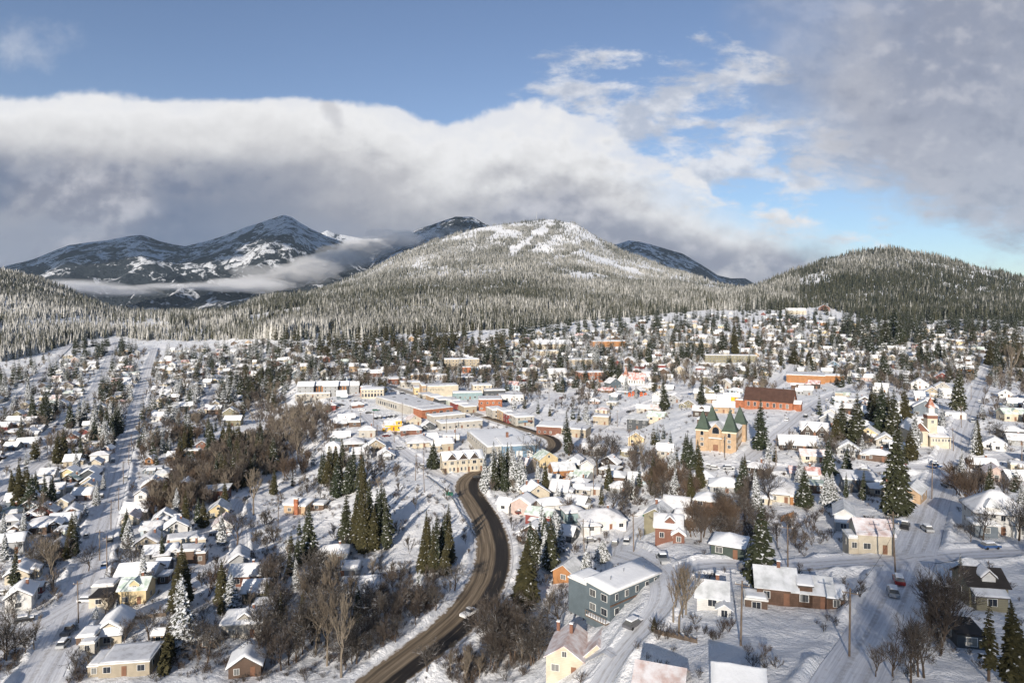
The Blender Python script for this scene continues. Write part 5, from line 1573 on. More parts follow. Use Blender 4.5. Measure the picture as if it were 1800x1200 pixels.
def rel_label(desc, px, py, most=16, ranks=14, avoid=None):
    """a label that no other thing has: the look, then a nearby landmark"""
    cand = sorted(LAND, key=lambda l: (l[0] - px) ** 2 + (1.7 * (l[1] - py)) ** 2)
    tries = []
    for lx, ly, ph in cand[:ranks]:
        if ph == avoid:
            continue
        dx, dy = px - lx, py - ly
        far = math.hypot(dx, dy * 1.5)
        hor = 'left of' if dx < 0 else 'right of'
        ver = 'behind' if dy < 0 else 'in front of'
        one = hor if abs(dx) > 1.4 * abs(dy) else ver
        two = f'{ver} and {hor}'
        near = 'close ' if far < 26 else ('' if far < 70 else 'well ')
        tries += [f'{desc} {near}{one} {ph}', f'{desc} {near}{two} {ph}']
    for t in tries:
        if t not in USED and len(t.replace('-', ' ').split()) <= most + 2 and len(t.split()) <= most:
            USED.add(t)
            return t
    for o in ('second', 'third', 'fourth', 'fifth', 'sixth', 'seventh', 'eighth', 'ninth', 'tenth', 'eleventh', 'twelfth'):
        for t in tries:
            t = f'{o} {t}'
            if t not in USED and len(t.split()) <= most:
                USED.add(t)
                return t
    t = tries[0]
    USED.add(t)
    return t


# ---------------------------------------------------------------- the remaining houses of the town
def free(px, py, wp, lst, kx=.62, ky=.30):
    for bx, by, bw in lst:
        s = (bw + wp) / 2
        if abs(px - bx) < s * kx * 1.5 and abs(py - by) < max(s * ky, 4.0):
            return False
    return True


def wooded(px, py):
    for cx, cy, rx, ry, n, *_ in CC:
        if ((px - cx) / (rx * .85)) ** 2 + ((py - cy) / (ry * .85 + 2)) ** 2 < 1 and n * 260 > rx * ry * .9:
            return True
    for cx, cy, rx, ry, n, *_ in BC:
        if ((px - cx) / rx) ** 2 + ((py - cy) / ry) ** 2 < 1:
            return True
    return any(abs(px - a) < 8 and -6 < py - b_ < 14 for a, b_, *_ in HANDC)


FILL = []
allb = list(BLDG)
REG = [  # x0, x1, top curve, bottom curve, how many
    (890, 1960, ([890, 1000, 1100, 1300, 1400, 1480, 1560, 1700, 1800], [592, 580, 566, 549, 556, 562, 580, 572, 584]), ([890, 1100, 1400, 1800], [646, 650, 636, 640]), 440),
    (-140, 430, ([20, 110, 200, 300, 430], [672, 628, 612, 612, 622]), ([20, 150, 250, 430], [820, 790, 760, 716]), 230),
    (380, 900, ([380, 520, 700, 900], [600, 606, 598, 586]), ([380, 560, 700, 900], [668, 660, 655, 655]), 90),
    (900, 1400, ([900, 1400], [646, 640]), ([900, 1100, 1250, 1400], [735, 735, 715, 700]), 62),
    (1400, 1960, ([1400, 1800], [645, 640]), ([1400, 1520, 1800], [690, 715, 735]), 58),
    (-140, 210, ([-30, 210], [790, 800]), ([-30, 100, 210], [1000, 960, 880]), 30),
    (900, 1010, ([900, 1010], [860, 860]), ([900, 1010], [960, 960]), 4),
    (0, 330, ([0, 330], [790, 800]), ([0, 330], [1160, 1000]), 20),
    (900, 1340, ([900, 1340], [790, 800]), ([900, 1340], [960, 1000]), 18),
    (1330, 1960, ([1330, 1800], [690, 690]), ([1330, 1800], [900, 860]), 50),
    (560, 900, ([560, 900], [660, 700]), ([560, 900], [800, 830]), 16),
]
wallnames = ['white'] * 5 + ['cream'] * 2 + ['grey'] * 5 + ['tan'] * 3 + ['brown'] * 3 + ['darkbrown'] * 3 + ['bluegrey'] * 2 + ['stone'] * 3 + ['redbrown', 'olive', 'sand', 'darkgrey', 'yellow', 'paleblue', 'pink', 'slate', 'red']
for x0, x1, tc, bc, n in REG:
    got = 0
    for _ in range(n * 10):
        if got >= n:
            break
        px = rng.uniform(x0, x1)
        ya, yb = np.interp(px, *tc), np.interp(px, *bc)
        py = ya + (yb - ya) * rng.random() ** 0.9
        if wooded(px, py) and rng.random() < (.86 if py > 665 else .35):
            continue
        if not free(px, py, 6.0, allb):
            continue
        x, Y, z = site(px, py)
        if sdist(x, Y) < 6.5:
            continue
        wm = rng.uniform(6.4, 10.0)
        wp = wm * FPX / Y
        if not free(px, py, wp, allb):
            continue
        if any(abs(fx - x) < fr * .85 + wm * .55 and abs(fy - Y - 3) < fr * .85 + wm * .55 for fx, fy, fr in FOOT):
            continue
        allb.append((px, py, wp))
        FILL.append((px, py, wp, wm, x, Y, z))
        got += 1
FILL.sort(key=lambda f: -f[2] if -6 < f[0] < 1806 else 1e3)
n_house = sum(1 for r, _, _ in THINGS if r.name.split('.')[0] == 'house')
KEEP = max(300 - n_house, 0)
roofsay = {'gx': 'long snow roof', 'gy': 'snowy gable', 'hip': 'snowy hip roof', 'flat': 'flat snow roof', 'shed': 'tilted snow roof'}
far_mb = MB()
for k, (px, py, wp, wm, x, Y, z) in enumerate(FILL):
    wall = wallnames[rng.integers(len(wallnames))]
    roof = ['gx', 'gy', 'gx', 'gy', 'hip', 'gx', 'flat'][rng.integers(7)]
    d = rng.uniform(5.4, 7.6)
    h = rng.choice([2.1, 2.3, 2.6, 3.9])
    base_yaw = 16 if px < 520 else (10 if px < 900 else -24)
    yaw = base_yaw + rng.normal(0, 6) + (90 if rng.random() < .15 else 0)
    rc = None if rng.random() < .80 else ['pale', 'pink', 'pale', 'redroof', 'green', 'pale'][rng.integers(6)]
    b = [block(0, 0, wm, d, h, roof, None, wall, rc)]
    if wp > 22 and rng.random() < .6:
        b.append(block(wm * rng.uniform(-.2, .2), -d / 2 - .9, wm * .5, 1.8, 2.1, 'shed', .5, wall, None, .25))
    if rng.random() < .45:
        b.append(block(wm * rng.choice([-.5, .5]), -d * .25, wm * .45, d * .6, h * .8, ['gy', 'flat', 'gx'][rng.integers(3)], None, wall, rc))
    loc = (x, Y + d / 2, min(z, float(H0(x, Y + d / 2)) + .6) + .1)
    if k < KEEP:
        r = building('house', '', 'house', loc, yaw, b, 'small houses of the valley town', level=2 if wp >= 30 else (1 if wp >= 13 else 0), windows=wp >= 13, chim=[(wm * .2, .8, b[0]['h'] + 2.2)] if wp > 20 and k % 2 else ())
        r['label'] = rel_label(f"{SAY.get(wall, wall)} house with {({'pink': 'pinkish roof', 'pale': 'pale roof', 'redroof': 'reddish roof', 'green': 'greenish roof'}).get(rc, roofsay[roof])}", px, py)
        THINGS.append((r, px, py))
    else:
        FOOT.append((loc[0], loc[1], wm * .6))
        a = R(yaw)
        t = MB()
        for q in b:
            if q['rise'] is None:
                q['rise'] = {'gx': .30 * q['d'], 'gy': .33 * q['w'], 'hip': .20 * min(q['w'], q['d'])}.get(q['roof'], 0)
            block_wall(t, q)
            block_roof(q, t, t)
        for cx in (-wm * .25, wm * .25):
            t.box((cx, -d / 2 - .03, 1.7), (1.5, .1, 1.2), M_GLASS)
        t.v = [(loc[0] + vx * math.cos(a) - vy * math.sin(a), loc[1] + vx * math.sin(a) + vy * math.cos(a), loc[2] + vz) for vx, vy, vz in t.v]
        k0 = len(far_mb.v)
        far_mb.v += t.v
        for f_, i_ in zip(t.f, t.i):
            far_mb.f.append(tuple(q + k0 for q in f_))
            far_mb.i.append(far_mb.mi(t.mats[i_]))
if far_mb.v:
    o = link('distant_settlement', far_mb.mesh('distant_settlement'), kind='stuff')
    o['label'], o['category'] = 'far scatter of small snow-roofed houses below the forested hills', 'houses'

FA = None


def foot_block(x, Y, pad=.5):
    global FA
    if FA is None or len(FA) != len(FOOT):
        FA = np.array(FOOT)
    return bool(((np.abs(FA[:, 0] - x) < FA[:, 2] * .85 + pad) & (np.abs(FA[:, 1] - Y) < FA[:, 2] * .85 + pad)).any())


# ---------------------------------------------------------------- cars
CARP = {'white': (.72, .72, .72), 'black': (.02, .02, .022), 'grey': (.12, .12, .13), 'silver': (.38, .39, .40), 'red': (.35, .03, .025), 'blue': (.04, .09, .22), 'maroon': (.14, .025, .02), 'green': (.03, .12, .07)}


def car(px, py, head, colour, label, snow=False, pickup=False, level=1):
    x, Y, z = site(px, py)
    pm = material('car_paint_' + colour, CARP[colour], .28, .05, 1, spec=.5)
    root = bpy.data.objects.new('parked_car' if 'parked' in label else 'car', None)
    COL.objects.link(root)
    root.location = (x, Y, z + .16 + (.15 if sdist(x, Y) < 0 else 0))
    root.rotation_euler = (0, 0, R(-head))
    root['label'], root['category'], root['group'] = label, 'car', 'cars in the snowy streets'
    L, W = (5.3, 1.95) if pickup else (4.5, 1.82)
    b = MB()
    hl = L / 2
    prof = [(-hl, .35), (hl, .35), (hl + .02, .62), (hl - .12, .80), (hl - 1.15, .95), (-hl + .35, .98), (-hl, .85)]
    b.prism(prof, -W / 2, W / 2, pm)
    if pickup:
        cab = [(-.6, .95), (1.35, .95), (.75, 1.72), (-.45, 1.75)]
    else:
        cab = [(-hl + .25, .95), (1.25, .95), (.55, 1.46), (-1.35, 1.48)]
    top = [cab[3], cab[2]]
    b.add([(sx * (W / 2 - .22), y, z_) for sx in (-1, 1) for y, z_ in top] + [(sx * (W / 2 - .24), y, z_ - .07) for sx in (-1, 1) for y, z_ in top],
          [(0, 2, 3, 1), (4, 5, 7, 6), (0, 1, 5, 4), (2, 6, 7, 3), (1, 3, 7, 5), (0, 4, 6, 2)], pm)
    link('body', b.mesh('body'), root)
    g = MB()
    lo = [(sx * (W / 2 - .06), y, z_) for sx in (-1, 1) for y, z_ in cab[:2]]
    hi = [(sx * (W / 2 - .26), y, z_ - .06) for sx in (-1, 1) for y, z_ in top]
    g.add(lo + hi, [(0, 1, 5, 4), (2, 6, 7, 3), (1, 3, 7, 5), (0, 4, 6, 2)], M_GLASS)
    link('windows_band', g.mesh('windows_band'), root)
    for sx in (-1, 1):
        for y in (-hl + .85, hl - .9):
            wv = MB()
            wv.rod((sx * (W / 2 - .2), y, .33), (sx * (W / 2 + .02), y, .33), .33, .33, M_BLACK, 10)
            link('wheel', wv.mesh('wheel'), root)
    if level > 1:
        for sx in (-1, 1):
            q = MB()
            q.box((sx * (W / 2 - .3), hl - .02, .66), (.38, .1, .16), M_TRIM)
            link('headlight', q.mesh('headlight'), root)
    if snow:
        s = MB()
        s.box((0, (top[0][0] + top[1][0]) / 2, top[0][1] + .1), (W - .5, abs(top[1][0] - top[0][0]) + .2, .24), M_SNOW)
        s.box((0, hl - .75, .98), (W - .3, 1.0, .16), M_SNOW)
        link('lying_snow', s.mesh('lying_snow'), root)
    FOOT.append((x, Y, 2.2))
    THINGS.append((root, px, py))
    USED.add(label)


CARS = '''
825|1082|38|white|white pickup truck driving on the dark wet lane of the highway|0|1|2
121|1113|-10|grey|dark grey pickup truck parked at the roadside near the brown carport|1|1|2
112|1136|-10|silver|silver car parked at the roadside below the grey pickup truck|1|0|2
43|1093|60|black|black car parked in front of the white cottage with red chimney|1|0|2
153|1059|86|white|white car parked beside the dark-roofed cream garage|1|0|2
13|1045|70|white|white snow-covered car parked behind the white cottage with red chimney|1|0|1
916|903|70|maroon|maroon car parked below the small white highway garage|1|0|2
1037|953|70|grey|dark car parked in the shade below the wide white bungalow|1|0|2
840|842|66|black|black car parked in front of the three-gabled row house|0|0|2
1629|934|8|silver|silver snow-capped car parked on the street beside the tall pink-roofed house|1|0|2
1664|857|4|grey|snow-buried car parked at the crest of the long straight street|1|0|2
1580|1026|22|red|red car parked nose to tail behind a snowy car at the lower street|1|0|2
1570|1047|22|silver|snow-mounded silver car parked in front of the red car|1|0|2
1719|772|-4|white|white van-like car parked beside the long straight street near the church|1|0|1
1140|909|50|green|dark green car parked beside the rust-red shed lane|1|0|1
703|790|50|silver|snow-covered car parked at the lane below the wide cream bungalow|1|0|1
679|768|60|maroon|snow-dusted car parked below the bright orange house|1|0|1
600|713|80|black|black car parked alone in the lot beside the bluff edge|0|0|1
627|706|70|grey|grey car parked at the lot's upper rim near the white corner block|1|0|1
648|727|75|black|black car parked at the foot of the long market's shaded windows|0|0|1
660|722|75|green|green car parked beside the long market|1|0|1
636|722|75|white|white car parked in the lot left of the long market|1|0|1
662|737|20|black|first black car parked in the row below the market|1|0|1
670|736|20|grey|grey car parked second in the row below the market|1|0|1
678|735|20|blue|blue car parked third in the row below the market|1|0|1
686|734|20|black|black car parked fourth in the row below the market|1|0|1
694|733|20|silver|silver car parked last in the row below the market|1|0|1
712|746|80|black|dark van-like car parked between the orange house and the pink-red roofed house|0|0|1
885|757|-50|black|black car parked along main street below the awning shops|0|0|1
898|760|-50|blue|blue car parked along main street below the pale corner shop|0|0|1
908|765|-50|grey|grey car parked along main street near the low white storehouse|1|0|1
918|768|-50|black|dark car parked along main street at the curve above the warehouse|0|0|1
930|766|-20|silver|silver car parked across from the rusty brick cafe|1|0|1
887|706|80|black|black car parked behind the red brick corner block|0|0|1
902|712|80|grey|grey car parked in the lot behind the awning shops|1|0|1
665|678|60|black|black car parked on upper main street near the white corner block|0|0|1
690|688|60|grey|grey car parked on main street above the long market|0|0|1
708|693|60|black|black car parked on main street near the stone shop|0|0|1
395|883|70|black|dark car parked beside the steep red wooden house|1|0|1
402|902|20|blue|blue car parked beside the yellow gabled cottage|1|0|1
172|907|80|pink|pink|0|0|0
'''.strip().split('\n')
for row in CARS:
    q = row.split('|')
    if q[3] == 'pink':
        continue
    car(float(q[0]), float(q[1]), float(q[2]), q[3], q[4], q[5] == '1', q[6] == '1', int(q[7]))

SWP = np.concatenate([np.column_stack([ln, np.full(len(ln), i), np.arange(len(ln))]) for i, (_, _, kd, ln) in enumerate(SW) if kd == 'snow'])
for r, px, py in THINGS:
    if r.get('category') not in ('house', 'garage', 'log house') or r.location.y > 420:
        continue
    p = np.array(r.location[:2])
    d2 = np.hypot(SWP[:, 0] - p[0], SWP[:, 1] - p[1])
    j = int(d2.argmin())
    if not 9 < d2[j] < 34:
        continue
    q = SWP[j, :2]
    p = p + (q - p) / d2[j] * 5.5
    n_ = max(int(np.hypot(*(q - p)) / 1.2), 3)
    tt = np.linspace(0, 1, n_)
    bend = np.array([-(q - p)[1], (q - p)[0]]) * .12
    ln = p + (q - p) * tt[:, None] + bend * np.sin(tt * math.pi)[:, None]
    nn = np.gradient(ln, axis=0)
    nn /= np.linalg.norm(nn, axis=1, keepdims=True)
    nn = np.stack([nn[:, 1], -nn[:, 0]], 1)
    ac = np.linspace(-.5, .5, 5)
    P_ = ln[:, None, :] + nn[:, None, :] * (ac * 2.8)[None, :, None]
    Z_ = H(P_[..., 0], P_[..., 1]) * .5 + H(ln[:, 0], ln[:, 1])[:, None] * .5 + .09
    uv_ = np.stack([np.broadcast_to(ac + .5, Z_.shape), np.broadcast_to(tt[:, None] * n_ * 1.2, Z_.shape)], -1).reshape(-1, 2)
    link('driveway', grid_mesh('driveway', P_[..., 0], P_[..., 1], Z_, ROAD_M['snow'], uv=uv_), kind='structure')
cset = 0
for t_ in range(400):
    if cset >= 44:
        break
    row = SWP[int(rng.integers(len(SWP)))]
    ln = SW[int(row[2])][3]
    k = int(row[3])
    if k < 1 or k > len(ln) - 2 or not 110 < row[1] < 640:
        continue
    dv = ln[k + 1] - ln[k - 1]
    dv = dv / np.linalg.norm(dv)
    sd_ = rng.choice([-1, 1])
    wx, wy = ln[k] + np.array([dv[1], -dv[0]]) * sd_ * (SW[int(row[2])][1] / 2 - .6)
    wz = float(H(wx, wy))
    px, py = CX + wx / wy * FPX, HY - (wz - CAMZ) / wy * FPX
    if not (-10 < px < 1810 and py < 1190) or foot_block(wx, wy, 2.0):
        continue
    col = ['white', 'black', 'grey', 'silver', 'maroon', 'blue', 'grey', 'silver', 'black'][int(rng.integers(9))]
    pk = bool(rng.random() < .25)
    car(px, py, math.degrees(math.atan2(dv[0], dv[1])), col, rel_label(f"{col} snow-topped {'pickup' if pk else 'car'} parked", px, py), True, pk, 1)
    cset += 1

# ---------------------------------------------------------------- utility poles and other street furniture
POLES = [(138, 1095), (175, 985), (188, 1003), (208, 897), (195, 932), (217, 851), (226, 818), (231, 793), (76, 913), (70, 811), (83, 797), (97, 779), (746, 865), (730, 844), (745, 815), (663, 783),
         (693, 778), (634, 756), (657, 757), (707, 738), (635, 713), (785, 765), (801, 778), (808, 690), (841, 694), (1027, 969), (1114, 970), (1043, 870), (1106, 791), (1274, 804), (1364, 819), (1638, 877), (1571, 979),
         (1676, 793), (1796, 820), (1493, 1154), (1385, 998), (1574, 1008), (1302, 1134), (1690, 752), (1707, 703), (489, 925), (1340, 674), (1481, 668), (1160, 700), (245, 760), (252, 715), (990, 700), (965, 705), (1085, 750)]
pp_proto = None


def pole_meshes():
    post, arm, ins = MB(), MB(), MB()
    post.rod((0, 0, -1), (0, 0, 10.6), .17, .12, M_WOOD, 8)
    arm.box((0, .16, 9.8), (2.3, .1, .13), M_WOOD)
    ins.rod((0, 0, 0), (0, 0, .28), .07, .05, M_TRIM, 6)
    tr = MB()
    tr.rod((0, -.35, 7.9), (0, -.35, 9.0), .28, .28, M_METAL, 10)
    return post.mesh('post'), arm.mesh('crossarm'), ins.mesh('insulator'), tr.mesh('transformer')


pm_ = pole_meshes()
for k, (px, py) in enumerate(POLES):
    x, Y, z = site(px, py)
    r = bpy.data.objects.new('utility_pole', None)
    COL.objects.link(r)
    r.location = (x, Y, z)
    r.rotation_euler = (R(rng.normal(0, 1.0)), R(rng.normal(0, 1.0)), R((18 if px < 600 else -24) + rng.normal(0, 8)))
    s = rng.uniform(.88, 1.08)
    r.scale = (1, 1, s)
    r['category'], r['group'] = 'utility pole', 'utility poles along the streets'
    link('post', pm_[0], r)
    ar = link('crossarm', pm_[1], r)
    for ix in (-1.0, 0.0, 1.0):
        io = link('insulator', pm_[2], ar)
        io.location = (ix, .16, 9.87)
    tf = k % 4 == 1
    if tf:
        link('transformer', pm_[3], r)
    r['label'] = rel_label('wooden utility pole with ' + ('transformer' if tf else 'crossarm'), px, py)
    FOOT.append((x, Y, 1.0))

# sagging wires between the nearest poles


def wire(a, b, label):
    pa, pb = [Vector((*site(*POLES[i])[:2], site(*POLES[i])[2] + 9.7)) for i in (a, b)]
    m_ = MB()
    n = 10
    pts = [pa.lerp(pb, t / n) - Vector((0, 0, 1.6 * 4 * (t / n) * (1 - t / n))) for t in range(n + 1)]
    for p, q in zip(pts[:-1], pts[1:]):
        m_.rod(p, q, .03, .03, M_BLACK, 3)
    o = link('power_line', m_.mesh('power_line'))
    o['label'], o['category'], o['group'] = label, 'power line', 'wires strung between the poles'


wire(0, 1, 'thin dark wire sagging above the valley street from the lowest roadside pole')
wire(1, 4, 'thin dark wire sagging beside the tan gable-end bungalow')
wire(4, 3, 'thin dark wire sagging past the clean broad-roofed house')
wire(35, 37, 'thin dark wire sagging over the lower right street')
wire(37, 32, 'thin dark wire sagging beside the tall pink-roofed house')
wire(36, 37, 'thin dark wire sagging across the snow above the long log house')

# green road sign at the highway
x, Y, z = site(790, 879)
sg = bpy.data.objects.new('road_sign', None)
COL.objects.link(sg)
sg.location, sg.rotation_euler = (x, Y, z), (0, 0, R(-20))
sg['label'], sg['category'] = 'blank-backed green road sign on posts beside the highway curve', 'road sign'
f = MB()
f.box((0, 0, 2.6), (3.0, .06, 1.5), material('sign_green', (.02, .22, .15), .5))
link('sign_panel', f.mesh('sign_panel'), sg)
for s in (-1, 1):
    f = MB()
    f.box((s * 1.1, .08, 1.2), (.1, .1, 3.6), M_METAL)
    link('post', f.mesh('post'), sg)

# guard rail on the outside of the bend
gp = smooth_line([(748, 838), (772, 856), (795, 876), (806, 900), (822, 925), (836, 946)], 3)
xs, ys, zs = cast(gp[:, 0], gp[:, 1], H)
gr = bpy.data.objects.new('guard_rail', None)
COL.objects.link(gr)
gr['label'], gr['category'] = 'low grey guard rail along the outer edge of the highway bend', 'guard rail'
f = MB()
for k in range(len(xs) - 1):
    f.rod((xs[k], ys[k], zs[k] + .75), (xs[k + 1], ys[k + 1], zs[k + 1] + .75), .17, .17, M_METAL, 4)
link('rail', f.mesh('rail'), gr)
for k in range(0, len(xs), 2):
    f = MB()
    f.box((xs[k], ys[k], zs[k] + .3), (.16, .16, 1.1), M_WOOD)
    link('post', f.mesh('post'), gr)

# play frame in the middle of town
x, Y, z = site(1118, 697)
pf = bpy.data.objects.new('play_frame', None)
COL.objects.link(pf)
pf.location = (x, Y, z)
pf['label'], pf['category'] = 'orange-red playground frame with small roofs in the mid-town snow', 'playground'
mo = material('play_orange', (.62, .13, .03), .5, .1)
for k, (cx, cy, hh) in enumerate(((-5, 0, 2.2), (-2, 1, 3.0), (4, 0, 2.6), (7, -1, 2.2))):
    f = MB()
    for sx in (-.8, .8):
        for sy in (-.8, .8):
            f.rod((cx + sx, cy + sy, -.4), (cx + sx, cy + sy, hh), .12, .12, mo, 6)
    f.box((cx, cy, hh * .5), (1.8, 1.8, .9), mo)
    link('tower', f.mesh('tower'), pf)
    g = MB()
    g.add([(cx - 1.2, cy - 1.2, hh), (cx + 1.2, cy - 1.2, hh), (cx + 1.2, cy + 1.2, hh), (cx - 1.2, cy + 1.2, hh), (cx, cy, hh + 1.2)], [(3, 2, 1, 0), (0, 1, 4), (1, 2, 4), (2, 3, 4), (3, 0, 4)], mo)
    link('roof', g.mesh('roof'), pf)

# wooden fences
FENCES = [([(1372, 917), (1395, 908)], 'short orange-brown board fence in the snowy yard below the orange shed', 1.8),
          ([(985, 842), (1018, 850)], 'red-brown board fence at the foot of the orange-brown deck house', 1.4),
          ([(1475, 855), (1530, 866)], 'dark board fence in front of the blue-grey modern house', 1.4),
          ([(228, 1090), (292, 1082)], 'low wire and post fence around the fenced snowy yard', 1.2),
          ([(1150, 1112), (1225, 1130)], 'dark timber retaining fence beside the lower snowy drive', 1.0)]
for pts, lab, hh in FENCES:
    q = np.array(pts, float)
    q = np.stack([np.linspace(q[0, 0], q[-1, 0], 8), np.linspace(q[0, 1], q[-1, 1], 8)], 1)
    xs, ys, zs = cast(q[:, 0], q[:, 1], H)
    fr = bpy.data.objects.new('fence', None)
    COL.objects.link(fr)
    fr['label'], fr['category'], fr['group'] = lab, 'fence', 'yard fences'
    mf = wallmat('orange') if 'orange' in lab else (wallmat('redbrown') if 'red-brown' in lab else M_WOOD)
    f = MB()
    for k in range(7):
        a = math.atan2(ys[k + 1] - ys[k], xs[k + 1] - xs[k])
        L = math.hypot(xs[k + 1] - xs[k], ys[k + 1] - ys[k])
        f.box(((xs[k] + xs[k + 1]) / 2, (ys[k] + ys[k + 1]) / 2, (zs[k] + zs[k + 1]) / 2 + hh / 2 - .3), (L, .08, hh), mf, a)
    link('board_panel', f.mesh('board_panel'), fr)
    for k in range(8):
        f = MB()
        f.box((xs[k], ys[k], zs[k] + hh / 2 - .2), (.14, .14, hh + .3), M_WOOD)
        link('post', f.mesh('post'), fr)

# mast on the ski hill
u_ = U(943)
x, Y = u_ * 4640, 4640.0
z = float(H0(x, Y))
mast = bpy.data.objects.new('radio_mast', None)
COL.objects.link(mast)
mast.location = (x, Y, z)
mast['label'], mast['category'] = 'thin radio mast on the summit beside the ski run', 'mast'
f = MB()
f.rod((0, 0, 0), (0, 0, 62), 1.6, .8, M_METAL, 6)
link('pole', f.mesh('pole'), mast)
f = MB()
f.rod((-3, 0, 44), (3, 0, 44), .8, .8, M_METAL, 5)
link('antenna', f.mesh('antenna'), mast)

# ---------------------------------------------------------------- trees
def needle_material(name, c1, c2, snow):
    m = bpy.data.materials.new(name)
    m.use_nodes = True
    b = NB(m.node_tree)
    tc = b.n('ShaderNodeTexCoord').outputs['Object']
    inf = b.n('ShaderNodeObjectInfo').outputs['Random']
    nz = b.noise(tc, .9, 3, .6)
    c = b.mix(b.ss(nz, .3, .7), c1, c2)
    c = b.mix(b.m('MULTIPLY', inf, .35), c, (.075, .062, .030))
    geo = b.n('ShaderNodeNewGeometry')
    sp = b.n('ShaderNodeSeparateXYZ')
    b.put(sp.inputs[0], geo.outputs['Normal'])
    up = b.ss(b.m('ABSOLUTE', sp.outputs[2]), .35, .8)
    sn = b.m('MULTIPLY', b.ss(b.noise(tc, 1.6, 4, .65), .72 - snow * .4, .80 - snow * .4), up)
    c = b.mix(sn, c, (.80, .82, .85))
    p = b.n('ShaderNodeBsdfPrincipled')
    b.put(p.inputs['Base Color'], c)
    p.inputs['Roughness'].default_value = .8
    p.inputs['Specular IOR Level'].default_value = .15
    o = b.n('ShaderNodeOutputMaterial')
    b.nt.links.new(p.outputs[0], o.inputs[0])
    return m


def bark_material(name, c1, c2, snow=.0):
    m = bpy.data.materials.new(name)
    m.use_nodes = True
    b = NB(m.node_tree)
    tc = b.n('ShaderNodeTexCoord').outputs['Object']
    inf = b.n('ShaderNodeObjectInfo').outputs['Random']
    c = b.mix(inf, c1, c2)
    if snow:
        geo = b.n('ShaderNodeNewGeometry')
        sp = b.n('ShaderNodeSeparateXYZ')
        b.put(sp.inputs[0], geo.outputs['Normal'])
        up = b.ss(sp.outputs[2], .45, .8)
        c = b.mix(b.m('MULTIPLY', up, b.ss(b.noise(tc, .8, 3, .6), .62 - snow * .3, .72 - snow * .3)), c, (.78, .79, .81))
    p = b.n('ShaderNodeBsdfPrincipled')
    b.put(p.inputs['Base Color'], c)
    p.inputs['Roughness'].default_value = .9
    p.inputs['Specular IOR Level'].default_value = .1
    o = b.n('ShaderNodeOutputMaterial')
    b.nt.links.new(p.outputs[0], o.inputs[0])
    return m


M_BARK = bark_material('conifer_bark', (.075, .055, .042), (.11, .08, .06))
NEEDLE = [needle_material('needles_dark', (.018, .026, .016), (.050, .062, .034), .28),
          needle_material('needles_dusted', (.022, .030, .022), (.055, .066, .046), .62),
          needle_material('needles_olive', (.030, .030, .014), (.080, .072, .034), .16)]


def conifer_meshes(name, H_, R_, seed, mat, snowp, base=.07, whorls=40, gaps=.0, droop=.22):
    rr = np.random.default_rng(seed)
    V, F, I = [], [], []

    def quad(p, i):
        k = len(V)
        V.extend(p)
        F.append((k, k + 1, k + 2, k + 3))
        I.append(i)
    for wv in range(whorls):
        t = base + (1 - base) * (wv + rr.uniform(-.3, .3)) / whorls
        t = min(max(t, base), .985)
        r = R_ * (1 - t) ** .82 * min(1.0, .55 + (t - base) * 4.0) + .12
        nb_ = int(7 + 4 * (1 - t))
        a0 = rr.uniform(0, 6.3)
        for k in range(nb_):
            if rr.random() < gaps:
                continue
            a = a0 + 6.283 * k / nb_ + rr.normal(0, .18)
            L = r * rr.uniform(.62, 1.12)
            z0 = t * H_ + rr.normal(0, .12)
            ca, sa = math.cos(a), math.sin(a)
            up = (t - .45) * .35

            def P(s, side, lift=0.0):
                q = L * s
                return (ca * q - sa * side, sa * q + ca * side, z0 + q * up - droop * L * s * s + lift)
            wd = L * rr.uniform(.24, .36) + .05
            tl = rr.normal(0, .14) * L
            n_s = 3 if L > .9 else 2
            edges = [(0.05 + .95 * j / n_s) for j in range(n_s + 1)]
            prof = [0.55, 1.0, .75, .0] if n_s == 3 else [.6, .9, .0]
            for j in range(n_s):
                s0, s1 = edges[j], edges[j + 1]
                w0, w1 = wd * prof[j], wd * prof[j + 1]
                sag = .18 * L
                quad([P(s0, 0, .02), P(s0 * .98, -w0, -sag * .5 * prof[j]), P(s1, -w1, -sag * prof[j + 1] * .6), P(s1, 0, .02)], 0)
                quad([P(s0, 0, .02), P(s1, 0, .02), P(s1, w1, -sag * prof[j + 1] * .6), P(s0 * .98, w0, -sag * .5 * prof[j])], 0)
                if rr.random() < snowp:
                    f = .72
                    quad([P(s0, -w0 * f * .8, .09), P(s1, -w1 * f, .10), P(s1, w1 * f, .10), P(s0, w0 * f * .8, .09)], 1)
            for sgn in (-1, 1):                       # hanging side sprays
                if rr.random() < .75:
                    s0 = rr.uniform(.35, .8)
                    hang = rr.uniform(.16, .34) * L
                    quad([P(s0 - .16, sgn * wd * .2), P(s0 + .18, sgn * wd * .35), P(s0 + .22, sgn * wd * 1.1, -hang), P(s0 - .02, sgn * wd * 1.2, -hang * 1.1)], 0)
    k = len(V)                                        # leader
    top = H_ * .95
    V.extend([(-.14, 0, top), (.14, 0, top), (.02, 0, H_ * 1.02), (-.02, 0, H_ * 1.02), (0, -.14, top), (0, .14, top), (0, .02, H_ * 1.02), (0, -.02, H_ * 1.02)])
    F.extend([(k, k + 1, k + 2, k + 3), (k + 4, k + 5, k + 6, k + 7)])
    I.extend([0, 0])
    crown = big_mesh(name + '_crown', np.array(V), np.array(F), [mat, M_SNOW], I)
    tb = MB()
    tb.rod((0, 0, -1.0), (0, 0, H_ * .5), R_ * .085 + .08, R_ * .05 + .04, M_BARK, 7)
    tb.rod((0, 0, H_ * .5), (0, 0, H_ * .97), R_ * .05 + .04, .03, M_BARK, 6)
    return tb.mesh(name + '_trunk'), crown, H_, R_


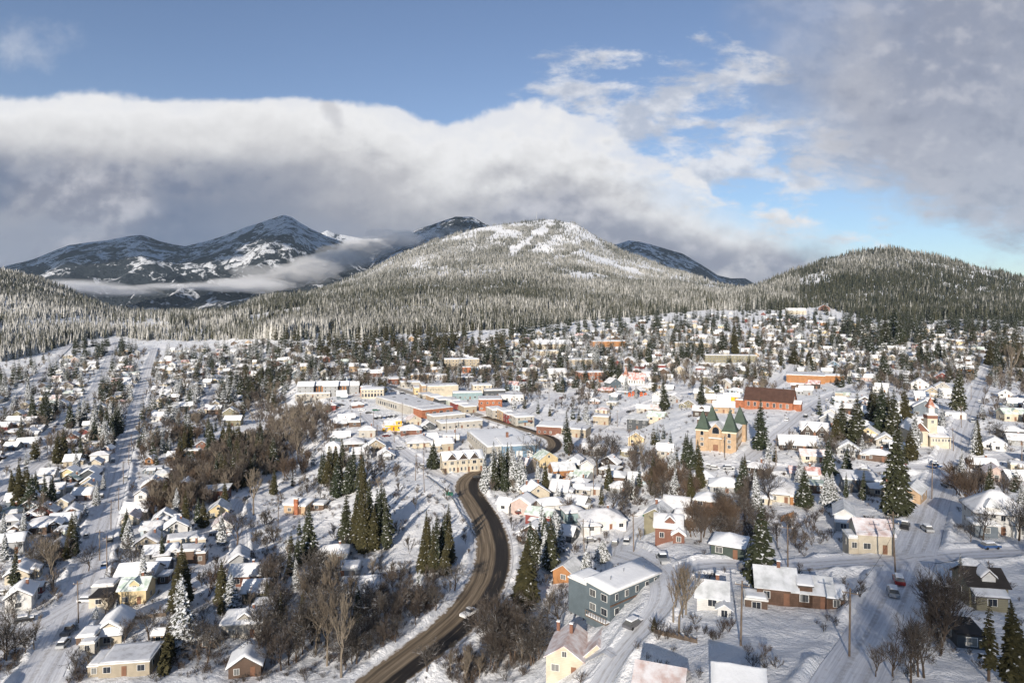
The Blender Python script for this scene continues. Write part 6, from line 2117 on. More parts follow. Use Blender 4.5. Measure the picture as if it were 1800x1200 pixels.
CON = {
    'dark': [conifer_meshes('fir', 18, 3.3, 1, NEEDLE[0], .10), conifer_meshes('fir', 18, 2.5, 2, NEEDLE[0], .08, gaps=.10), conifer_meshes('fir', 18, 3.9, 3, NEEDLE[0], .12, whorls=36)],
    'snowy': [conifer_meshes('spruce', 16, 3.0, 4, NEEDLE[1], .42), conifer_meshes('spruce', 16, 3.5, 5, NEEDLE[1], .55), conifer_meshes('spruce', 16, 2.4, 6, NEEDLE[1], .34, gaps=.1)],
    'olive': [conifer_meshes('cedar', 17, 3.4, 7, NEEDLE[2], .06, whorls=44), conifer_meshes('cedar', 17, 2.7, 8, NEEDLE[2], .04, whorls=44)],
    'slim': [conifer_meshes('slim_fir', 18, 1.5, 9, NEEDLE[0], .10, whorls=46)],
    'sparse': [conifer_meshes('sparse_fir', 19, 3.0, 10, NEEDLE[0], .05, base=.18, whorls=26, gaps=.35, droop=.1), conifer_meshes('larch', 19, 2.4, 12, NEEDLE[2], .05, base=.2, whorls=30, gaps=.3)],
    'giant': [conifer_meshes('giant_fir', 26, 4.0, 11, NEEDLE[0], .10, base=.03, whorls=64)],
}


def bare_meshes(name, H_, seed, mat, trunk_mat, spread=.55, stems=1, kids=(4, 4, 4, 3), first=.30, up=.25, tw=.022, decay=.66):
    rr = np.random.default_rng(seed)
    V, F = [], []
    tb = MB()

    def seg(p, q, r0, r1):
        d = q - p
        n = np.linalg.norm(d)
        d = d / max(n, 1e-6)
        a = np.cross(d, (0.3, .9, .1))
        a /= np.linalg.norm(a)
        b_ = np.cross(d, a)
        k = len(V)
        for c, r in ((p, r0), (q, r1)):
            for j in range(3):
                t = 2.0944 * j
                V.append(c + (a * math.cos(t) + b_ * math.sin(t)) * r)
        for j in range(3):
            F.append((k + j, k + (j + 1) % 3, k + 3 + (j + 1) % 3, k + 3 + j))

    def grow(p, d, L, r, lev):
        mid = p + d * L * .5 + rr.normal(0, .05 * L, 3)
        q = p + d * L + rr.normal(0, .06 * L, 3)
        if lev > 0 or stems > 1:
            seg(p, mid, r, r * .8)
            seg(mid, q, r * .8, r * .6)
        else:
            tb.rod(p - d * 1.0, mid, r * 1.1, r * .85, trunk_mat, 7)
            tb.rod(mid, q, r * .85, r * .65, trunk_mat, 6)
        if lev >= len(kids):
            return
        n = kids[lev]
        a0 = rr.uniform(0, 6.28)
        ax = np.cross(d, (.2, .5, .84))
        ax /= np.linalg.norm(ax)
        bx = np.cross(d, ax)
        for k in range(n + (1 if rr.random() < .4 else 0)):
            t = rr.uniform(.45, 1.0) if k else 1.0
            base = p + (q - p) * t
            a = a0 + 6.28 * k / n + rr.normal(0, .3)
            sp = spread * rr.uniform(.5, 1.3) * (.35 if k == 0 else 1.0)
            nd = d * math.cos(sp) + (ax * math.cos(a) + bx * math.sin(a)) * math.sin(sp)
            nd = nd + np.array([0, 0, up * rr.uniform(.3, 1)])
            nd /= np.linalg.norm(nd)
            grow(base, nd, L * decay * rr.uniform(.75, 1.2), max(r * .55, tw), lev + 1)
    for s in range(stems):
        d = np.array([rr.normal(0, .28), rr.normal(0, .28), 1.0]) if stems > 1 else np.array([rr.normal(0, .05), rr.normal(0, .05), 1.0])
        d /= np.linalg.norm(d)
        p0 = np.array([rr.normal(0, .05 * H_), rr.normal(0, .05 * H_), 0.0]) if stems > 1 else np.zeros(3)
        grow(p0, d, H_ * first, H_ * .0125 + .015, 0)
    co = np.array(V)
    zmax = co[:, 2].max()
    crown = big_mesh(name + '_crown', co, np.array(F), [mat])
    return (tb.mesh(name + '_trunk') if tb.v else None), crown, float(zmax), 1.0


M_TWG = bark_material('grey_twigs', (.062, .054, .048), (.105, .092, .080), .30)
M_TWB = bark_material('brown_twigs', (.070, .057, .049), (.120, .098, .082), .30)
M_TWR = bark_material('russet_twigs', (.078, .056, .043), (.120, .088, .066))
M_TWL = bark_material('pale_twigs', (.15, .122, .094), (.22, .185, .145), .2)
BARE = {
    'spreading': [bare_meshes('maple', 9, s, M_TWG, M_BARK, .74, 1, (5, 4, 4, 4), .25, .14, .021, .72) for s in (21, 22, 23)],
    'brown': [bare_meshes('alder', 10, s, M_TWB, M_BARK, .58, 1, (5, 4, 4, 4), .25, .26, .021, .72) for s in (24, 25, 26)],
    'russet': [bare_meshes('willow', 8, s, M_TWR, M_BARK, .56, 3, (4, 4, 4, 3), .28, .26, .021, .72) for s in (27, 28)],
    'upright': [bare_meshes('birch', 14, s, M_TWL, M_TWL, .42, 1, (7, 5, 4, 3), .40, .32, .020, .52) for s in (29, 30, 31)],
    'poplar': [bare_meshes('poplar', 15, s, M_TWL, M_TWL, .2, 4, (5, 4, 4, 2), .42, .6, .026, .55) for s in (32,)],
}
SHRUB = [bare_meshes('shrub', 3.0, s, m_, M_BARK, .5, 6, (3, 3, 3), .42, .22, .018) for s, m_ in ((41, M_TWB), (42, M_TWG), (43, M_TWR))]


def keep_out(x, Y, pad):
    for fx, fy, fr in FOOT:
        if abs(fx - x) < fr + pad and abs(fy - Y) < fr + pad:
            return True
    return False


TREES = []      # kind, style, px, py, x, Y, z, height, width factor, hand placed


def put_tree(fam, style, px, py, hm=None, hpx=None, wf=1.0, hand=False, check=True):
    x, Y, z = site(px, py)
    if hm is None:
        hm = hpx * Y / FPX
    if check and (sdist(x, Y) < 1.0 or foot_block(x, Y, .8)):
        return False
    TREES.append((fam, style, px, py, x, Y, z, hm, wf, hand))
    return True


for px, py, hp, st, wf in HANDC:
    put_tree('c', st, px, py, None, hp, wf * (1.0 if st in ('giant', 'slim') else 1.3), True, False)



CLEAR = [(1212, 1318, 770, 850), (1608, 1690, 770, 836), (775, 850, 815, 850), (1300, 1405, 705, 745), (640, 800, 690, 760), (860, 950, 735, 815), (1480, 1590, 930, 1010), (1080, 1140, 665, 700), (1360, 1470, 660, 690), (500, 640, 690, 715), (728, 900, 690, 745), (665, 750, 740, 775), (200, 270, 1060, 1085)]


def scatter(fam, px, py, st, hm, wf):
    """many trees at once; those that fall on a street or a house are dropped"""
    px, py = np.asarray(px, float), np.asarray(py, float)
    x, Y, z = cast(px, py, H)
    sd = sdist(x, Y)
    fa = np.array(FOOT)
    for i in range(len(px)):
        if any(a_ < px[i] < b_ and c_ < py[i] < d_ for a_, b_, c_, d_ in CLEAR):
            continue
        if sd[i] < 1.0 or ((np.abs(fa[:, 0] - x[i]) < fa[:, 2] * .85 + .8) & (np.abs(fa[:, 1] - Y[i]) < fa[:, 2] * .85 + .8)).any():
            continue
        TREES.append((fam, st[i], float(px[i]), float(py[i]), float(x[i]), float(Y[i]), float(z[i]), float(hm[i]), float(wf[i]), False))


def clusters(fam, tab, mult, hmul, w0, w1):
    P, Q, T, Hh = [], [], [], []
    for cx, cy, rx, ry, n, h0, h1, st in tab:
        k = int(n * mult(cy))
        a, q = rng.uniform(0, 6.283, k), np.sqrt(rng.random(k))
        P.append(cx + rx * q * np.cos(a))
        Q.append(cy + ry * q * np.sin(a))
        st = st.split(',')
        T += [st[i] for i in rng.integers(len(st), size=k)]
        Hh.append(rng.uniform(h0, h1, k) * hmul(cy))
    P, Q, Hh = np.concatenate(P), np.concatenate(Q), np.concatenate(Hh)
    scatter(fam, P, Q, T, Hh, rng.uniform(w0, w1, len(P)))


def over_town(fam, k, styles, h0, h1, w0, w1):
    px = rng.uniform(-170, 1980, k)
    ya = np.interp(px, [0, 200, 430, 900, 1300, 1800], [640, 620, 610, 600, 565, 580])
    yb = np.interp(px, [0, 300, 560, 900, 1300, 1800], [830, 790, 690, 690, 690, 680])
    if fam == 'c':
        px = np.where((px < 430) & (rng.random(k) < .6), rng.uniform(430, 1980, k), px)
        ya = np.interp(px, [0, 200, 430, 900, 1300, 1800], [640, 620, 610, 600, 565, 580])
        yb = np.interp(px, [0, 300, 560, 900, 1300, 1800], [830, 790, 690, 690, 690, 680])
    scatter(fam, px, ya + (yb - ya) * rng.random(k), [styles[i] for i in rng.integers(len(styles), size=k)], rng.uniform(h0, h1, k), rng.uniform(w0, w1, k))


clusters('c', CC, lambda cy: 2.3 if cy < 770 else 1.7, lambda cy: 1.3 if cy < 770 else 1.1, .95, 1.4)
scatter('c', rng.uniform(1805, 1980, 40), rng.uniform(640, 1000, 40), ['dark'] * 40, rng.uniform(8, 16, 40), rng.uniform(1.0, 1.4, 40))
scatter('b', rng.uniform(1805, 1980, 60), rng.uniform(640, 1100, 60), ['brown'] * 60, rng.uniform(5, 9, 60), rng.uniform(1.0, 1.4, 60))
scatter('c', rng.uniform(900, 1800, 150), rng.uniform(690, 900, 150), [['dark', 'dark', 'snowy', 'olive'][i] for i in rng.integers(4, size=150)], rng.uniform(7, 15, 150), rng.uniform(1.0, 1.4, 150))
scatter('c', rng.uniform(0, 560, 70), rng.uniform(780, 1100, 70), [['dark', 'snowy', 'olive'][i] for i in rng.integers(3, size=70)], rng.uniform(6, 13, 70), rng.uniform(1.0, 1.4, 70))
over_town('c', 1700, ['dark', 'dark', 'snowy', 'olive'], 8, 18, 1.0, 1.45)
for px, py, hp, st in HANDB:
    put_tree('b', st, px, py, None, hp, 1.0, True, False)
clusters('b', BC, lambda cy: 1.75 if cy < 1000 else 1.4, lambda cy: 1.0, .85, 1.25)
_n = 420
_px, _py = rng.uniform(-20, 1820, _n), 780 + 400 * rng.random(_n) ** 1.3
_k = ~((_px > 1080) & (_py > 960)) & ~((_px > 1330) & (_py > 880))
_px, _py, _n = _px[_k], _py[_k], int(_k.sum())
scatter('b', _px, _py, [['brown', 'spreading', 'spreading', 'upright'][i] for i in rng.integers(4, size=_n)], rng.uniform(3.5, 8, _n), rng.uniform(.9, 1.3, _n))
over_town('b', 4800, ['brown', 'spreading', 'brown', 'upright'], 5.5, 11, .9, 1.4)

SAYS = {'dark': 'dark green conifer', 'snowy': 'snow-dusted conifer', 'olive': 'olive-tinged conifer', 'slim': 'very slim conifer', 'sparse': 'thin-crowned conifer', 'giant': 'giant dark conifer',
        'spreading': 'grey bare tree', 'brown': 'brown bare tree', 'russet': 'russet twiggy tree', 'upright': 'pale slender birch', 'poplar': 'pale bare poplar'}


def tree_label(style, hm, wf, px, py):
    if style == 'giant':
        sz = 'very tall'
    elif style in CON:
        sz = 'tall' if hm > 15 else ('middling' if hm > 10 else 'short')
    else:
        sz = 'tall' if hm > 10.5 else ('middling' if hm > 7 else 'low')
    return rel_label(f'{sz} {SAYS[style]}', px, py)


stuff = {'c': [], 'b': []}
for fam, group, nm, tab in (('c', 'conifers in and around the town', 'conifer_tree', CON), ('b', 'leafless trees in the town', 'bare_tree', BARE)):
    L = [t for t in TREES if t[0] == fam and -25 < t[2] < 1825 and t[3] - t[7] * FPX / t[5] < 1190]
    stuff[fam] += [t for t in TREES if t[0] == fam and not -25 < t[2] < 1825]
    L.sort(key=lambda t: -(t[7] * FPX / t[5]) - (1000 if t[9] else 0))
    n = 0
    for t in L:
        _, style, px, py, x, Y, z, hm, wf, hand = t
        if n >= 300:
            stuff[fam].append(t)
            continue
        n += 1
        tr, cr, h_, _r = tab[style][rng.integers(len(tab[style]))]
        s = hm / h_
        root = bpy.data.objects.new(nm, None)
        COL.objects.link(root)
        root.location = (x, Y, z - .1)
        root.rotation_euler = (R(rng.normal(0, 1.5)), R(rng.normal(0, 1.5)), rng.uniform(0, 6.28))
        root.scale = (s * wf, s * wf, s)
        root['label'] = tree_label(style, hm, wf, px, py)
        root['category'], root['group'] = ('conifer' if fam == 'c' else 'bare tree'), group
        if tr:
            link('trunk', tr, root)
        link('crown', cr, root)

# shrubs: near and countable
SH = [(150, 1112, 40, 20, 5), (60, 1095, 40, 10, 4), (110, 1060, 40, 14, 5), (520, 1010, 60, 30, 8), (640, 1000, 50, 30, 10), (690, 1010, 40, 20, 8), (740, 1040, 40, 20, 6), (800, 1150, 30, 30, 5), (930, 1020, 30, 40, 6), (1000, 1080, 40, 20, 6), (1080, 1110, 30, 20, 5), (1170, 1120, 40, 20, 6), (1240, 1110, 40, 14, 5), (1420, 1000, 40, 16, 4),
      (1450, 1085, 30, 12, 3), (1520, 1050, 30, 20, 6), (1440, 960, 40, 20, 3), (1340, 1150, 40, 24, 3), (1640, 1130, 30, 30, 4), (560, 720, 40, 16, 12), (480, 730, 40, 20, 10), (600, 810, 40, 20, 6), (700, 870, 50, 30, 6), (1100, 760, 60, 20, 8), (1200, 780, 30, 20, 5), (1300, 770, 20, 10, 3), (300, 1100, 30, 20, 3), (1230, 1000, 30, 20, 4),
      (870, 880, 12, 20, 3), (810, 960, 20, 20, 4), (760, 910, 30, 20, 3)]
nsh = 0
for cx, cy, rx, ry, n in SH:
    for _ in range(n):
        a, q = rng.uniform(0, 6.283), math.sqrt(rng.random())
        px, py = cx + rx * q * math.cos(a), cy + ry * q * math.sin(a)
        x, Y, z = site(px, py)
        if sdist(x, Y) < .8 or foot_block(x, Y, .3):
            continue
        k = int(rng.integers(3))
        tr, cr, h_, _r = SHRUB[k]
        s = rng.uniform(1.2, 2.8) / h_
        root = bpy.data.objects.new('shrub', None)
        COL.objects.link(root)
        root.location, root.rotation_euler, root.scale = (x, Y, z - .1), (0, 0, rng.uniform(0, 6.28)), (s * 1.2, s * 1.2, s)
        root['label'] = rel_label(('brown', 'grey', 'russet')[k] + ' leafless shrub', px, py)
        root['category'], root['group'] = 'shrub', 'leafless shrubs in the snow'
        link('stems', cr, root)

# clipped hedge beside the tan flat-roofed house
x, Y, z = site(287, 1188)
rr = np.random.default_rng(5)
V, F = [], []
for k in range(2600):
    p = np.array([rr.uniform(-.9, .9), rr.uniform(0, 26), rr.uniform(0, 3.0)])
    a, b_ = rr.normal(0, .22, 3), rr.normal(0, .22, 3)
    i = len(V)
    V += [p - a - b_, p + a - b_, p + a + b_, p - a + b_]
    F.append((i, i + 1, i + 2, i + 3))
hd = link('hedge', big_mesh('hedge', np.array(V), np.array(F), [NEEDLE[2]]))
hd.location, hd.rotation_euler = (x, Y, z), (0, 0, R(20))
hd['label'], hd['category'] = 'tall dark clipped hedge along the lane beside the tan flat-roofed house', 'hedge'

# the rest of the town's trees: one mass of each
rr = np.random.default_rng(77)


def merged(name, items, tab, lab, cat):
    cv, cf, ci, off = [], [], [], 0
    mats = []
    for t in items:
        _, style, px, py, x, Y, z, hm, wf, hand = t
        for me in tab(style):
            n = len(me.vertices)
            co = np.empty(n * 3, np.float32)
            me.vertices.foreach_get('co', co)
            co = co.reshape(-1, 3)
            a = rr.uniform(0, 6.28)
            h_ = co[:, 2].max()
            s = hm / h_
            ca, sa = math.cos(a), math.sin(a)
            q = np.stack([(co[:, 0] * ca - co[:, 1] * sa) * s * wf + x, (co[:, 0] * sa + co[:, 1] * ca) * s * wf + Y, co[:, 2] * s + z - .2], 1)
            cv.append(q)
            f = np.empty(len(me.loops), np.int32)
            me.loops.foreach_get('vertex_index', f)
            cf.append(f.reshape(-1, 4) + off)
            mi = np.empty(len(me.polygons), np.int32)
            me.polygons.foreach_get('material_index', mi)
            remap = []
            for m_ in me.materials:
                if m_ not in mats:
                    mats.append(m_)
                remap.append(mats.index(m_))
            ci.append(np.array(remap)[mi])
            off += n
    if not cv:
        return
    o = link(name, big_mesh(name, np.concatenate(cv), np.concatenate(cf), mats, np.concatenate(ci)), kind='stuff')
    o['label'], o['category'] = lab, cat


MIDC = {k: conifer_meshes('mid_' + k, 16, r_, 50 + i, NEEDLE[m_], sp_, whorls=15)[1] for i, (k, r_, m_, sp_) in enumerate((('dark', 2.8, 0, .10), ('snowy', 2.8, 1, .4), ('olive', 3.0, 2, .05)))}
MIDB = {k: bare_meshes('mid_' + k, 9, 60 + i, m_, M_BARK, .5, 1 if k != 'russet' else 3, (4, 4, 4), .28, .26, .05, .72)[1] for i, (k, m_) in enumerate((('brown', M_TWB), ('spreading', M_TWG), ('upright', M_TWL), ('russet', M_TWR), ('poplar', M_TWL)))}
merged('town_woods', stuff['c'], lambda s: [MIDC.get(s, MIDC['dark'])], 'mass of dark conifers between the far houses of the town', 'conifers')
# low scrub poking out of the snow
scrub = []
k1, k2 = 3400, 5600
bc = np.array([c[:4] for c in BC])[rng.integers(len(BC), size=k1)]
a_, q_ = rng.uniform(0, 6.283, k1), 1.25 * np.sqrt(rng.random(k1))
spx = np.concatenate([bc[:, 0] + bc[:, 2] * q_ * np.cos(a_), rng.uniform(-170, 1980, k2)])
spy = np.concatenate([bc[:, 1] + bc[:, 3] * q_ * np.sin(a_), 600 + 600 * rng.random(k2) ** 1.5])
sx, sY, sz = cast(spx, spy, H)
fo = np.array([f for f in FOOT if f[2] > 2.5])
fo = np.repeat(fo, 6, axis=0)
an = rng.uniform(0, 6.283, len(fo))
rd = fo[:, 2] * rng.uniform(.95, 1.7, len(fo)) + 1.2
sx = np.concatenate([sx, fo[:, 0] + rd * np.cos(an)])
sY = np.concatenate([sY, fo[:, 1] + rd * np.sin(an)])
sz = H(sx, sY)
spx, spy = CX + sx / sY * FPX, HY - (sz - CAMZ) / sY * FPX
sdd = sdist(sx, sY)
for i in range(len(sx)):
    if sdd[i] < 1.5 or foot_block(sx[i], sY[i], .5) or (spx[i] > 1080 and spy[i] > 930 and rng.random() < .8):
        continue
    scrub.append(('b', ['brown', 'spreading', 'russet'][rng.integers(3)], spx[i], spy[i], float(sx[i]), float(sY[i]), float(sz[i]), rng.uniform(.7, 2.2), rng.uniform(1.0, 1.8), False))
MIDS = {k: bare_meshes('scrub_' + k, 2.0, 70 + i, m_, M_BARK, .6, 5, (3, 3), .45, .2, .022)[1] for i, (k, m_) in enumerate((('brown', M_TWB), ('spreading', M_TWG), ('russet', M_TWR)))}
merged('undergrowth', scrub, lambda s: [MIDS[s]], 'low leafless scrub and dead stalks poking out of the snow', 'scrub')
merged('town_brush', stuff['b'], lambda s: [MIDB[s]], 'mass of leafless trees and brush between the far houses', 'bare trees')

# ---------------------------------------------------------------- forests on the hills


def forest_material():
    m = bpy.data.materials.new('frosted_forest')
    m.use_nodes = True
    b = NB(m.node_tree)
    tc = b.n('ShaderNodeTexCoord').outputs['Object']
    at = b.n('ShaderNodeAttribute', attribute_name='frost').outputs['Fac']
    at2 = b.n('ShaderNodeAttribute', attribute_name='tone').outputs['Fac']
    c = b.mix(at2, (.020, .026, .018), (.070, .068, .042))
    nz = b.noise(tc, .45, 3, .7)
    f = b.ss(b.m('ADD', b.m('MULTIPLY', nz, .8), b.m('MULTIPLY', at, 1.0)), .46, 1.10)
    c = b.mix(b.m('MULTIPLY', f, .92), c, (.56, .55, .53))
    p = b.n('ShaderNodeBsdfPrincipled')
    b.put(p.inputs['Base Color'], c)
    p.inputs['Roughness'].default_value = .9
    p.inputs['Specular IOR Level'].default_value = .1
    o = b.n('ShaderNodeOutputMaterial')
    b.nt.links.new(p.outputs[0], o.inputs[0])
    return m


M_FOREST = forest_material()


def far_tree(seed):
    r_ = np.random.default_rng(seed)
    V, F = [], []
    for lv, (z0, z1, rad) in enumerate(((.04, .46, 1.0), (.22, .64, .80), (.42, .82, .58), (.62, 1.02, .36))):
        n = 7
        k = len(V)
        V.append((0, 0, z1))
        a0 = r_.uniform(0, 6.28)
        for j in range(n):
            q = rad * r_.uniform(.6, 1.15)
            V.append((q * math.cos(a0 + 6.283 * j / n), q * math.sin(a0 + 6.283 * j / n), z0 + r_.uniform(-.05, .07)))
        for j in range(n):
            F.append((k, k + 1 + j, k + 1 + (j + 1) % n))
    return np.array(V), np.array(F)


FT = [far_tree(90 + k) for k in range(6)]


def forest(name, label, pred, n_target, hrange, frost_fn, seed, u0, u1, Y0, Y1, rad=.15):
    r_ = np.random.default_rng(seed)
    cu, cy = 420, 420
    us = np.linspace(u0, u1, cu)
    ys = np.exp(np.linspace(math.log(Y0), math.log(Y1), cy))
    UU, YY = np.meshgrid(us, ys)
    ZZ = H0(UU * YY, YY)
    py = HY - (ZZ - CAMZ) / YY * FPX
    vis = np.minimum.accumulate(np.where(np.isfinite(py), py, 9999), axis=0)
    dpy = np.zeros_like(py)
    dpy[1:] = np.clip(vis[:-1] - vis[1:], 0, None)
    shown = (py <= vis + 5)
    wgt = (dpy + .012) * shown * (1 + 1.3 * np.clip((545 - py) / 130.0, 0, 1)) * np.clip(.8 + 1.3 * fbm(UU * YY / 80.0, YY / 150.0, seed + 40, 3), .12, 2.2) * pred(UU * FPX + CX, py, UU * YY, YY)
    pr = (wgt / wgt.sum()).ravel()
    pick = r_.choice(pr.size, size=n_target, p=pr)
    iu, iy = pick % cu, pick // cu
    u = us[iu] + r_.uniform(-.5, .5, n_target) * (us[1] - us[0])
    Y = ys[iy] * np.exp(r_.uniform(-.5, .5, n_target) * (math.log(Y1 / Y0) / cy))
    x = u * Y
    z = H0(x, Y)
    hm = (hrange[0] + (hrange[1] - hrange[0]) * r_.random(n_target) ** 1.3) * np.clip(1.0 + .7 * fbm(x / 110.0, Y / 160.0, seed + 60, 3), .6, 1.5)
    fr, tn = frost_fn(x, Y, z, r_)
    kind = r_.integers(0, len(FT), n_target)
    cv, cf, a1, a2, off = [], [], [], [], 0
    for k, (V, F) in enumerate(FT):
        s = np.nonzero(kind == k)[0]
        a = r_.uniform(0, 6.28, len(s))
        ca, sa = np.cos(a), np.sin(a)
        w = hm[s] * rad * r_.uniform(.8, 1.25, len(s))
        q = np.empty((len(s), len(V), 3), np.float32)
        q[..., 0] = (V[None, :, 0] * ca[:, None] - V[None, :, 1] * sa[:, None]) * w[:, None] + x[s][:, None]
        q[..., 1] = (V[None, :, 0] * sa[:, None] + V[None, :, 1] * ca[:, None]) * w[:, None] + Y[s][:, None]
        q[..., 2] = V[None, :, 2] * hm[s][:, None] + z[s][:, None] - .4
        cv.append(q.reshape(-1, 3))
        cf.append((F[None] + (np.arange(len(s)) * len(V))[:, None, None] + off).reshape(-1, 3))
        a1.append(np.repeat(fr[s], len(V)))
        a2.append(np.repeat(tn[s], len(V)))
        off += len(s) * len(V)
    me = big_mesh(name, np.concatenate(cv), np.concatenate(cf), [M_FOREST])
    for an, av in (('frost', a1), ('tone', a2)):
        at = me.attributes.new(an, 'FLOAT', 'POINT')
        at.data.foreach_set('value', np.concatenate(av).astype(np.float32))
    o = link(name, me, kind='stuff')
    o['label'], o['category'] = label, 'forest'


def poly_in(px, py, poly):
    ins = np.zeros(px.shape, bool)
    n = len(poly)
    for i in range(n):
        (x1, y1), (x2, y2) = poly[i], poly[(i + 1) % n]
        c = ((y1 > py) != (y2 > py)) & (px < (x2 - x1) * (py - y1) / (y2 - y1 + 1e-9) + x1)
        ins ^= c
    return ins


SKI = [(960, 372), (973, 374), (972, 394), (962, 404), (956, 416), (938, 420), (930, 434), (912, 438), (900, 449), (893, 446), (902, 434), (922, 424), (936, 410), (948, 402), (958, 390)]


GLADE = [(985, 384), (1035, 402), (1075, 428), (1060, 436), (1000, 428), (960, 440), (915, 450), (960, 420), (982, 402)]


def open_patches(px, py, x, Y):
    m_ = fbm(x / 260.0, Y / 420.0, 33, 4)
    return np.where(m_ > .34, .08, 1.0)


def pred_c(px, py, x, Y):
    town = np.interp(px, [250, 380, 470, 560, 700, 800, 900, 1000, 1100, 1200, 1320], [596, 596, 596, 600, 588, 583, 577, 567, 559, 549, 536])
    return ((py < town) & (Y < 4900) & (px > 300) & (px < 1420) & (Y > 900)) * np.where(poly_in(px + 16 * fbm(x / 45.0, Y / 70.0, 71, 3), py + 8 * fbm(x / 45.0, Y / 70.0, 72, 3), SKI), 0.01, 1.0) * np.where(poly_in(px + 40 * fbm(x / 90.0, Y / 120.0, 73, 3), py + 14 * fbm(x / 90.0, Y / 120.0, 74, 3), GLADE), 0.16, 1.0) * open_patches(px, py, x, Y)


def pred_r(px, py, x, Y):
    town = np.interp(px, [1150, 1300, 1400, 1450, 1500, 1600, 1700, 1800, 2000], [545, 546, 546, 538, 558, 566, 560, 565, 565])
    return ((py < town) & (px > 1130) & (Y < 2750) & (Y > 1100)) * 1.0


def pred_l(px, py, x, Y):
    town = np.interp(px, [-300, 0, 60, 120, 200, 260, 340, 420, 460], [650, 636, 625, 606, 590, 600, 600, 598, 590])
    return ((py < town) & (px < 440) & (Y < 2350) & (Y > 600)) * 1.0


def frost_c(x, Y, z, r_):
    v = .25 + .0006 * np.clip(z - 75, 0, 150) - .0002 * np.clip(z - 225, 0, 400) + .28 * fbm(x / 300.0, Y / 300.0, 4, 3) + r_.normal(0, .10, len(x))
    return np.clip(v, 0, 1), r_.random(len(x))


def frost_r(x, Y, z, r_):
    v = .08 + .30 * S((1400 - x / Y * FPX - CX) / 160.0) + .0015 * np.clip(z - 120, 0, 200) + .22 * fbm(x / 200.0, Y / 200.0, 6, 3) + r_.normal(0, .10, len(x))
    return np.clip(v, 0, 1), r_.random(len(x)) * .8


def frost_l(x, Y, z, r_):
    v = .44 + .0026 * np.clip(z - 30, 0, 90) + .34 * fbm(x / 160.0, Y / 160.0, 8, 3) + r_.normal(0, .13, len(x))
    return np.clip(v, 0, 1), r_.random(len(x))


forest('frosted_forest', 'frost-whitened conifer forest covering the central ski mountain', pred_c, 64000, (9, 22), frost_c, 1, -.52, .42, 900, 4950)
forest('dark_forest', 'dark conifer forest covering the rounded hill at the right', pred_r, 21000, (10, 23), frost_r, 2, .18, 1.0, 1100, 2800)
forest('snowy_forest', 'snow-laden conifer forest on the near slope at the left', pred_l, 13000, (10, 19), frost_l, 3, -1.0, -.38, 600, 2400)

def pred_v(px, py, x, Y):
    return ((px < 540) & (px > -80) & (Y > 1500) & (Y < 4700)) * 1.0


def frost_v(x, Y, z, r_):
    return np.clip(.22 + .2 * fbm(x / 300.0, Y / 300.0, 12, 3) + r_.normal(0, .08, len(x)), 0, 1), r_.random(len(x)) * .7


forest('valley_forest', 'dim conifer forest in the valley behind the left slope', pred_v, 6000, (14, 24), frost_v, 4, -.82, -.28, 1500, 4700)

# ---------------------------------------------------------------- cloud banks in the valley and the air


def volume_material(name, col, dens):
    m = bpy.data.materials.new(name)
    m.use_nodes = True
    b = NB(m.node_tree)
    v = b.n('ShaderNodeVolumePrincipled')
    v.inputs['Color'].default_value = (*col, 1)
    v.inputs['Density'].default_value = dens
    v.inputs['Anisotropy'].default_value = 0.0
    o = b.n('ShaderNodeOutputMaterial')
    b.nt.links.new(v.outputs[0], o.inputs['Volume'])
    return m


M_FOG = volume_material('low_cloud', (.97, .97, .99), .00085)


def fog(label, path, n, seed, mat=M_FOG):
    """soft bank made of many overlapping puffs along a path of (px, py, distance, half width, half height in metres)"""
    r_ = np.random.default_rng(seed)
    p = np.array(path, float)
    tt = np.linspace(0, 1, len(p))
    for k in range(n):
        t = (k + r_.uniform(0, 1)) / n
        px, py, Y, rx, rz = (np.interp(t, tt, p[:, i]) for i in range(5))
        Y += r_.normal(0, 120)
        c = Vector((U(px) * Y + r_.normal(0, rx * .35), Y, CAMZ + (HY - py) / FPX * Y + r_.normal(0, rz * .45)))
        s = r_.uniform(.55, 1.25)
        bm = bmesh.new()
        bmesh.ops.create_icosphere(bm, subdivisions=3, radius=1.0)
        o1 = r_.uniform(0, 50)
        for v in bm.verts:
            d = v.co.normalized()
            q = 1 + .55 * float(fbm(d.x * 1.3 + o1, d.z * 1.3 + d.y, seed, 3))
            v.co = Vector((d.x * rx * s * q, d.y * 220 * q, d.z * rz * s * q))
        me = bpy.data.meshes.new('valley_fog')
        bm.to_mesh(me)
        bm.free()
        me.polygons.foreach_set('use_smooth', [True] * len(me.polygons))
        me.materials.append(mat)
        o = link('valley_fog', me, kind='stuff')
        o.location = c
        o['label'], o['category'] = label, 'fog'


fog('pale fog lying in the valley behind the left forested slope', [(110, 498, 3500, 110, 22), (170, 505, 3500, 150, 30), (240, 514, 3500, 130, 20)], 16, 1)
fog('soft cloud caught on the saddle left of the ski mountain', [(690, 432, 5300, 120, 36), (740, 414, 5500, 130, 40), (800, 404, 5600, 90, 22)], 14, 7)
fog('thin fog wisp at the foot of the dark mountain', [(270, 500, 3700, 120, 14), (340, 506, 3700, 130, 14), (420, 498, 3700, 140, 24)], 12, 2)
fog('grey cloud tongue sliding down the shoulder of the ski mountain', [(400, 508, 4000, 130, 24), (470, 494, 4200, 150, 38), (560, 470, 4600, 170, 58), (640, 440, 5000, 170, 64), (705, 416, 5400, 130, 44)], 46, 3, volume_material('drifting_cloud', (.98, .98, .99), .0017))


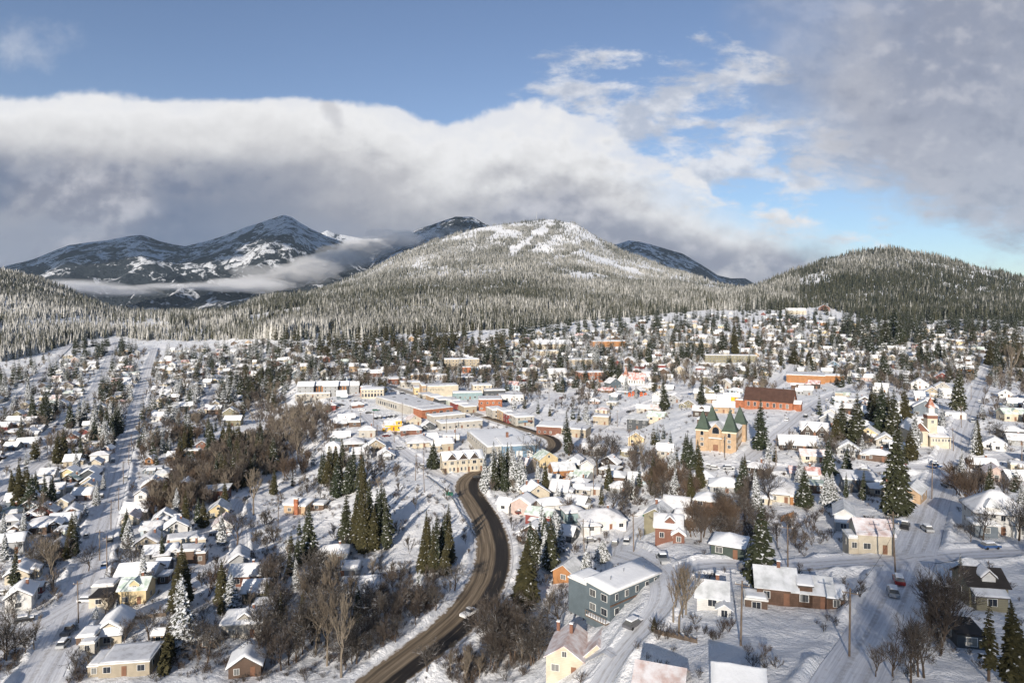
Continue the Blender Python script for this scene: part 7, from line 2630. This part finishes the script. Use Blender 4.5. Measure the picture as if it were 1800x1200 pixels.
def cloud(label, puffs, seed):
    """unseen cumulus, added high up to cast shade; each puff: centre, radii"""
    r_ = np.random.default_rng(seed)
    bm = bmesh.new()
    for (cx, cy, cz), (rx, ry, rz) in puffs:
        res = bmesh.ops.create_icosphere(bm, subdivisions=5, radius=1.0)
        o1 = r_.uniform(0, 50)
        co = np.array([v.co for v in res['verts']])
        k = 1 + .9 * fbm(co[:, 0] * 2.3 + o1, co[:, 1] * 2.3 + co[:, 2], seed, 5)
        for v, kk in zip(res['verts'], k):
            v.co = Vector((cx + v.co.x * rx * kk, cy + v.co.y * ry * kk, cz + v.co.z * rz * (kk if v.co.z > 0 else .5 * kk)))
    me = bpy.data.meshes.new('cloud')
    bm.to_mesh(me)
    bm.free()
    me.polygons.foreach_set('use_smooth', [True] * len(me.polygons))
    me.materials.append(material('shade_cloud_white', (.9, .9, .92), 1.0, spec=0.0))
    o = link('cloud', me, kind='stuff')
    o['label'], o['category'] = label, 'cloud'


def above(x, Y, z, alt):  # point up the sun's ray, so a puff there shades the spot
    s = (alt - z) / SUN_DIR.z
    return (x + SUN_DIR.x * s, Y + SUN_DIR.y * s, alt)


cloud('unseen cloud added to shade the far dark mountains', [(above(-4300, 7300, 500, 2900), (2300, 1900, 130)), (above(-2300, 7500, 600, 2900), (1900, 1900, 130)), (above(-600, 5900, 550, 2900), (900, 1100, 90)), (above(-900, 4300, 480, 2900), (420, 700, 40)), (above(2000, 7200, 500, 2900), (1500, 1900, 110))], 5)  # out of view, added so its shadow darkens the far slopes
cloud('small unseen clouds added to shade the near edge of the town', [(above(92, 116, 20, 1150), (48, 17, 3)), (above(30, 112, 10, 1150), (26, 9, 2)), (above(52, 146, 14, 1150), (24, 10, 2)), (above(118, 152, 16, 1150), (34, 12, 2)), (above(84, 178, 16, 1150), (22, 8, 2)), (above(-70, 134, 0, 1150), (26, 9, 2)), (above(-30, 150, 0, 1150), (18, 7, 2)), (above(150, 190, 14, 1150), (30, 10, 2))], 9)  # out of view, added to dapple the near ground with shade

m = volume_material('clear_mountain_air', (.62, .80, 1.0), HAZE if 'HAZE' in globals() else 1.7e-5)
f = MB()
f.box((0, 6400, 640), (24000, 13400, 1500), None)
f.mats = []
me = bpy.data.meshes.new('haze')
me.from_pydata(f.v, [], f.f)
me.materials.append(m)
o = link('haze', me, kind='stuff')
o['label'], o['category'] = 'thin bluish winter air between the town and the mountains', 'haze'
